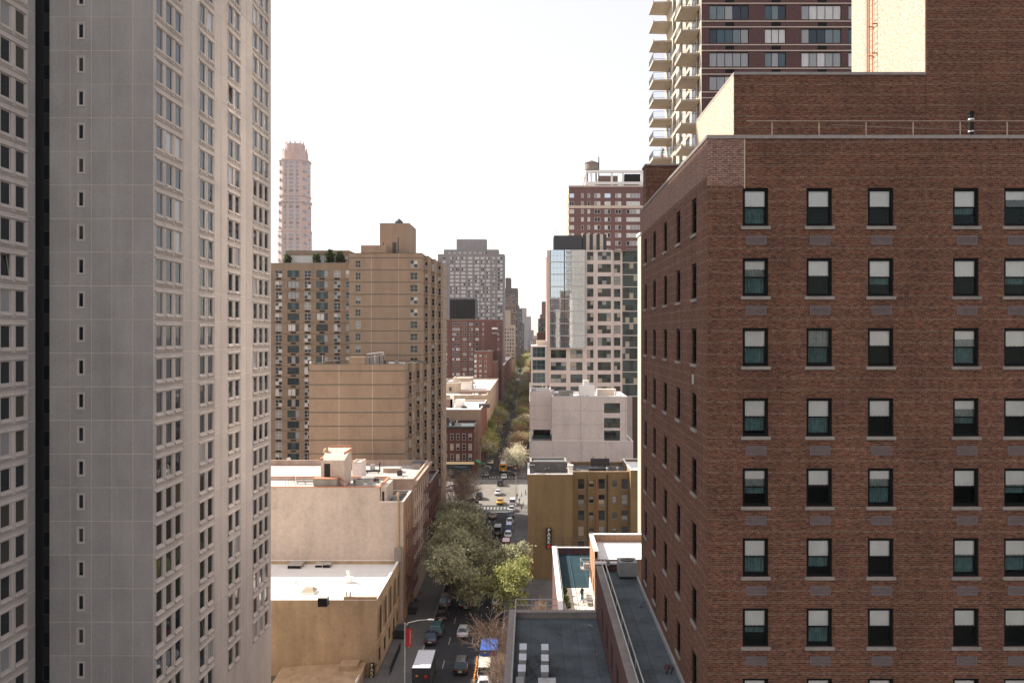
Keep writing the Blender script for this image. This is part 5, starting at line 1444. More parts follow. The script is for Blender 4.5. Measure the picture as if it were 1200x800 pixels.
# curtain wall box hung on the corner
CWY = GY - 1.6
for k in range(8):
    lo, hi = gz[k + 1] + .12, gz[k] - .05
    window(gp, 'F', CWY, (X(661.8, CWY) + X(685.5, CWY)) / 2, lo, round(X(685.5, CWY) - X(661.8, CWY), 2), round(hi - lo, 2), 6, 2, "frame_steel", ("glass_sky",), .0, .07, split=True)
    window(gp, 'F', CWY + .4, (X(645.3, CWY) + X(661, CWY)) / 2, lo, round(X(661, CWY) - X(645.3, CWY), 2), round(hi - lo, 2), 4, 2, "frame_steel", ("glass_sky",), .0, .07, split=True)
    window(gp, 'L', xg0 - .15, GY + 8, lo, 17.0, round(hi - lo, 2), 12, 2, "frame_steel", ("glass_sky",), .0, .07)
    box_part(gp, "floor_slab", "metal_pale", (xg0 - .2, X(686, CWY), CWY - .06, GY - .01, gz[k + 1] - .06, gz[k + 1] + .11))
box_part(gp, "curtain_wall_back", "slot_black", (xg0, X(686, CWY) - .1, CWY + .55, GY - .02, gz[8] + .1, gz[0] - .1))
box_part(gp, "mechanical_screen", "metal_dark", (X(649, GY + 1), X(682, GY + 1), GY + 1, 284, gz[0] - .1, Z(275.5, GY)))
for i in range(7):
    box_part(gp, "louvre_fin", "coping_pale" if i % 2 else "metal_dark", (X(683 + 4 * i, GY + 2), X(686.8 + 4 * i, GY + 2), GY + 2, GY + 9, gz[0] - .1, Z(273.5, GY)))
rail(gp, (X(690, GY), GY + .4, gz[0]), (X(716, GY), GY + .4, gz[0]), 1.1, "metal_dark", 1.5, 2, r=.05)
b = MB(); b.tube((X(652, 275), 275, Z(275, 275)), (X(652, 275), 275, Z(270, 275)), .08, n=4); part(gp, "antenna", b, "metal_dark")
# podium
pz = Z(405, GY)
hp_ = [(X(624, GY), X(639, GY), Z(405 + 15 * k + 13.5, GY), Z(405 + 15 * k + 1.5, GY)) for k in range(8)]
b = MB(); b.facade('F', GY - .5, X(622.5, GY), X(641, GY), 0, pz, hp_, .3); b.facade('L', X(622.5, GY), GY - .5, 296, 0, pz); b.quad((X(622.5, GY), GY - .5, pz), (X(641, GY), GY - .5, pz), (X(641, GY), 296, pz), (X(622.5, GY), 296, pz)); part(gp, "podium", b, "frame_pink")
for a, c, e, f in hp_: window(gp, 'F', GY - .5, (a + c) / 2, e, round(c - a, 2), round(f - e, 2), 3, 2, "frame_steel", ("glass_teal",), .15, .08, split=True)
box_part(gp, "podium_plant_room", "coping_pale", (X(629, 278), X(643, 278), 277, 288, pz, Z(399, 278)))

# ------------------------------------------------------------------ plum brick tower with the water tank
wt = thing("water_tank_tower", "plum brick apartment tower with a cream band, behind the glass corner block", "building", (30, 308, 0))
KY = 300.0
kz = Z(219, KY)
kr = [Z(231.8 + 9.3 * k, KY) for k in range(13)]
kc = [(670, 5.5), (682.5, 3), (690, 3), (700, 7), (712, 7), (724.5, 7), (742, 16), (765, 16)]
hk = [(X(p - w / 2, KY), X(p + w / 2, KY), v, v + 1.6) for p, w in kc for v in kr]
x0, x1 = X(666.5, KY), X(790, KY)
ks = holes([303, 309, 316], kr, 2.2, 1.6)
b = MB(); b.facade('F', KY, x0, x1, 0, kz, hk, .2); b.facade('B', 322, x0, x1, 0, kz); b.quad((x0, KY, kz - .3), (x1, KY, kz - .3), (x1, 322, kz - .3), (x0, 322, kz - .3)); part(wt, "wall", b, "brick_far_plum")
b = MB(); b.facade('L', x0, KY, 322, 0, kz, ks, .2); part(wt, "side_wall", b, "far_cream")  # cream in place of plum brick: sunlight put into the colour
for p, w in kc:
    for v in kr: window(wt, 'F', KY, X(p, KY), v, round(w * KY / F, 2), 1.6, 1 if w < 4 else (2 if w < 10 else 4), 1, "frame_white", ("glass_dark", "blind_grey", "blind_white", "glass_sky"), .1, .1)
win_grid(wt, 'L', x0, [303, 309, 316], kr, 2.2, 1.6)
box_part(wt, "string_course", "coping_pale", (x0 - .1, x1, KY - .12, KY + .1, Z(244, KY), Z(241, KY)))
box_part(wt, "coping", "coping_pale", (x0 - .1, x1, KY - .12, KY + .4, kz, kz + .5))
# roof frame, plant and tank
fy = 302.0; ft = Z(199.5, fy)
for px in (687, 693, 717, 730, 752):
    box_part(wt, "roof_column", "cap_white", (X(px, fy) - .35, X(px, fy) + .35, fy, fy + .7, kz - .3, ft - .9))
for px in (684, 690):
    b = MB(); b.tube((X(px, fy), fy + 5, kz), (X(687, fy), fy + 5, ft - .9), .25, n=4); part(wt, "roof_brace", b, "cap_white")
box_part(wt, "roof_beam", "cap_white", (X(686, fy), X(770, fy), fy - .1, fy + .8, ft - .9, ft)); box_part(wt, "roof_beam", "cap_white", (X(686, fy), X(770, fy), fy - .1, fy + .8, kz + 1.2, kz + 2.2))
box_part(wt, "roof_beam", "cap_white", (X(686, fy), X(687.5, fy), fy + .81, fy + 12, ft - .9, ft))
box_part(wt, "plant_room", "far_brown", (X(702, 306), X(724, 306), 306, 314, kz - .3, Z(206, 306))); box_part(wt, "cooling_louvres", "frame_black", (X(732, 304), X(751, 304), 304, 312, kz + 2.2, Z(204, 304)))
tk = thing("water_tank", "round wooden rooftop water tank with a conical lid on the plum brick tower", "water tank", (X(693.5, 307), 307, kz - .3))
hb, ht = Z(200, 307) - kz + .3, Z(191.5, 307) - kz + .3
put(tk, "barrel", MB().lathe([(2.55, hb), (2.45, ht)], 18).mesh("barrel", "wood_tank"), world=False)
b = MB()
for i in range(5): b.lathe([(2.58 - .02 * i, hb + .2 + i * .5), (2.58 - .02 * i, hb + .28 + i * .5)], 18)
put(tk, "hoops", b.mesh("hoops", "metal_dark"), world=False)
put(tk, "lid", MB().lathe([(2.7, ht), (0.1, ht + 1.1)], 18).mesh("lid", "roof_grey"), world=False)
b = MB()
for sx in (-1, 1):
    for sy in (-1, 1): b.tube((sx * 1.6, sy * 1.6, 0), (sx * 1.6, sy * 1.6, hb), .18, n=4)
b.box(-2.3, 2.3, -2.3, 2.3, hb - .3, hb); put(tk, "stand", b.mesh("stand", "metal_dark"), world=False)
b = MB(); b.tube((2.6, 0, 0), (2.6, 0, ht + 2.4), .2, n=5); put(tk, "standpipe", b.mesh("standpipe", "metal_dark"), world=False)

# ================================================================== far buildings on the left of the street
# pale rounded tower
pl = thing("pale_skyscraper", "pale pink skyscraper with a stepped rounded crown, far off by itself", "skyscraper", (X(346, 700), 700, 0))
def octa(r, rx=1.0, ry=1.0, n=16, sq=.55):
    out = []
    for i in range(n):
        t = 2 * math.pi * (i + .5) / n; c_, s_ = math.cos(t), math.sin(t)
        k = 1 / max(abs(c_), abs(s_)); k = 1 + (k - 1) * sq
        out.append((r * rx * c_ * k, r * ry * s_ * k))
    return out
def tier(z0, z1, r, nm="shaft", mat="hazed_pink"):
    b = MB(); b.prism(octa(r), 'z', z0, z1); put(pl, nm, b.mesh(nm, mat), (0, 0, 0), world=False)
s7 = 700 / F
def zt(py): return Z(py, 700)
tiers = [(0, zt(272), 13.0), (zt(272), zt(238), 12.6), (zt(238), zt(231), 12.0), (zt(231), zt(190), 12.0), (zt(190), zt(179), 10.2), (zt(179), zt(170), 7.8)]
for z0, z1, r in tiers: tier(z0, z1, r)
for py in (272, 238, 231, 190): tier(zt(py) - .6, zt(py) + .6, 13.4 if py > 235 else 12.7, "ledge")
def piece_ring(z, h, r, n, w, mat):
    pts = octa(r, n=64)
    for i in range(n):
        t = math.pi + math.pi * (i + .5) / n
        c_, s_ = math.cos(t), math.sin(t); k = 1 / max(abs(c_), abs(s_)); k = 1 + (k - 1) * .55
        me = cached(("pr", w, h, mat), lambda: MB().box(-w / 2, w / 2, -.12, .3, 0, h).mesh("window", mat))
        yield me, (r * c_ * k, r * s_ * k, z), t + math.pi / 2
zf = zt(189)
rowz = []
z = zt(192)
while z > zt(305): rowz.append(z); z -= 3.35
mats_ = ["far_glass", "far_grey", "far_glass", "far_glass"]
for j, z in enumerate(rowz):
    r = 12.0 if z > zt(231) else (12.05 if z > zt(238) else (12.65 if z > zt(272) else 13.05))
    for k, (me, loc, rz) in enumerate(piece_ring(z - 2.2, 2.1, r, 7, 3.3, mats_[(j * 3) % 4])):
        if (k == 1 or k == 5) and j % 2: continue
        put(pl, "window", me, loc, rz, world=False)
for k in range(8):
    t = math.pi + math.pi * (k + .5) / 8
    b = cached("crownfin", lambda: MB().box(-.45, .45, -.5, .5, 0, 9.5).mesh("crown_fin", "hazed_pink")); put(pl, "crown_fin", b, (10.2 * math.cos(t), 10.2 * math.sin(t), zt(189)), t + math.pi / 2, world=False)
for k in range(6):
    t = math.pi + math.pi * (k + .5) / 6
    b = cached("crownfin2", lambda: MB().box(-.45, .45, -.4, .4, 0, 7.5).mesh("crown_fin", "hazed_pink")); put(pl, "crown_fin", b, (7.9 * math.cos(t), 7.9 * math.sin(t), zt(178)), t + math.pi / 2, world=False)

# grey slab
gs = thing("grey_slab_block", "wide grey apartment slab with rows of pale windows, far down the street", "building", (X(552, 625), 640, 0))
QY = 625.0
qr = [Z(303.8 + 4.42 * k, QY) for k in range(19)]
qc = [(520.5, 4), (529.5, 4), (536, 4.2), (543, 4.8), (551, 4.8), (559, 5.2), (565.5, 4.2), (572, 4), (578.5, 2.6), (586, 6)]
x0, x1 = X(513, QY), X(591, QY)
hq_ = [(X(p - w / 2, QY), X(p + w / 2, QY), v, v + 1.8) for p, w in qc for v in qr]
shell(gs, x0, x1, QY, 650, 0, Z(298.5, QY), "slab_grey", {'F': hq_}, .3, .5, "roof_tar", "coping_grey", .5)
for p, w in qc:
    for v in qr: window(gs, 'F', QY, X(p, QY), v, round(w * QY / F, 2), 1.8, 2, 1, "frame_pale", ("blind_white", "blind_white", "blind_white", "glass_dark"), .12, .12)
for v in qr: box_part(gs, "string_course", "far_grey", (x0 - .1, x1 + .1, QY - .25, QY + .1, v - .55, v - .2))
shell(gs, X(520, 628), X(584, 628), 628, 648, Z(298.5, QY) - .4, Z(293, 628), "slab_grey", {'F': [(X(p, 628), X(p + 3.5, 628), Z(297.5, 628), Z(295, 628)) for p in range(525, 570, 6)]}, .3, .3, "roof_tar", "coping_grey", .4, "top_storey")
for p in range(525, 570, 6): window(gs, 'F', 628, X(p + 1.75, 628), Z(297.5, 628), round(3.5 * 628 / F, 2), round(2.5 * 628 / F, 2), 2, 1, "frame_dark", ("glass_dark", "blind_white"), .2, .12)
shell(gs, X(535, 632), X(570, 632), 632, 644, Z(293, 628) - .3, Z(281, 632), "far_grey", None, .1, .3, "roof_tar", "coping_grey", .4, "plant_house")
# dark slab in front of it
dg_ = thing("black_glass_block", "plain black glass block rising behind the red brick flats", "building", (X(542, 520), 530, 0))
b = MB(); b.box(X(527, 520), X(557, 520), 520, 545, 0, Z(351, 520)); part(dg_, "wall", b, "slot_black")
for i in range(9): box_part(dg_, "pane_strip", "frame_black", (X(527.4 + 3.3 * i, 520), X(530.2 + 3.3 * i, 520), 519.85, 520.05, Z(374, 520), Z(351.6, 520)))
box_part(dg_, "roof_cap", "metal_dark", (X(526.6, 520), X(557.4, 520), 519.8, 545, Z(351, 520), Z(350, 520)))
# red brick flats
rf = thing("red_brick_flats", "tall red brick flats stepping down towards the street", "building", (X(552, 472), 485, 0))
EY = 472.0
er = [Z(381.5 + 5.85 * k, EY) for k in range(13)]
ec = [(522, 4), (534.5, 9), (544.5, 4.5), (552, 4.5), (559, 4), (566.3, 1.8), (584, 2)]
hh = [(X(p - w / 2, EY), X(p + w / 2, EY), v, v + 1.55) for p, w in ec for v in er if not (p in (584,) and v < Z(440, EY))]
x0, x1 = X(519, EY), X(588, EY)
shell(rf, x0, x1, EY, 498, 0, Z(374.5, EY), "brick_far_red", {'F': hh}, .25, .5, "roof_tar", "coping_grey", .3)
for a, c, e, f in hh: window(rf, 'F', EY, (a + c) / 2, e, round(c - a, 2), 1.55, max(1, int((c - a) / 1.0)), 1, "frame_white", ("glass_dark", "blind_white", "glass_warm", "blind_grey"), .15, .1)
for px in (527.5, 555.8): box_part(rf, "pier", "brick_far_red", (X(px - .9, EY), X(px + .9, EY), EY - .8, EY, 0, Z(374, EY)))
for i, py in enumerate((386, 391.5)):
    b = MB(); b.box(X(576.5, EY), X(583, EY), EY - 1.6, EY - .02, Z(py, EY), Z(py, EY) + .25); b.box(X(576.5, EY), X(583, EY), EY - 1.6, EY - 1.5, Z(py, EY) + .25, Z(py, EY) + 1.2); part(rf, "balcony", b, "cap_white" if i == 0 else "coping_grey")
er2 = [Z(419 + 5.8 * k, 455) for k in range(8)]
x0, x1 = X(556, 455), X(577, 455)
h2 = [(X(p - 1.2, 455), X(p + 1.2, 455), v, v + 1.5) for p in (563, 569) for v in er2]
shell(rf, x0, x1, 455, EY - .9, 0, Z(411.5, 455), "brick_far_red", {'F': h2}, .25, .5, "roof_tar", "coping_grey", .3, "front_wall")
for a, c, e, f in h2: window(rf, 'F', 455, (a + c) / 2, e, round(c - a, 2), 1.5, 1, 2, "frame_white", MIXP, .15, .1)
shell(rf, x1 + .002, X(583, 455), 455.5, EY - .9, 0, Z(424, 455), "brick_far_red", None, .25, .5, "roof_tar", "coping_grey", .3, "step_wall")
for v in er2: window(rf, 'F', 454.9, X(557.2, 455), v, 1.2, 1.6, 1, 1, "frame_white", ("blind_white", "blind_grey"), .0, .1)

# low houses beyond the avenue, left
CX1 = X(555.5, 268)
rh = thing("red_corner_house", "three-storey dark red brick corner house across the avenue", "building", (-26, 276, 0))
cr = [Z(p, 268) for p in (515.5, 527.3, 539.3)]
cc = [X(p, 268) for p in (510, 522, 529.5, 536.5, 543.7, 551)]
sc_ = [270.8, 274.5, 278.2, 281.9]
zr = shell(rh, -38, CX1, 268, 285.5, 0, Z(500, 268), "brick_far_deep", {'F': holes(cc, cr, 1.05, 1.95), 'R': holes(sc_, cr, 1.0, 1.95)}, .2, .5, "roof_slate", "metal_dark", .25)
for v in cr:
    for u in cc: window(rh, 'F', 268, u, v, 1.05, 1.95, 1, 2, "frame_white", ("blind_warm", "glass_dark", "glass_dark", "blind_grey"), .12, .07, split=False)
win_grid(rh, 'R', CX1, sc_, cr, 1.0, 1.95, 1, 2, "frame_dark")
for u in cc:
    for v in cr: put(rh, "lintel", cached("lint", lambda: MB().box(-.65, .65, -.06, .06, 0, .22).mesh("lintel", "stone_grey")), (u, 268, v + 1.96))
b = MB(); b.prism([(267.95, Z(500, 268) - .7), (267.3, Z(500, 268) - .1), (267.3, Z(500, 268) + .2), (267.95, Z(500, 268) + .2)], 'x', -38, CX1 + .3); part(rh, "cornice", b, "frame_dark")
box_part(rh, "shop_fascia", "sign_cream", (-38, CX1 + .05, 267.6, 267.98, Z(543.5, 268), Z(540.8, 268))); box_part(rh, "shop_front", "glass_dark", (-38, CX1 - .6, 267.9, 267.99, .5, Z(544, 268)))
for px, ht in ((515, 2.0), (521, 1.6), (524.5, 2.8), (531, 1.5)):
    b = MB(); b.box(X(px, 276) - .5, X(px, 276) + .5, 275.5, 276.5, zr, zr + ht); part(rh, "chimney", b, "frame_dark")
th = thing("taupe_house", "taupe rendered house with a white roof behind the dark red corner house", "building", (-26, 300, 0))
zt_ = Z(480, 286)
tu = [289 + 4.2 * i for i in range(9)]; tv = [zt_ - 3.3 - 3.2 * k for k in range(5)]
zr = shell(th, -40, X(563, 286), 286, 327, 0, zt_, "beige_dark", {'R': holes(tu, tv, 1.1, 1.9)}, .2, .5, "roof_white", "cap_white", .15)
win_grid(th, 'R', X(563, 286), tu, tv, 1.1, 1.9, 1, 2)
box_part(th, "side_brick", "brick_far_red", *[(X(563, 286) + .001, X(563, 286) + .1, a, a + 2.9, 0, zt_ - .05) for a in [286.0] + [289.65 + 4.2 * i for i in range(9)]])
for px, py, w, h, mm in ((521, 478, 3, 3.2, "far_brown"), (534, 476, 3.2, 3.0, "cap_white"), (528, 474, 1, 4.5, "cap_white"), (561, 474, 4, 1.4, "far_dark")):
    box_part(th, "roof_plant", mm, (X(px, 300), X(px, 300) + w, 299, 302, zr, zr + h))
clutter(th, X(522, 310), X(556, 310), 290, 324, zr, 12)
clutter(rh, X(512, 276), X(548, 276), 270, 283, Z(500, 268) - .5, 6)
ch = thing("cream_house", "cream stucco house with stacked roof huts in front of the red brick flats", "building", (-28, 380, 0))
zc = Z(463, 330)
cu1 = [336 + 7.5 * i for i in range(15)]; cv = [zc - 3.6 - 3.4 * k for k in range(5)]
zr = shell(ch, -45, -17.6, 330, 450, 0, zc, "far_cream", {'R': holes(cu1, cv, 2.0, 1.9)}, .2, .7, "roof_white", "far_cream", .15)
win_grid(ch, 'R', -17.6, cu1, cv, 2.0, 1.9, 2, 1)
box_part(ch, "roof_hut", "far_brown", (X(538, 345), X(573, 345), 345, 352, zr, Z(458, 345)))
shell(ch, X(519, 350), X(538, 350), 350, 360, zr, Z(449, 350), "far_cream", None, .1, .2, "roof_pale", "coping_pale", .2, "roof_hut")
shell(ch, X(531, 372), X(553, 372), 372, 384, zr, Z(443, 372), "far_cream", None, .1, .2, "roof_white", "coping_pale", .2, "roof_hut")
shell(ch, X(536, 365), X(552, 365), 364, 371, zr, Z(448, 365), "cap_white", None, .1, .2, "roof_white", "coping_pale", .2, "roof_hut")
for px in (526, 541): box_part(ch, "hut_window", "frame_dark", (X(px, 349), X(px + 3, 349), 349.5 if px < 530 else 371.5, 349.98 if px < 530 else 371.98, zr + 1.0, zr + 2.6))

clutter(ch, X(540, 360), X(568, 360), 335, 440, zc - .7, 16)
clutter(rf, X(525, 480), X(580, 480), 475, 495, Z(374.5, EY) - .5, 8)
clutter(rf, X(560, 460), X(575, 460), 457, 468, Z(411.5, 455) - .5, 3)
# ------------------------------------------------------------------ far towers where the street closes
def far_tower(name, label, px0, px1, py, Y, d, mat, wm, cols_, fh=3.2, ztop=None, frac=.6, crown=None):
    x0, x1, z1 = X(px0, Y), X(px1, Y), Z(py, Y)
    t = thing(name, label, "tower", ((x0 + x1) / 2, Y + d / 2, 0))
    zs = []
    z = z1 - fh * 1.4
    while z > 20 and len(zs) < 26: zs.append(z); z -= fh
    w = (x1 - x0) / cols_ * frac
    us = [x0 + (x1 - x0) * (i + .5) / cols_ for i in range(cols_)]
    side = 'R' if x1 < 0 else 'L'; cs = x1 if x1 < 0 else x0
    ys = [Y + d * (i + .5) / 4 for i in range(4)]
    hf = [(u - w / 2, u + w / 2, v, v + fh * .5) for u in us for v in zs]; hs = [(y - d / 14, y + d / 14, v, v + fh * .5) for y in ys for v in zs]
    shell(t, x0, x1, Y, Y + d, 0, z1, mat, {'F': hf, side: hs}, .4, .5, "roof_tar", mat, .5)
    for u in us:
        for v in zs: window(t, 'F', Y, u, v, round(w, 2), round(fh * .5, 2), 1, 1, "frame_dark", wm, .3, .15)
    for y in ys:
        for v in zs: window(t, side, cs, y, v, round(d / 7, 2), round(fh * .5, 2), 1, 1, "frame_dark", wm, .3, .15)
    if crown:
        a, c, top = crown; shell(t, X(a, Y + 3), X(c, Y + 3), Y + 3, Y + d * .7, z1 - .5, Z(top, Y + 3), mat, None, .2, .4, "roof_tar", mat, .5, "crown")
    return t
GLD = ("glass_dark", "glass_warm", "blind_grey")
far_tower("cream_tower", "slender cream tower with rows of small dark windows at the left of the street", 591, 602.5, 381, 760, 60, "far_cream", GLD, 4, 3.3, crown=(591, 597, 364))
far_tower("dark_tower", "dark stepped tower with a square chimney top behind the slender cream tower", 592, 606.5, 338, 1000, 60, "far_dark", GLD, 5, 4.0, crown=(592.5, 598.5, 326))
far_tower("stone_tower", "brownish stone tower between the slender cream tower and the dark stepped one", 594, 604, 356, 900, 30, "far_brown", GLD, 4, 3.6, crown=(595.5, 600, 347))
far_tower("dark_tower", "dark narrow tower crowding the left of the street beyond the stone tower", 601, 611, 362, 1150, 120, "far_dark", GLD, 4, 4.0, crown=(604, 608, 358))
far_tower("dark_tower", "low dark building under the narrow dark tower, left of the street", 603.5, 613.5, 379, 1300, 150, "far_dark", GLD, 4, 4.0)
far_tower("hazy_tower", "hazy lilac tower closing the view down the street, the taller of a pair", 610, 617, 361, 2300, 60, "far_grey", ("blind_grey",), 4, 6.0)
far_tower("hazy_tower", "hazy lilac tower closing the view down the street, the lower of a pair", 615, 622.5, 371, 2100, 60, "far_grey", ("blind_grey",), 4, 6.0)
far_tower("hazy_tower", "hazy low tower beside the lilac pair at the street's end", 619, 625.5, 387, 1900, 60, "far_grey", ("blind_grey",), 3, 6.0)
far_tower("brown_tower", "brown stepped tower with roof huts right of the street gap", 633, 650, 369, 640, 40, "far_brown", GLD, 5, 3.2, crown=(635, 645, 354))
far_tower("brown_tower", "dark brown mid-rise block in front of the brown stepped tower", 631, 650, 374, 560, 40, "far_dark", GLD, 6, 3.2)
far_tower("brick_block", "red-brown brick block with a pale roof line above the podium glass", 629.5, 650, 391, 420, 40, "brick_far_deep", GLD, 4, 3.6)
far_tower("pale_block", "small pale orange block just left of the red-brown brick block", 624.5, 630.5, 394, 900, 40, "far_cream", GLD, 3, 3.6)
# backdrop terraces so the side streets are closed
def row_block(label, x0, x1, y0, y1, h, mat, us, side):
    t = thing("terrace_row", label, "building", ((x0 + x1) / 2, (y0 + y1) / 2, 0))
    vs = [h - 3.4 - 3.3 * k for k in range(int(h / 3.3) - 1)]
    cs = x1 if side == 'R' else x0
    shell(t, x0, x1, y0, y1, 0, h, mat, {side: holes(us, vs, 1.6, 1.8)}, .2, .7, "roof_grey", "coping_grey", .15)
    win_grid(t, side, cs, us, vs, 1.6, 1.8, 1, 2)
row_block("brown brick terrace row on the left side beyond the red brick flats", -42, -17.5, 500, 755, 26, "brick_far_red", [506 + 9 * i for i in range(27)], 'R')
row_block("tan terrace row on the right side beyond the glass corner block", -.5, 20, 300, 415, 22, "far_cream", [305 + 7 * i for i in range(16)], 'L')
row_block("brown terrace row on the right side beyond the red-brown brick block", -.5, 20, 490, 690, 30, "far_brown", [496 + 9 * i for i in range(21)], 'L')
row_block("cream terrace row far along the right side of the street", -.5, 25, 720, 1250, 36, "far_cream", [730 + 20 * i for i in range(26)], 'L')
row_block("brown terrace row far along the left side of the street", -45, -17, 1460, 1900, 40, "far_brown", [1470 + 25 * i for i in range(17)], 'R')


# ================================================================== a tower behind the viewpoint, seen only in the glass
hb_ = thing("rear_tower", "dark brick tower behind the viewpoint, mirrored in the glazed corner", "tower", (32, -130, 0))
bu = [8 + 4.2 * i for i in range(12)]; bv = [30 + 3.2 * k for k in range(13)]
shell(hb_, 4, 60, -150, -120, 0, 75, "brick_dark", {'B': holes(bu, bv, 1.8, 1.8)}, .2, .8, "roof_tar", "coping_grey")
win_grid(hb_, 'B', -120, bu, bv, 1.8, 1.8, 1, 2, "frame_black", ("glass_dark", "blind_grey"))

# ================================================================== trees
def grow(seed, h, spread, levels=4, kids=(4, 4, 4, 3), trunk=.16, droop=.0, bole=.28):
    r_ = random.Random(seed)
    segs, tips = [], []
    def branch(p, d, L, r, lev):
        n = 3; q = p
        for i in range(n):
            d2 = (d + Vector((r_.gauss(0, .13), r_.gauss(0, .13), r_.gauss(.06, .08)))).normalized()
            e = q + d2 * (L / n); ra, rb2 = r * (1 - .5 * i / n), r * (1 - .5 * (i + 1) / n)
            segs.append((q, e, ra, rb2)); q, d = e, d2
            if lev < levels and i >= (1 if lev else 2) - (1 if lev > 1 else 0):
                for k in range(max(1, kids[lev] // (2 if lev else 1))):
                    t = r_.random() * 6.283; tilt = r_.uniform(.55, 1.05)
                    a = d.orthogonal().normalized(); bb_ = d.cross(a)
                    nd = (d * math.cos(tilt) + (a * math.cos(t) + bb_ * math.sin(t)) * math.sin(tilt) * spread).normalized()
                    branch(q - d * (L / n) * r_.random() * .6, nd, L * r_.uniform(.58, .8), r * .5, lev + 1)
            if lev >= levels - 1: tips.append(q.copy())
        if lev < levels: branch(q, (d + Vector((r_.gauss(0, .3), r_.gauss(0, .3), .1))).normalized(), L * .65, r * .5, lev + 1)
    branch(Vector((0, 0, 0)), Vector((0, 0, 1)), h * bole * 1.5, trunk, 0)
    top = max(t.z for t in tips)
    k = h / top
    return [(a * k, b_ * k, x * k, y * k) for a, b_, x, y in segs], [t * k for t in tips]
def tree_meshes(key, seed, h, spread, levels, n_leaf, leaf, leafmat_, bark="bark", kids=(4, 4, 4, 3), trunk=.16, cl=.5, minr=.012):
    segs, tips = grow(seed, h, spread, levels, kids, trunk)
    b = MB()
    for a, c, x, y in segs: b.tube(a, c, max(minr, x), max(minr * .8, y), 5 if x > .05 else 3, cap=False)
    tr_ = b.mesh("trunk", bark)
    T = np.array([tuple(t) for t in tips])
    idx = rng.integers(0, len(T), n_leaf)
    P = T[idx] + rng.normal(0, cl, (n_leaf, 3)) * np.array([1, 1, .75])
    d1 = rng.normal(0, 1, (n_leaf, 3)); d1 /= np.linalg.norm(d1, axis=1)[:, None]
    d2 = np.cross(d1, rng.normal(0, 1, (n_leaf, 3))); d2 /= np.linalg.norm(d2, axis=1)[:, None]
    s = leaf * rng.uniform(.6, 1.3, (n_leaf, 1))
    V = np.stack([P - d1 * s, P - d2 * s * .6, P + d1 * s, P + d2 * s * .6], 1).reshape(-1, 3)
    return tr_, leaf_mesh(V, n_leaf, leafmat_, "crown")
TREE = {
    "plane_a": tree_meshes("a", 11, 13, 1.0, 4, 11000, .26, "leaf_grey", trunk=.22, cl=.42),
    "plane_b": tree_meshes("b", 12, 13, 1.05, 4, 11000, .26, "leaf_grey", trunk=.22, cl=.42),
    "sunny": tree_meshes("c", 15, 12, 1.1, 4, 7500, .26, "leaf_yellow", trunk=.22, cl=.4),  # sunlit part of the crown put into yellower leaves
    "budding": tree_meshes("d", 21, 10, .95, 4, 2600, .10, "leaf_bud", "bark_pale", (5, 5, 4, 3), .15, .3, .018),
    "bare": tree_meshes("e", 23, 13, .8, 4, 900, .07, "leaf_bud", "bark_pale", (5, 5, 5, 4), .16, .3, .02),
    "yellow": tree_meshes("f", 31, 12, 1.0, 3, 3200, .30, "leaf_yellow", trunk=.2, cl=.8),
    "green": tree_meshes("g", 33, 12, 1.0, 3, 3600, .30, "leaf_green", trunk=.2, cl=.8),
    "blossom": tree_meshes("h", 35, 10, .8, 3, 3200, .24, "leaf_white", trunk=.15, cl=.7),
    "grey": tree_meshes("i", 37, 13, 1.0, 3, 3600, .30, "leaf_grey", trunk=.2, cl=.8),
    "brown": tree_meshes("j", 39, 11, 1.0, 3, 3000, .22, "leaf_bud", "bark_pale", trunk=.2, cl=.8),
}
NAMES = {"plane_a": "plane_tree", "plane_b": "plane_tree", "sunny": "street_tree", "budding": "budding_tree", "bare": "bare_tree"}
def tree(kind, x, y, s, label, group=None, rot=None, z=.14):
    t = thing(NAMES.get(kind, "street_tree"), label, "tree", (x, y, z), group)
    tr_, cr_ = TREE[kind]
    put(t, "trunk", tr_, world=False); put(t, "crown", cr_, world=False)
    t.rotation_euler.z = random.random() * 6.28 if rot is None else rot
    t.scale = (s, s, s)
    return t
GLF = "grey-green street trees in front of the tenements"
for i, (x, y, s, k, lab) in enumerate(((-14.2, 137, .92, "plane_a", "big grey-green street tree by the parked cars below the tenement fire escapes"), (-12.6, 148, 1.0, "plane_b", "big grey-green street tree in front of the stone-fronted tenement"),
                                       (-13.8, 160, 1.0, "plane_a", "big grey-green street tree in front of the narrow dark red house"), (-15.4, 176, .92, "plane_b", "big grey-green street tree before the beige block's lower storeys"))):
    tree(k, x, y, s, lab, GLF)
tree("plane_b", -5.2, 146, .78, "grey-green street tree on the right sidewalk, leaning over the road")
tree("sunny", -2.6, 136, .86, "bright yellow-green sunlit tree on the right sidewalk before the ochre wall")
tree("bare", -3.4, 104, .98, "bare pinkish tree over parked cars beside the flat grey roof")
tree("bare", -2.9, 96, .85, "second bare pinkish tree on the sidewalk below the grey parapet")
tree("budding", 1.0, 124, .72, "small brown budding tree by the parking lot below the ochre wall")
tree("budding", 0.9, 113, .62, "small orange-brown budding tree beside the terrace parapet")
for i, (x, y, s) in enumerate(((-17.2, 198, 1.05), (-18.5, 207, 1.2), (-18.4, 217, 1.15), (-23.5, 223.5, 1.05), (-30, 224, 1.0))):
    tree("budding", x, y, s, ("bare brown tree beside the beige block nearest the grey-green trees", "bare brown tree beside the beige block, halfway to the avenue", "bare brown tree at the kerb corner before the avenue", "bare brown tree on the avenue's near sidewalk below the beige block", "bare brown tree farther along the avenue's near sidewalk")[i], "bare trees near the avenue")
y, i = 276.0, 0
RIGHT = ["blossom", "blossom", "brown", "yellow", "blossom", "brown", "yellow", "grey"]
LEFT = ["brown", "grey", "yellow", "green", "yellow", "green", "grey", "green"]
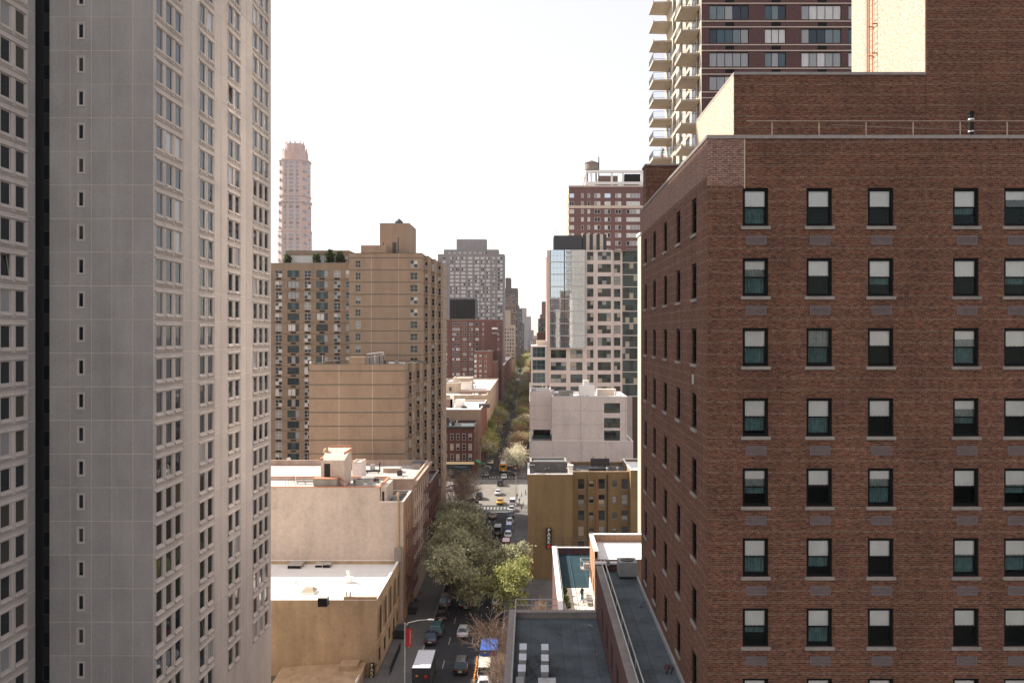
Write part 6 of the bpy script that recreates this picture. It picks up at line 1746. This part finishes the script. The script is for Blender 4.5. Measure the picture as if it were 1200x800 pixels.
WORD = {"blossom": "white blossoming", "brown": "brown budding", "yellow": "yellow-green", "grey": "grey-green", "green": "dark green"}
while y < 900:
    if not (452 < y < 488 or 690 < y < 722):
        kl, kr_ = LEFT[i % 8], RIGHT[i % 8]
        sL, sR = random.uniform(.7, 1.0), random.uniform(.75, 1.05)
        if i > 0: tree(kl, -16.6, y + random.uniform(-2, 2), sL, f"{WORD[kl]} street tree on the left sidewalk beyond the avenue", f"{WORD[kl]} trees left of the street beyond the avenue")
        tree(kr_, -3.6, y + random.uniform(-2, 2), sR, f"{WORD[kr_]} street tree on the right sidewalk beyond the avenue", f"{WORD[kr_]} trees right of the street beyond the avenue")
    i += 1; y += 12.5 if y < 480 else 17
for k in range(26):
    kk = ("yellow", "brown", "yellow", "green")[k % 4]
    tree(kk, random.uniform(-19, -1), 920 + k * 26, random.uniform(1.1, 1.7), f"distant {WORD[kk]} tree where the street closes", f"distant {WORD[kk]} trees at the street's end")

# ================================================================== vehicles
def sec(y, hw, zb, zs, hw_t=None):
    hw_t = hw_t or hw * .93
    return [(-hw * .9, y, zb), (hw * .9, y, zb), (hw, y, zb + .18), (hw, y, zs - .16), (hw_t, y, zs), (-hw_t, y, zs), (-hw, y, zs - .16), (-hw, y, zb + .18)]
def car_meshes(kind):
    if kind in CACHE: return CACHE[kind]
    if kind == "sedan": L, W, hood, deck, roof = 4.7, 1.82, .92, 1.0, 1.45; cab = [(-1.75, deck, .72), (-1.0, roof, .62), (.35, roof, .62), (1.15, hood, .74)]
    elif kind == "suv": L, W, hood, deck, roof = 4.8, 1.95, 1.08, 1.1, 1.78; cab = [(-2.3, deck, .84), (-2.0, roof, .72), (.45, roof, .72), (1.2, hood, .82)]
    elif kind == "van": L, W, hood, deck, roof = 5.2, 2.0, 1.2, 1.2, 2.05; cab = [(-2.55, deck, .92), (-2.45, roof, .82), (1.0, roof, .82), (1.85, hood, .88)]
    elif kind == "pickup": L, W, hood, deck, roof = 5.5, 2.0, 1.12, 1.12, 1.82; cab = [(-.75, deck, .84), (-.5, roof, .74), (.7, roof, .74), (1.3, hood, .84)]
    hl, hw = L / 2, W / 2
    low = MB()
    low.loft([sec(-hl, hw * .82, .38, deck - .28), sec(-hl + .12, hw * .93, .28, deck - .04), sec(-hl + .7, hw, .22, deck), sec(0, hw, .2, (deck + hood) / 2), sec(1.1, hw, .22, hood), sec(hl - .55, hw * .97, .24, hood - .10), sec(hl - .1, hw * .88, .3, hood - .24), sec(hl, hw * .74, .38, hood - .36)])
    gl = MB()
    ring_ = lambda y, z, w, zb: [(-w, y, z), (w, y, z)]
    (ya, za, wa), (yb, zb_, wb), (yc, zc_, wc), (yd, zd, wd_) = cab
    base = min(deck, hood) - .06; bw_ = hw * .9
    v = [(-bw_, ya - .05, base), (bw_, ya - .05, base), (bw_, yd, base), (-bw_, yd, base), (-wb, yb, zb_), (wb, yb, zb_), (wc, yc, zc_), (-wc, yc, zc_)]
    gl.v = v; gl.f = [(0, 1, 5, 4), (1, 2, 6, 5), (2, 3, 7, 6), (3, 0, 4, 7), (4, 5, 6, 7)]; gl.m = [0] * 5
    rf_ = MB(); rf_.loft([[(-wb - .02, yb - .06, zb_ - .03), (wb + .02, yb - .06, zb_ - .03), (wb - .1, yb, zb_ + .06), (-wb + .1, yb, zb_ + .06)], [(-wc - .02, yc + .06, zc_ - .03), (wc + .02, yc + .06, zc_ - .03), (wc - .1, yc - .04, zc_ + .06), (-wc + .1, yc - .04, zc_ + .06)]])
    for s in (-1, 1):   # pillars
        for (y0, y1) in ((ya, yb), (yd, yc)): rf_.tube((s * bw_ * .98, y0, base), (s * wb, y1, zb_), .05, .045, 4)
        ym = (yb + yc) / 2; rf_.tube((s * bw_, ym, base), (s * wb * 1.01, ym, zb_), .05, .045, 4)
    if kind == "pickup":
        rf_.box(-hw * .82, hw * .82, -hl + .15, -.95, deck + .001, deck + .01)
    tl_ = MB().box(-.16, .16, -.05, .04, -.09, .09).mesh("taillight", "lamp_red"); hd = MB().box(-.18, .18, -.04, .05, -.07, .07).mesh("headlight", "lens_grey")
    ty = MB(); wr_ = .33 if kind == "sedan" else .38
    prof = [(wr_ * .55, -.11), (wr_ * .92, -.11), (wr_, -.07), (wr_, .07), (wr_ * .92, .11), (wr_ * .55, .11)]
    ty.lathe(prof, 14); tm = ty.mesh("wheel", "tyre"); tm.transform(Matrix.Rotation(math.pi / 2, 4, 'Y'))
    rm = MB().lathe([(wr_ * .6, -.12), (wr_ * .6, .12)], 10).mesh("rim", "rim"); rm.transform(Matrix.Rotation(math.pi / 2, 4, 'Y'))
    bp = MB().box(-hw * .82, hw * .82, -.06, .06, -.1, .1).mesh("bumper", "trim")
    pm = MB().box(-.26, .26, -.02, .01, -.08, .08).mesh("number_plate", "plate")
    mi = MB().box(-.1, .1, -.05, .06, -.07, .07).mesh("mirror", "trim")
    r = dict(L=L, W=W, hood=hood, deck=deck, wr=wr_, body=low.mesh("body", "paint_white", True), glass=gl.mesh("windows", "car_glass"), roof=rf_.mesh("roof", "paint_white"), tail=tl_, head=hd, wheel=tm, rim=rm, bump=bp, plate=pm, mirror=mi)
    CACHE[kind] = r
    return r
def paint(o, mat):
    o.material_slots[0].link = 'OBJECT'; o.material_slots[0].material = M[mat]
def car(kind, col, x, y, label, group=None, rot=0.0, taxi=False, lights=True):
    d = car_meshes(kind)
    t = thing({"suv": "suv", "van": "van", "pickup": "pickup_truck"}.get(kind, "car"), label, {"van": "van", "pickup": "truck"}.get(kind, "car"), (x, y, 0.004), group, rotz=rot)
    hl, hw = d["L"] / 2, d["W"] / 2
    paint(put(t, "body", d["body"], world=False), "paint_" + col); put(t, "windows", d["glass"], world=False); paint(put(t, "roof", d["roof"], world=False), "paint_" + col)
    for sx in (-1, 1):
        for yy in (-hl * .6, hl * .62):
            w = put(t, "wheel", d["wheel"], (sx * (hw - .1), yy, d["wr"]), world=False); put(w, "rim", d["rim"], world=False)
        put(t, "taillight", d["tail"], (sx * (hw * .74), -hl + .06, d["deck"] - .28), world=False); put(t, "headlight", d["head"], (sx * hw * .62, hl - .12, d["hood"] - .36), world=False)
        put(t, "mirror", d["mirror"], (sx * (hw + .06), hl * .3, d["hood"] + .08), world=False)
    put(t, "bumper", d["bump"], (0, -hl + .02, .45), world=False); put(t, "bumper", d["bump"], (0, hl - .06, .42), world=False); put(t, "number_plate", d["plate"], (0, -hl - .04, .62), world=False)
    if taxi:
        b = cached("taxisign", lambda: MB().prism([(-.3, 0), (.3, 0), (.24, .2), (-.24, .2)], 'y', -.12, .12).mesh("roof_sign", "sign_white")); put(t, "roof_sign", b, (0, -.2, 1.5), world=False)
    return t
def box_truck(label, x, y, L, body, top, cab, h=3.3, name="box_truck"):
    t = thing(name, label, "truck", (x, y, .004))
    hw = 1.22
    b = MB(); b.box(-hw, hw, -L / 2, L / 2 - 2.0, .75, h); put(t, "cargo_box", b.mesh("cargo_box", body), world=False)
    b = MB(); b.box(-hw + .05, hw - .05, -L / 2 + .05, L / 2 - 2.05, h + .001, h + .05)
    for i in range(int(L / 1.1)): b.box(-hw + .1, hw - .1, -L / 2 + .3 + i * 1.0, -L / 2 + .34 + i * 1.0, h + .05, h + .07)
    put(t, "roof_panel", b.mesh("roof_panel", top), world=False)
    b = MB(); b.box(-hw - .02, hw + .02, -L / 2 - .02, -L / 2 + .06, h - .12, h + .06); b.box(-hw - .02, hw + .02, -L / 2 - .02, -L / 2 + .06, .7, .85); put(t, "rear_frame", b.mesh("rear_frame", "metal_dark"), world=False)
    b = MB(); b.loft([[(-1.05, L / 2 - 1.9, .6), (1.05, L / 2 - 1.9, .6), (1.05, L / 2 - 1.9, 2.4), (-1.05, L / 2 - 1.9, 2.4)], [(-1.05, L / 2 - .9, .6), (1.05, L / 2 - .9, .6), (1.0, L / 2 - .9, 2.35), (-1.0, L / 2 - .9, 2.35)], [(-1.0, L / 2, .6), (1.0, L / 2, .6), (.95, L / 2 - .1, 1.35), (-.95, L / 2 - .1, 1.35)]]); c = put(t, "cab", b.mesh("cab", cab), world=False)
    b = MB(); b.quad((-.9, L / 2 - .8, 2.3), (.9, L / 2 - .8, 2.3), (.86, L / 2 - .2, 1.45), (-.86, L / 2 - .2, 1.45)); put(c, "windscreen", b.mesh("windscreen", "car_glass"), world=False)
    d = car_meshes("suv")
    for sx in (-1, 1):
        for yy in (-L / 2 + 1.4, L / 2 - 1.2):
            w = put(t, "wheel", d["wheel"], (sx * 1.0, yy, .42), world=False, scale=(1.2, 1.15, 1.15)); put(w, "rim", d["rim"], world=False)
        put(t, "taillight", d["tail"], (sx * .95, -L / 2 - .02, 1.0), world=False)
    put(t, "amber_light", cached("amb", lambda: MB().box(-.15, .15, -.03, .02, -.1, .1).mesh("amber_light", "lamp_amber")), (-.55, -L / 2 - .02, 2.35), world=False)
    put(t, "red_light", cached("redl", lambda: MB().box(-.2, .2, -.03, .02, -.18, .18).mesh("red_light", "lamp_red")), (.62, -L / 2 - .02, 2.25), world=False)
    return t
def bus(label, x, y):
    t = thing("school_bus", label, "bus", (x, y, .004)); L, hw = 9.0, 1.22
    b = MB(); sc2 = lambda y, k=1, zt=3.0: [(-hw * k, y, .5), (hw * k, y, .5), (hw * k, y, zt - .3), (hw * k * .8, y, zt), (-hw * k * .8, y, zt), (-hw * k, y, zt - .3)]
    b.loft([sc2(-L / 2, .98), sc2(L / 2 - 1.4), sc2(L / 2 - 1.2, 1, 1.7), sc2(L / 2, .85, 1.5)]); put(t, "body", b.mesh("body", "paint_yellow"), world=False)
    b = MB(); b.box(-hw * .75, hw * .75, -L / 2 + .2, L / 2 - 1.6, 3.0, 3.05); put(t, "roof", b.mesh("roof", "paint_white"), world=False)
    b = MB(); b.box(-.95, .95, -L / 2 - .03, -L / 2 + .02, 1.7, 2.5); b.box(-hw - .02, -hw + .02, -L / 2 + .5, L / 2 - 1.8, 1.75, 2.4); b.box(hw - .02, hw + .02, -L / 2 + .5, L / 2 - 1.8, 1.75, 2.4); put(t, "windows", b.mesh("windows", "car_glass"), world=False)
    b = MB(); b.box(-1.0, 1.0, -L / 2 - .04, -L / 2 + .02, 1.0, 1.12); b.box(-1.1, 1.1, -L / 2 - .12, -L / 2, .45, .7); put(t, "bumper", b.mesh("bumper", "trim"), world=False)
    d = car_meshes("suv")
    for sx in (-1, 1):
        for yy in (-L / 2 + 2, L / 2 - 1.3): put(t, "wheel", d["wheel"], (sx * 1.0, yy, .45), world=False, scale=(1.2, 1.2, 1.2))
        for zz in (1.3, 2.75): put(t, "taillight", d["tail"], (sx * .85, -L / 2 - .04, zz), world=False)
box_truck("dark box truck with a pale grey roof by the left kerb, beside the red banner", -14.3, 112.0, 8.2, "metal_dark", "ac_top", "paint_black", 3.3)
box_truck("blue-tarped truck parked at the right kerb under the bare pinkish tree", -5.9, 119.0, 6.5, "tarp_blue", "tarp_blue", "paint_blue", 2.6)
bus("yellow school bus crossing into the street beyond the avenue", -9.4, 283.0)
def C(kind, col, px, py, label, **k):
    y = Yground(py); L = {"sedan": 4.7, "suv": 4.8, "van": 5.2, "pickup": 5.5}[kind]
    car(kind, col, X(px, y), y + L / 2, label, **k)
C("suv", "black", 539, 792, "black suv driving up the middle lane near the box truck")
C("sedan", "silver", 541.5, 750, "silver car driving in the middle lane ahead of the black suv")
C("suv", "black", 545.5, 716, "black suv driving beneath the grey-green trees")
C("suv", "gold", 557, 690, "tan suv with red tail lights emerging between the trees")
C("suv", "teal", 510, 748, "dark teal suv parked at the left kerb just ahead of the box truck")
C("sedan", "navy", 503.5, 757, "dark blue car squeezed in front of the box truck at the left kerb")
C("sedan", "black", 516, 730, "black car with red tail lights parked at the left kerb ahead of the teal suv")
C("suv", "grey", 521, 713, "dark grey suv parked at the left kerb under the nearest grey-green tree")
C("sedan", "black", 526.5, 699, "black car parked at the left kerb in deep tree shade")
C("sedan", "navy", 531, 687, "dark blue car parked at the left kerb in deep tree shade")
C("sedan", "white", 582.5, 712, "white car parked at the right kerb beside the yellow-green tree")
C("sedan", "blue", 584.5, 700, "blue car parked at the right kerb beside the yellow-green tree")
C("suv", "white", 568.5, 786, "white suv parked in the sun under the bare pinkish tree")
C("van", "cream", 567.5, 800, "cream van parked in the sun behind the white suv")
C("sedan", "white", 566.5, 815, "white car parked in the sun behind the cream van")
C("van", "grey", 583, 628, "grey van driving up the middle lane beyond the big trees")
C("sedan", "gold", 577, 609, "dull orange car in the left lane just before the avenue")
C("sedan", "yellow", 585.5, 592, "yellow taxi entering the crossing in the sun", taxi=True)
C("sedan", "white", 583.5, 581, "white car in the middle of the sunlit crossing")
C("suv", "black", 586, 570, "black suv leaving the crossing")
C("sedan", "white", 590.5, 562, "white car just beyond the crossing behind the school bus")
C("van", "white", 598, 548, "white van beyond the avenue right of the school bus")
C("suv", "navy", 603.5, 557, "dark blue suv at the right kerb beyond the avenue")
C("sedan", "red", 604.5, 551, "red car at the right kerb ahead of the dark blue suv")
C("sedan", "red", 596.5, 524, "bright red car driving down the middle of the far street")
C("sedan", "navy", 601.5, 503, "dark blue car far along the street by the white box truck")
C("sedan", "grey", 597, 494, "grey car far along the street left of the white box truck")
box_truck("small white box truck far along the right kerb", -5.4, 412, 6.5, "paint_white", "white_paint", "paint_white", 3.0)
C("suv", "black", 561, 586, "dark car turning at the left corner of the avenue")
for i, (px, py, cc_, kd) in enumerate(((600.5, 593, "white", "suv"), (599.5, 601, "silver", "sedan"), (598.3, 608, "navy", "sedan"), (597.3, 616, "white", "sedan"), (596.3, 624, "blue", "suv"), (595.3, 632, "white", "sedan"))):
    C(kd, cc_, px, py, ("white suv parked at the right kerb at the avenue corner", "silver car parked at the right kerb, second from the avenue corner", "dark blue car parked at the right kerb, third from the avenue corner", "white car parked at the right kerb, between a dark blue and a blue one", "blue suv parked at the right kerb between two white cars", "white car parked at the right kerb just ahead of the red van")[i])
C("van", "red", 592.8, 646, "red van parked at the right kerb beyond the yellow-green tree")
for i, (px, py) in enumerate(((528, 573), (521, 575), (541, 577), (551, 590))):
    y = Yground(py); car("sedan", ("white", "silver", "grey", "black")[i], X(px, y), y, ("white car on the avenue left of the crossing", "silver car on the avenue behind the white one", "grey car on the avenue beside the bare brown trees", "black car on the avenue at the kerb by the bare brown trees")[i], rot=math.pi / 2)
yy, i = 272.0, 0
while yy < 430:
    if i % 5 != 3:
        col_ = ("grey", "black", "silver", "navy", "white", "black", "teal")[i % 7]
        car(("sedan", "suv")[i % 2], col_, -14.6, yy, f"{col_} {'car' if i % 2 == 0 else 'suv'} parked along the left kerb beyond the avenue", "cars parked at the left kerb beyond the avenue")
    if i % 4 != 1 and yy > 300:
        col_ = ("white", "navy", "silver", "black")[i % 4]
        car("sedan", col_, -5.7, yy + 2, f"{col_} car parked along the right kerb beyond the avenue", "cars parked at the right kerb beyond the avenue")
    yy += 6.3; i += 1
y = 200.0; i = 0
for y in (160.5, 167, 174, 181, 188.5, 195): 
    car("sedan" if i % 2 else "suv", ("black", "grey", "navy", "silver", "black", "white")[i], -14.6, y, ("black suv", "grey car", "dark blue suv", "silver car", "black suv with dark windows", "white car")[i] + " parked at the left kerb under the big grey-green trees"); i += 1
# parking lot under the PARK sign
for i, (x, y, c_) in enumerate(((3.5, 128, "white"), (6.5, 128.5, "silver"), (3.6, 136, "grey"), (6.6, 136.5, "navy"))):
    car("sedan", c_, x, y, f"{c_} car standing in the lot below the PARK sign")

# ================================================================== street furniture
def cobra_lamp(x, y, label, h=9.2, arm=3.0, group=None, s=1):
    t = thing("street_lamp", label, "street lamp", (x, y, .14), group)
    put(t, "pole", cached(("pole", h), lambda: MB().lathe([(.2, 0), (.2, .5), (.11, .6), (.075, h)], 8).mesh("pole", "galvanised")), world=False)
    def armm():
        b = MB(); pts = [(0, 0, h - .5), (.5 * s, 0, h + .05), (arm * .6 * s, 0, h + .35), (arm * s, 0, h + .42)]
        for a, c in zip(pts[:-1], pts[1:]): b.tube(a, c, .05, n=6)
        return b.mesh("arm", "galvanised")
    put(t, "arm", cached(("arm", h, arm, s), armm), world=False)
    put(t, "lamp_head", cached(("lh", s), lambda: MB().loft([[(-.1, -.1, -.03), (-.1, .1, -.03), (-.1, .1, .06), (-.1, -.1, .06)], [(.3 * s, -.19, -.06), (.3 * s, .19, -.06), (.3 * s, .14, .1), (.3 * s, -.14, .1)], [(.8 * s, -.12, -.03), (.8 * s, .12, -.03), (.8 * s, .08, .05), (.8 * s, -.08, .05)]]).mesh("lamp_head", "metal_pale")), (arm * s, 0, h + .42), world=False)
    return t
lp = cobra_lamp(-16.35, 107.6, "grey cobra-head street lamp beside the red banner at the left kerb")
def flat(w, h, mat, name): return MB().box(-w / 2, w / 2, -.02, .02, 0, h).mesh(name, mat)
bn = thing("street_banner", "red street banner hanging from the lamp post by the tan hall", "banner", (-15.85, 107.7, Z(757.5, 107.6)))
put(bn, "cloth", flat(.80, 2.35, "banner_red", "cloth"), world=False)
b = MB(); rr = random.Random(4); z = .25
while z < 2.1:
    l = rr.uniform(.05, .12); b.box(.12, .12 + rr.uniform(.06, .14), -.026, -.021, z, z + l); z += l + .035
b.lathe([(.001, -.02), (.14, -.02), (.14, -.015)], 10); 
put(bn, "print", b.mesh("print", "banner_print"), world=False)
b = MB(); b.tube((-.46, 0, 2.37), (.45, 0, 2.37), .025, n=5); b.tube((-.46, 0, -.02), (.45, 0, -.02), .025, n=5); put(bn, "bracket", b.mesh("bracket", "metal_dark"), world=False)
for i, (x, y, s_) in enumerate(((-4.0, 176, -1), (-16.4, 205, 1), (-4.0, 224, -1), (-16.6, 272, 1), (-4.0, 310, -1), (-16.6, 350, 1))):
    cobra_lamp(x, y, ("street lamp on the right sidewalk by the ochre wall", "street lamp on the left sidewalk before the avenue among bare trees", "street lamp at the right corner before the avenue", "street lamp at the left corner beyond the avenue", "street lamp on the right sidewalk among white blossoming trees", "street lamp on the left sidewalk among the far trees")[i], s=s_)
def signal(x, y, label, s):
    t = thing("traffic_light", label, "traffic light", (x, y, .14))
    put(t, "pole", MB().lathe([(.15, 0), (.09, .5), (.08, 5.6)], 7).mesh("pole", "green_sign" if False else "metal_dark"), world=False)
    b = MB(); b.tube((0, 0, 5.4), (s * 4.0, 0, 5.9), .06, n=5); put(t, "arm", b.mesh("arm", "metal_dark"), world=False)
    hd = MB().box(-.18, .18, -.16, .16, -1.0, 0).mesh("signal_head", "sign_cream")
    h_ = put(t, "signal_head", hd, (s * 3.9, 0, 5.85), world=False)
    for k, mm in enumerate(("lamp_red", "lamp_amber", "green_sign")): put(h_, "lens", MB().box(-.11, .11, -.18, -.16, -.11, .11).mesh("lens", mm), (0, 0, -.2 - .3 * k), world=False)
    put(t, "street_sign", MB().box(-.5, .5, -.03, .03, 0, .3).mesh("street_sign", "green_sign"), (s * 1.0, -.1, 4.6), world=False)
signal(-16.2, 267.5, "traffic light on an arm at the far left corner of the avenue", 1)
signal(-4.2, 267.5, "traffic light on an arm at the far right corner of the avenue", -1)
aw = thing("shop_awning", "green shop awning on the side of the dark red corner house", "awning", (CX1 + .9, 279, 3.0), mesh=None)
put(aw, "canvas", MB().prism([(0, 1.2), (1.6, .3), (1.6, 0), (1.5, .2), (0, 1.05)], 'y', -2.2, 2.2).mesh("canvas", "green_sign"), (-.88, 0, 0), world=False)
put(aw, "frame", MB().tube((0, -2.1, .9), (1.5, -2.1, .15), .03, n=4).tube((0, 2.1, .9), (1.5, 2.1, .15), .03, n=4).mesh("frame", "metal_dark"), (-.88, 0, 0), world=False)
# areaway fence and stoop along the tan hall
fe = thing("iron_fence", "dark iron area fence along the foot of the tan hall", "fence", (NX + 1.9, 118, .14))
for i in range(9):
    put(fe, "post", cached("fpost", lambda: MB().box(-.05, .05, -.05, .05, 0, 1.25).mesh("post", "metal_dark")), (0, -4.5 + i * 1.1, 0), world=False)
b = MB(); b.box(-.03, .03, -4.5, 4.3, 1.05, 1.12); b.box(-.03, .03, -4.5, 4.3, .15, .22); put(fe, "rail", b.mesh("rail", "metal_dark"), world=False)
b = MB()
for i in range(70): b.box(-.012, .012, -4.45 + i * .125, -4.425 + i * .125, .1, 1.15)
put(fe, "bar", b.mesh("bar", "metal_dark"), world=False)["kind"] = "stuff"
for i, yv in enumerate((128.0, 139.0)):
    dn = thing("dumpster", ("black dumpster against the tan hall's street wall", "black dumpster below the tenement fire escapes")[i], "dumpster", (NX + 1.3, yv, .14))
    put(dn, "bin", MB().loft([[(-.8, -1.2, .12), (.7, -1.2, .12), (.7, 1.2, .12), (-.8, 1.2, .12)], [(-.9, -1.3, 1.2), (.9, -1.3, 1.2), (.9, 1.3, 1.2), (-.9, 1.3, 1.2)]]).mesh("bin", "trim"), world=False)
    put(dn, "lid", MB().prism([(-.92, 1.2), (.95, 1.2), (.95, 1.26), (-.92, 1.45)], 'y', -1.33, 1.33).mesh("lid", "metal_dark"), world=False)
    for sx in (-.5, .5):
        for sy in (-.9, .9): put(dn, "caster", cached("caster", lambda: MB().tube((-.04, 0, .07), (.04, 0, .07), .07, n=8).mesh("caster", "tyre")), (sx, sy, 0), world=False)
wb = thing("work_barrier", "orange and white work barrier along the lane by the sunlit parked cars", "barrier", (-7.6, 110.5, .004))
for i in range(5):
    p = put(wb, "post", cached("wpost", lambda: MB().lathe([(.25, 0), (.25, .08), (.12, .1), (.09, 1.1)], 8).mesh("post", "orange")), (0, i * 1.8, 0), world=False)
    put(p, "band", cached("wband", lambda: MB().lathe([(.115, .6), (.11, .8)], 8).mesh("band", "sign_white")), world=False)
put(wb, "board", MB().box(-.03, .03, 0, 7.2, .55, .8).mesh("board", "orange"), world=False)

# ================================================================== people
def person_mesh(stride, shirt, trouser, key):
    b = MB()
    def rg(c, rx, ry, z, n=8): return [(c[0] + rx * math.cos(2 * math.pi * i / n), c[1] + ry * math.sin(2 * math.pi * i / n), z) for i in range(n)]
    me = bpy.data.meshes.new("sk")
    s = stride
    V = [(0, 0, .95), (0, 0, 1.2), (0, 0, 1.42), (0, .01, 1.53), (0, .02, 1.66), (.11, s * .3, .5), (.11, s * .38, .08), (.11, s * .38 + .16, .05), (-.11, -s * .25, .5), (-.11, -s * .5, .1), (-.11, -s * .5 + .16, .05),
         (.2, 0, 1.4), (.26, -s * .2, 1.13), (.25, -s * .1 + .08, .88), (-.2, 0, 1.4), (-.26, s * .2, 1.13), (-.25, s * .25 + .06, .88), (.1, 0, .88), (-.1, 0, .88), (0, .03, 1.74)]
    E = [(0, 1), (1, 2), (2, 3), (3, 4), (4, 19), (0, 17), (17, 5), (5, 6), (6, 7), (0, 18), (18, 8), (8, 9), (9, 10), (2, 11), (11, 12), (12, 13), (2, 14), (14, 15), (15, 16)]
    R = [.15, .15, .15, .06, .1, .075, .05, .045, .075, .05, .045, .07, .05, .035, .07, .05, .035, .1, .1, .075]
    me.from_pydata(V, E, []); o = bpy.data.objects.new("sk", me); COL.objects.link(o)
    mod = o.modifiers.new("s", 'SKIN')
    for i, r in enumerate(R): me.skin_vertices[0].data[i].radius = (r, r * .8)
    me.skin_vertices[0].data[0].use_root = True
    o.modifiers.new("d", 'SUBSURF').levels = 1
    dg = bpy.context.evaluated_depsgraph_get(); out = bpy.data.meshes.new_from_object(o.evaluated_get(dg)); bpy.data.objects.remove(o)
    out.materials.clear()
    for m_ in ("skin", shirt, trouser, "hair"): out.materials.append(M[m_])
    for p in out.polygons:
        z, x, y_ = p.center.z, abs(p.center.x), p.center.y
        p.material_index = 3 if (z > 1.70 or (z > 1.58 and y_ < -.02) or z < .09) else 0 if z > 1.5 or (x > .2 and z < .98) else 1 if z > .93 else 2
        p.use_smooth = True
    return out
PM = [person_mesh(.45, "cloth_dark", "cloth_blue", 0), person_mesh(.3, "cloth_light", "cloth_dark", 1), person_mesh(.1, "cloth_red", "cloth_khaki", 2), person_mesh(.5, "cloth_blue", "cloth_dark", 3)]
PLAB = ["person in black top", "person in pale top", "person in red top", "person in blue top"]
def person(k, x, y, where, rot=0.0, z=.14):
    thing("person", PLAB[k] + " " + where, "person", (x, y, z), None, PM[k], rot)
for i, (px, py, k, rot, w) in enumerate(((606, 585, 0, .1, "walking over the sunlit right-hand crosswalk"), (611, 583, 1, 2.9, "on the sunlit right-hand crosswalk"), (608.5, 590, 3, .2, "on the right-hand crosswalk behind the others"), (613, 595, 1, 3.0, "on the sidewalk at the right corner of the avenue"),
                                        (611, 600, 2, .3, "on the sidewalk at the right corner of the avenue"), (606, 643, 0, 3.1, "walking on the shaded right sidewalk by the ochre wall"), (616, 580, 3, 1.6, "waiting at the far end of the right-hand crosswalk"),
                                        (487, 712, 0, .1, "on the left sidewalk below the tenement fire escapes"), (492, 704, 2, 3.0, "on the left sidewalk below the stone-fronted tenement"))):
    y = Yground(py); person(k, X(px, y), y, w, rot, .14 if i in (3, 4, 5, 7, 8) else .012)
y = Yground(706, TZ0); person(0, X(682, y), y, "standing on the sunlit terrace", 1.0, TZ0)

# ================================================================== haze
b = MB(); b.box(-1200, 1200, -60, 2600, -1.0, 235.0)
me = b.mesh("haze", "ground"); me.materials.clear()
hm = bpy.data.materials.new("haze"); hm.use_nodes = True
nt = hm.node_tree; nt.nodes.remove(nt.nodes["Principled BSDF"])
pv = nt.nodes.new("ShaderNodeVolumePrincipled")
pv.inputs["Color"].default_value = (0.95, 0.93, 0.95, 1)
pv.inputs["Density"].default_value = 0.00005
pv.inputs["Anisotropy"].default_value = 0.3
nt.links.new(pv.outputs[0], nt.nodes["Material Output"].inputs["Volume"])
me.materials.append(hm)
hz_ = bpy.data.objects.new("haze", me); COL.objects.link(hz_); hz_["kind"] = "stuff"
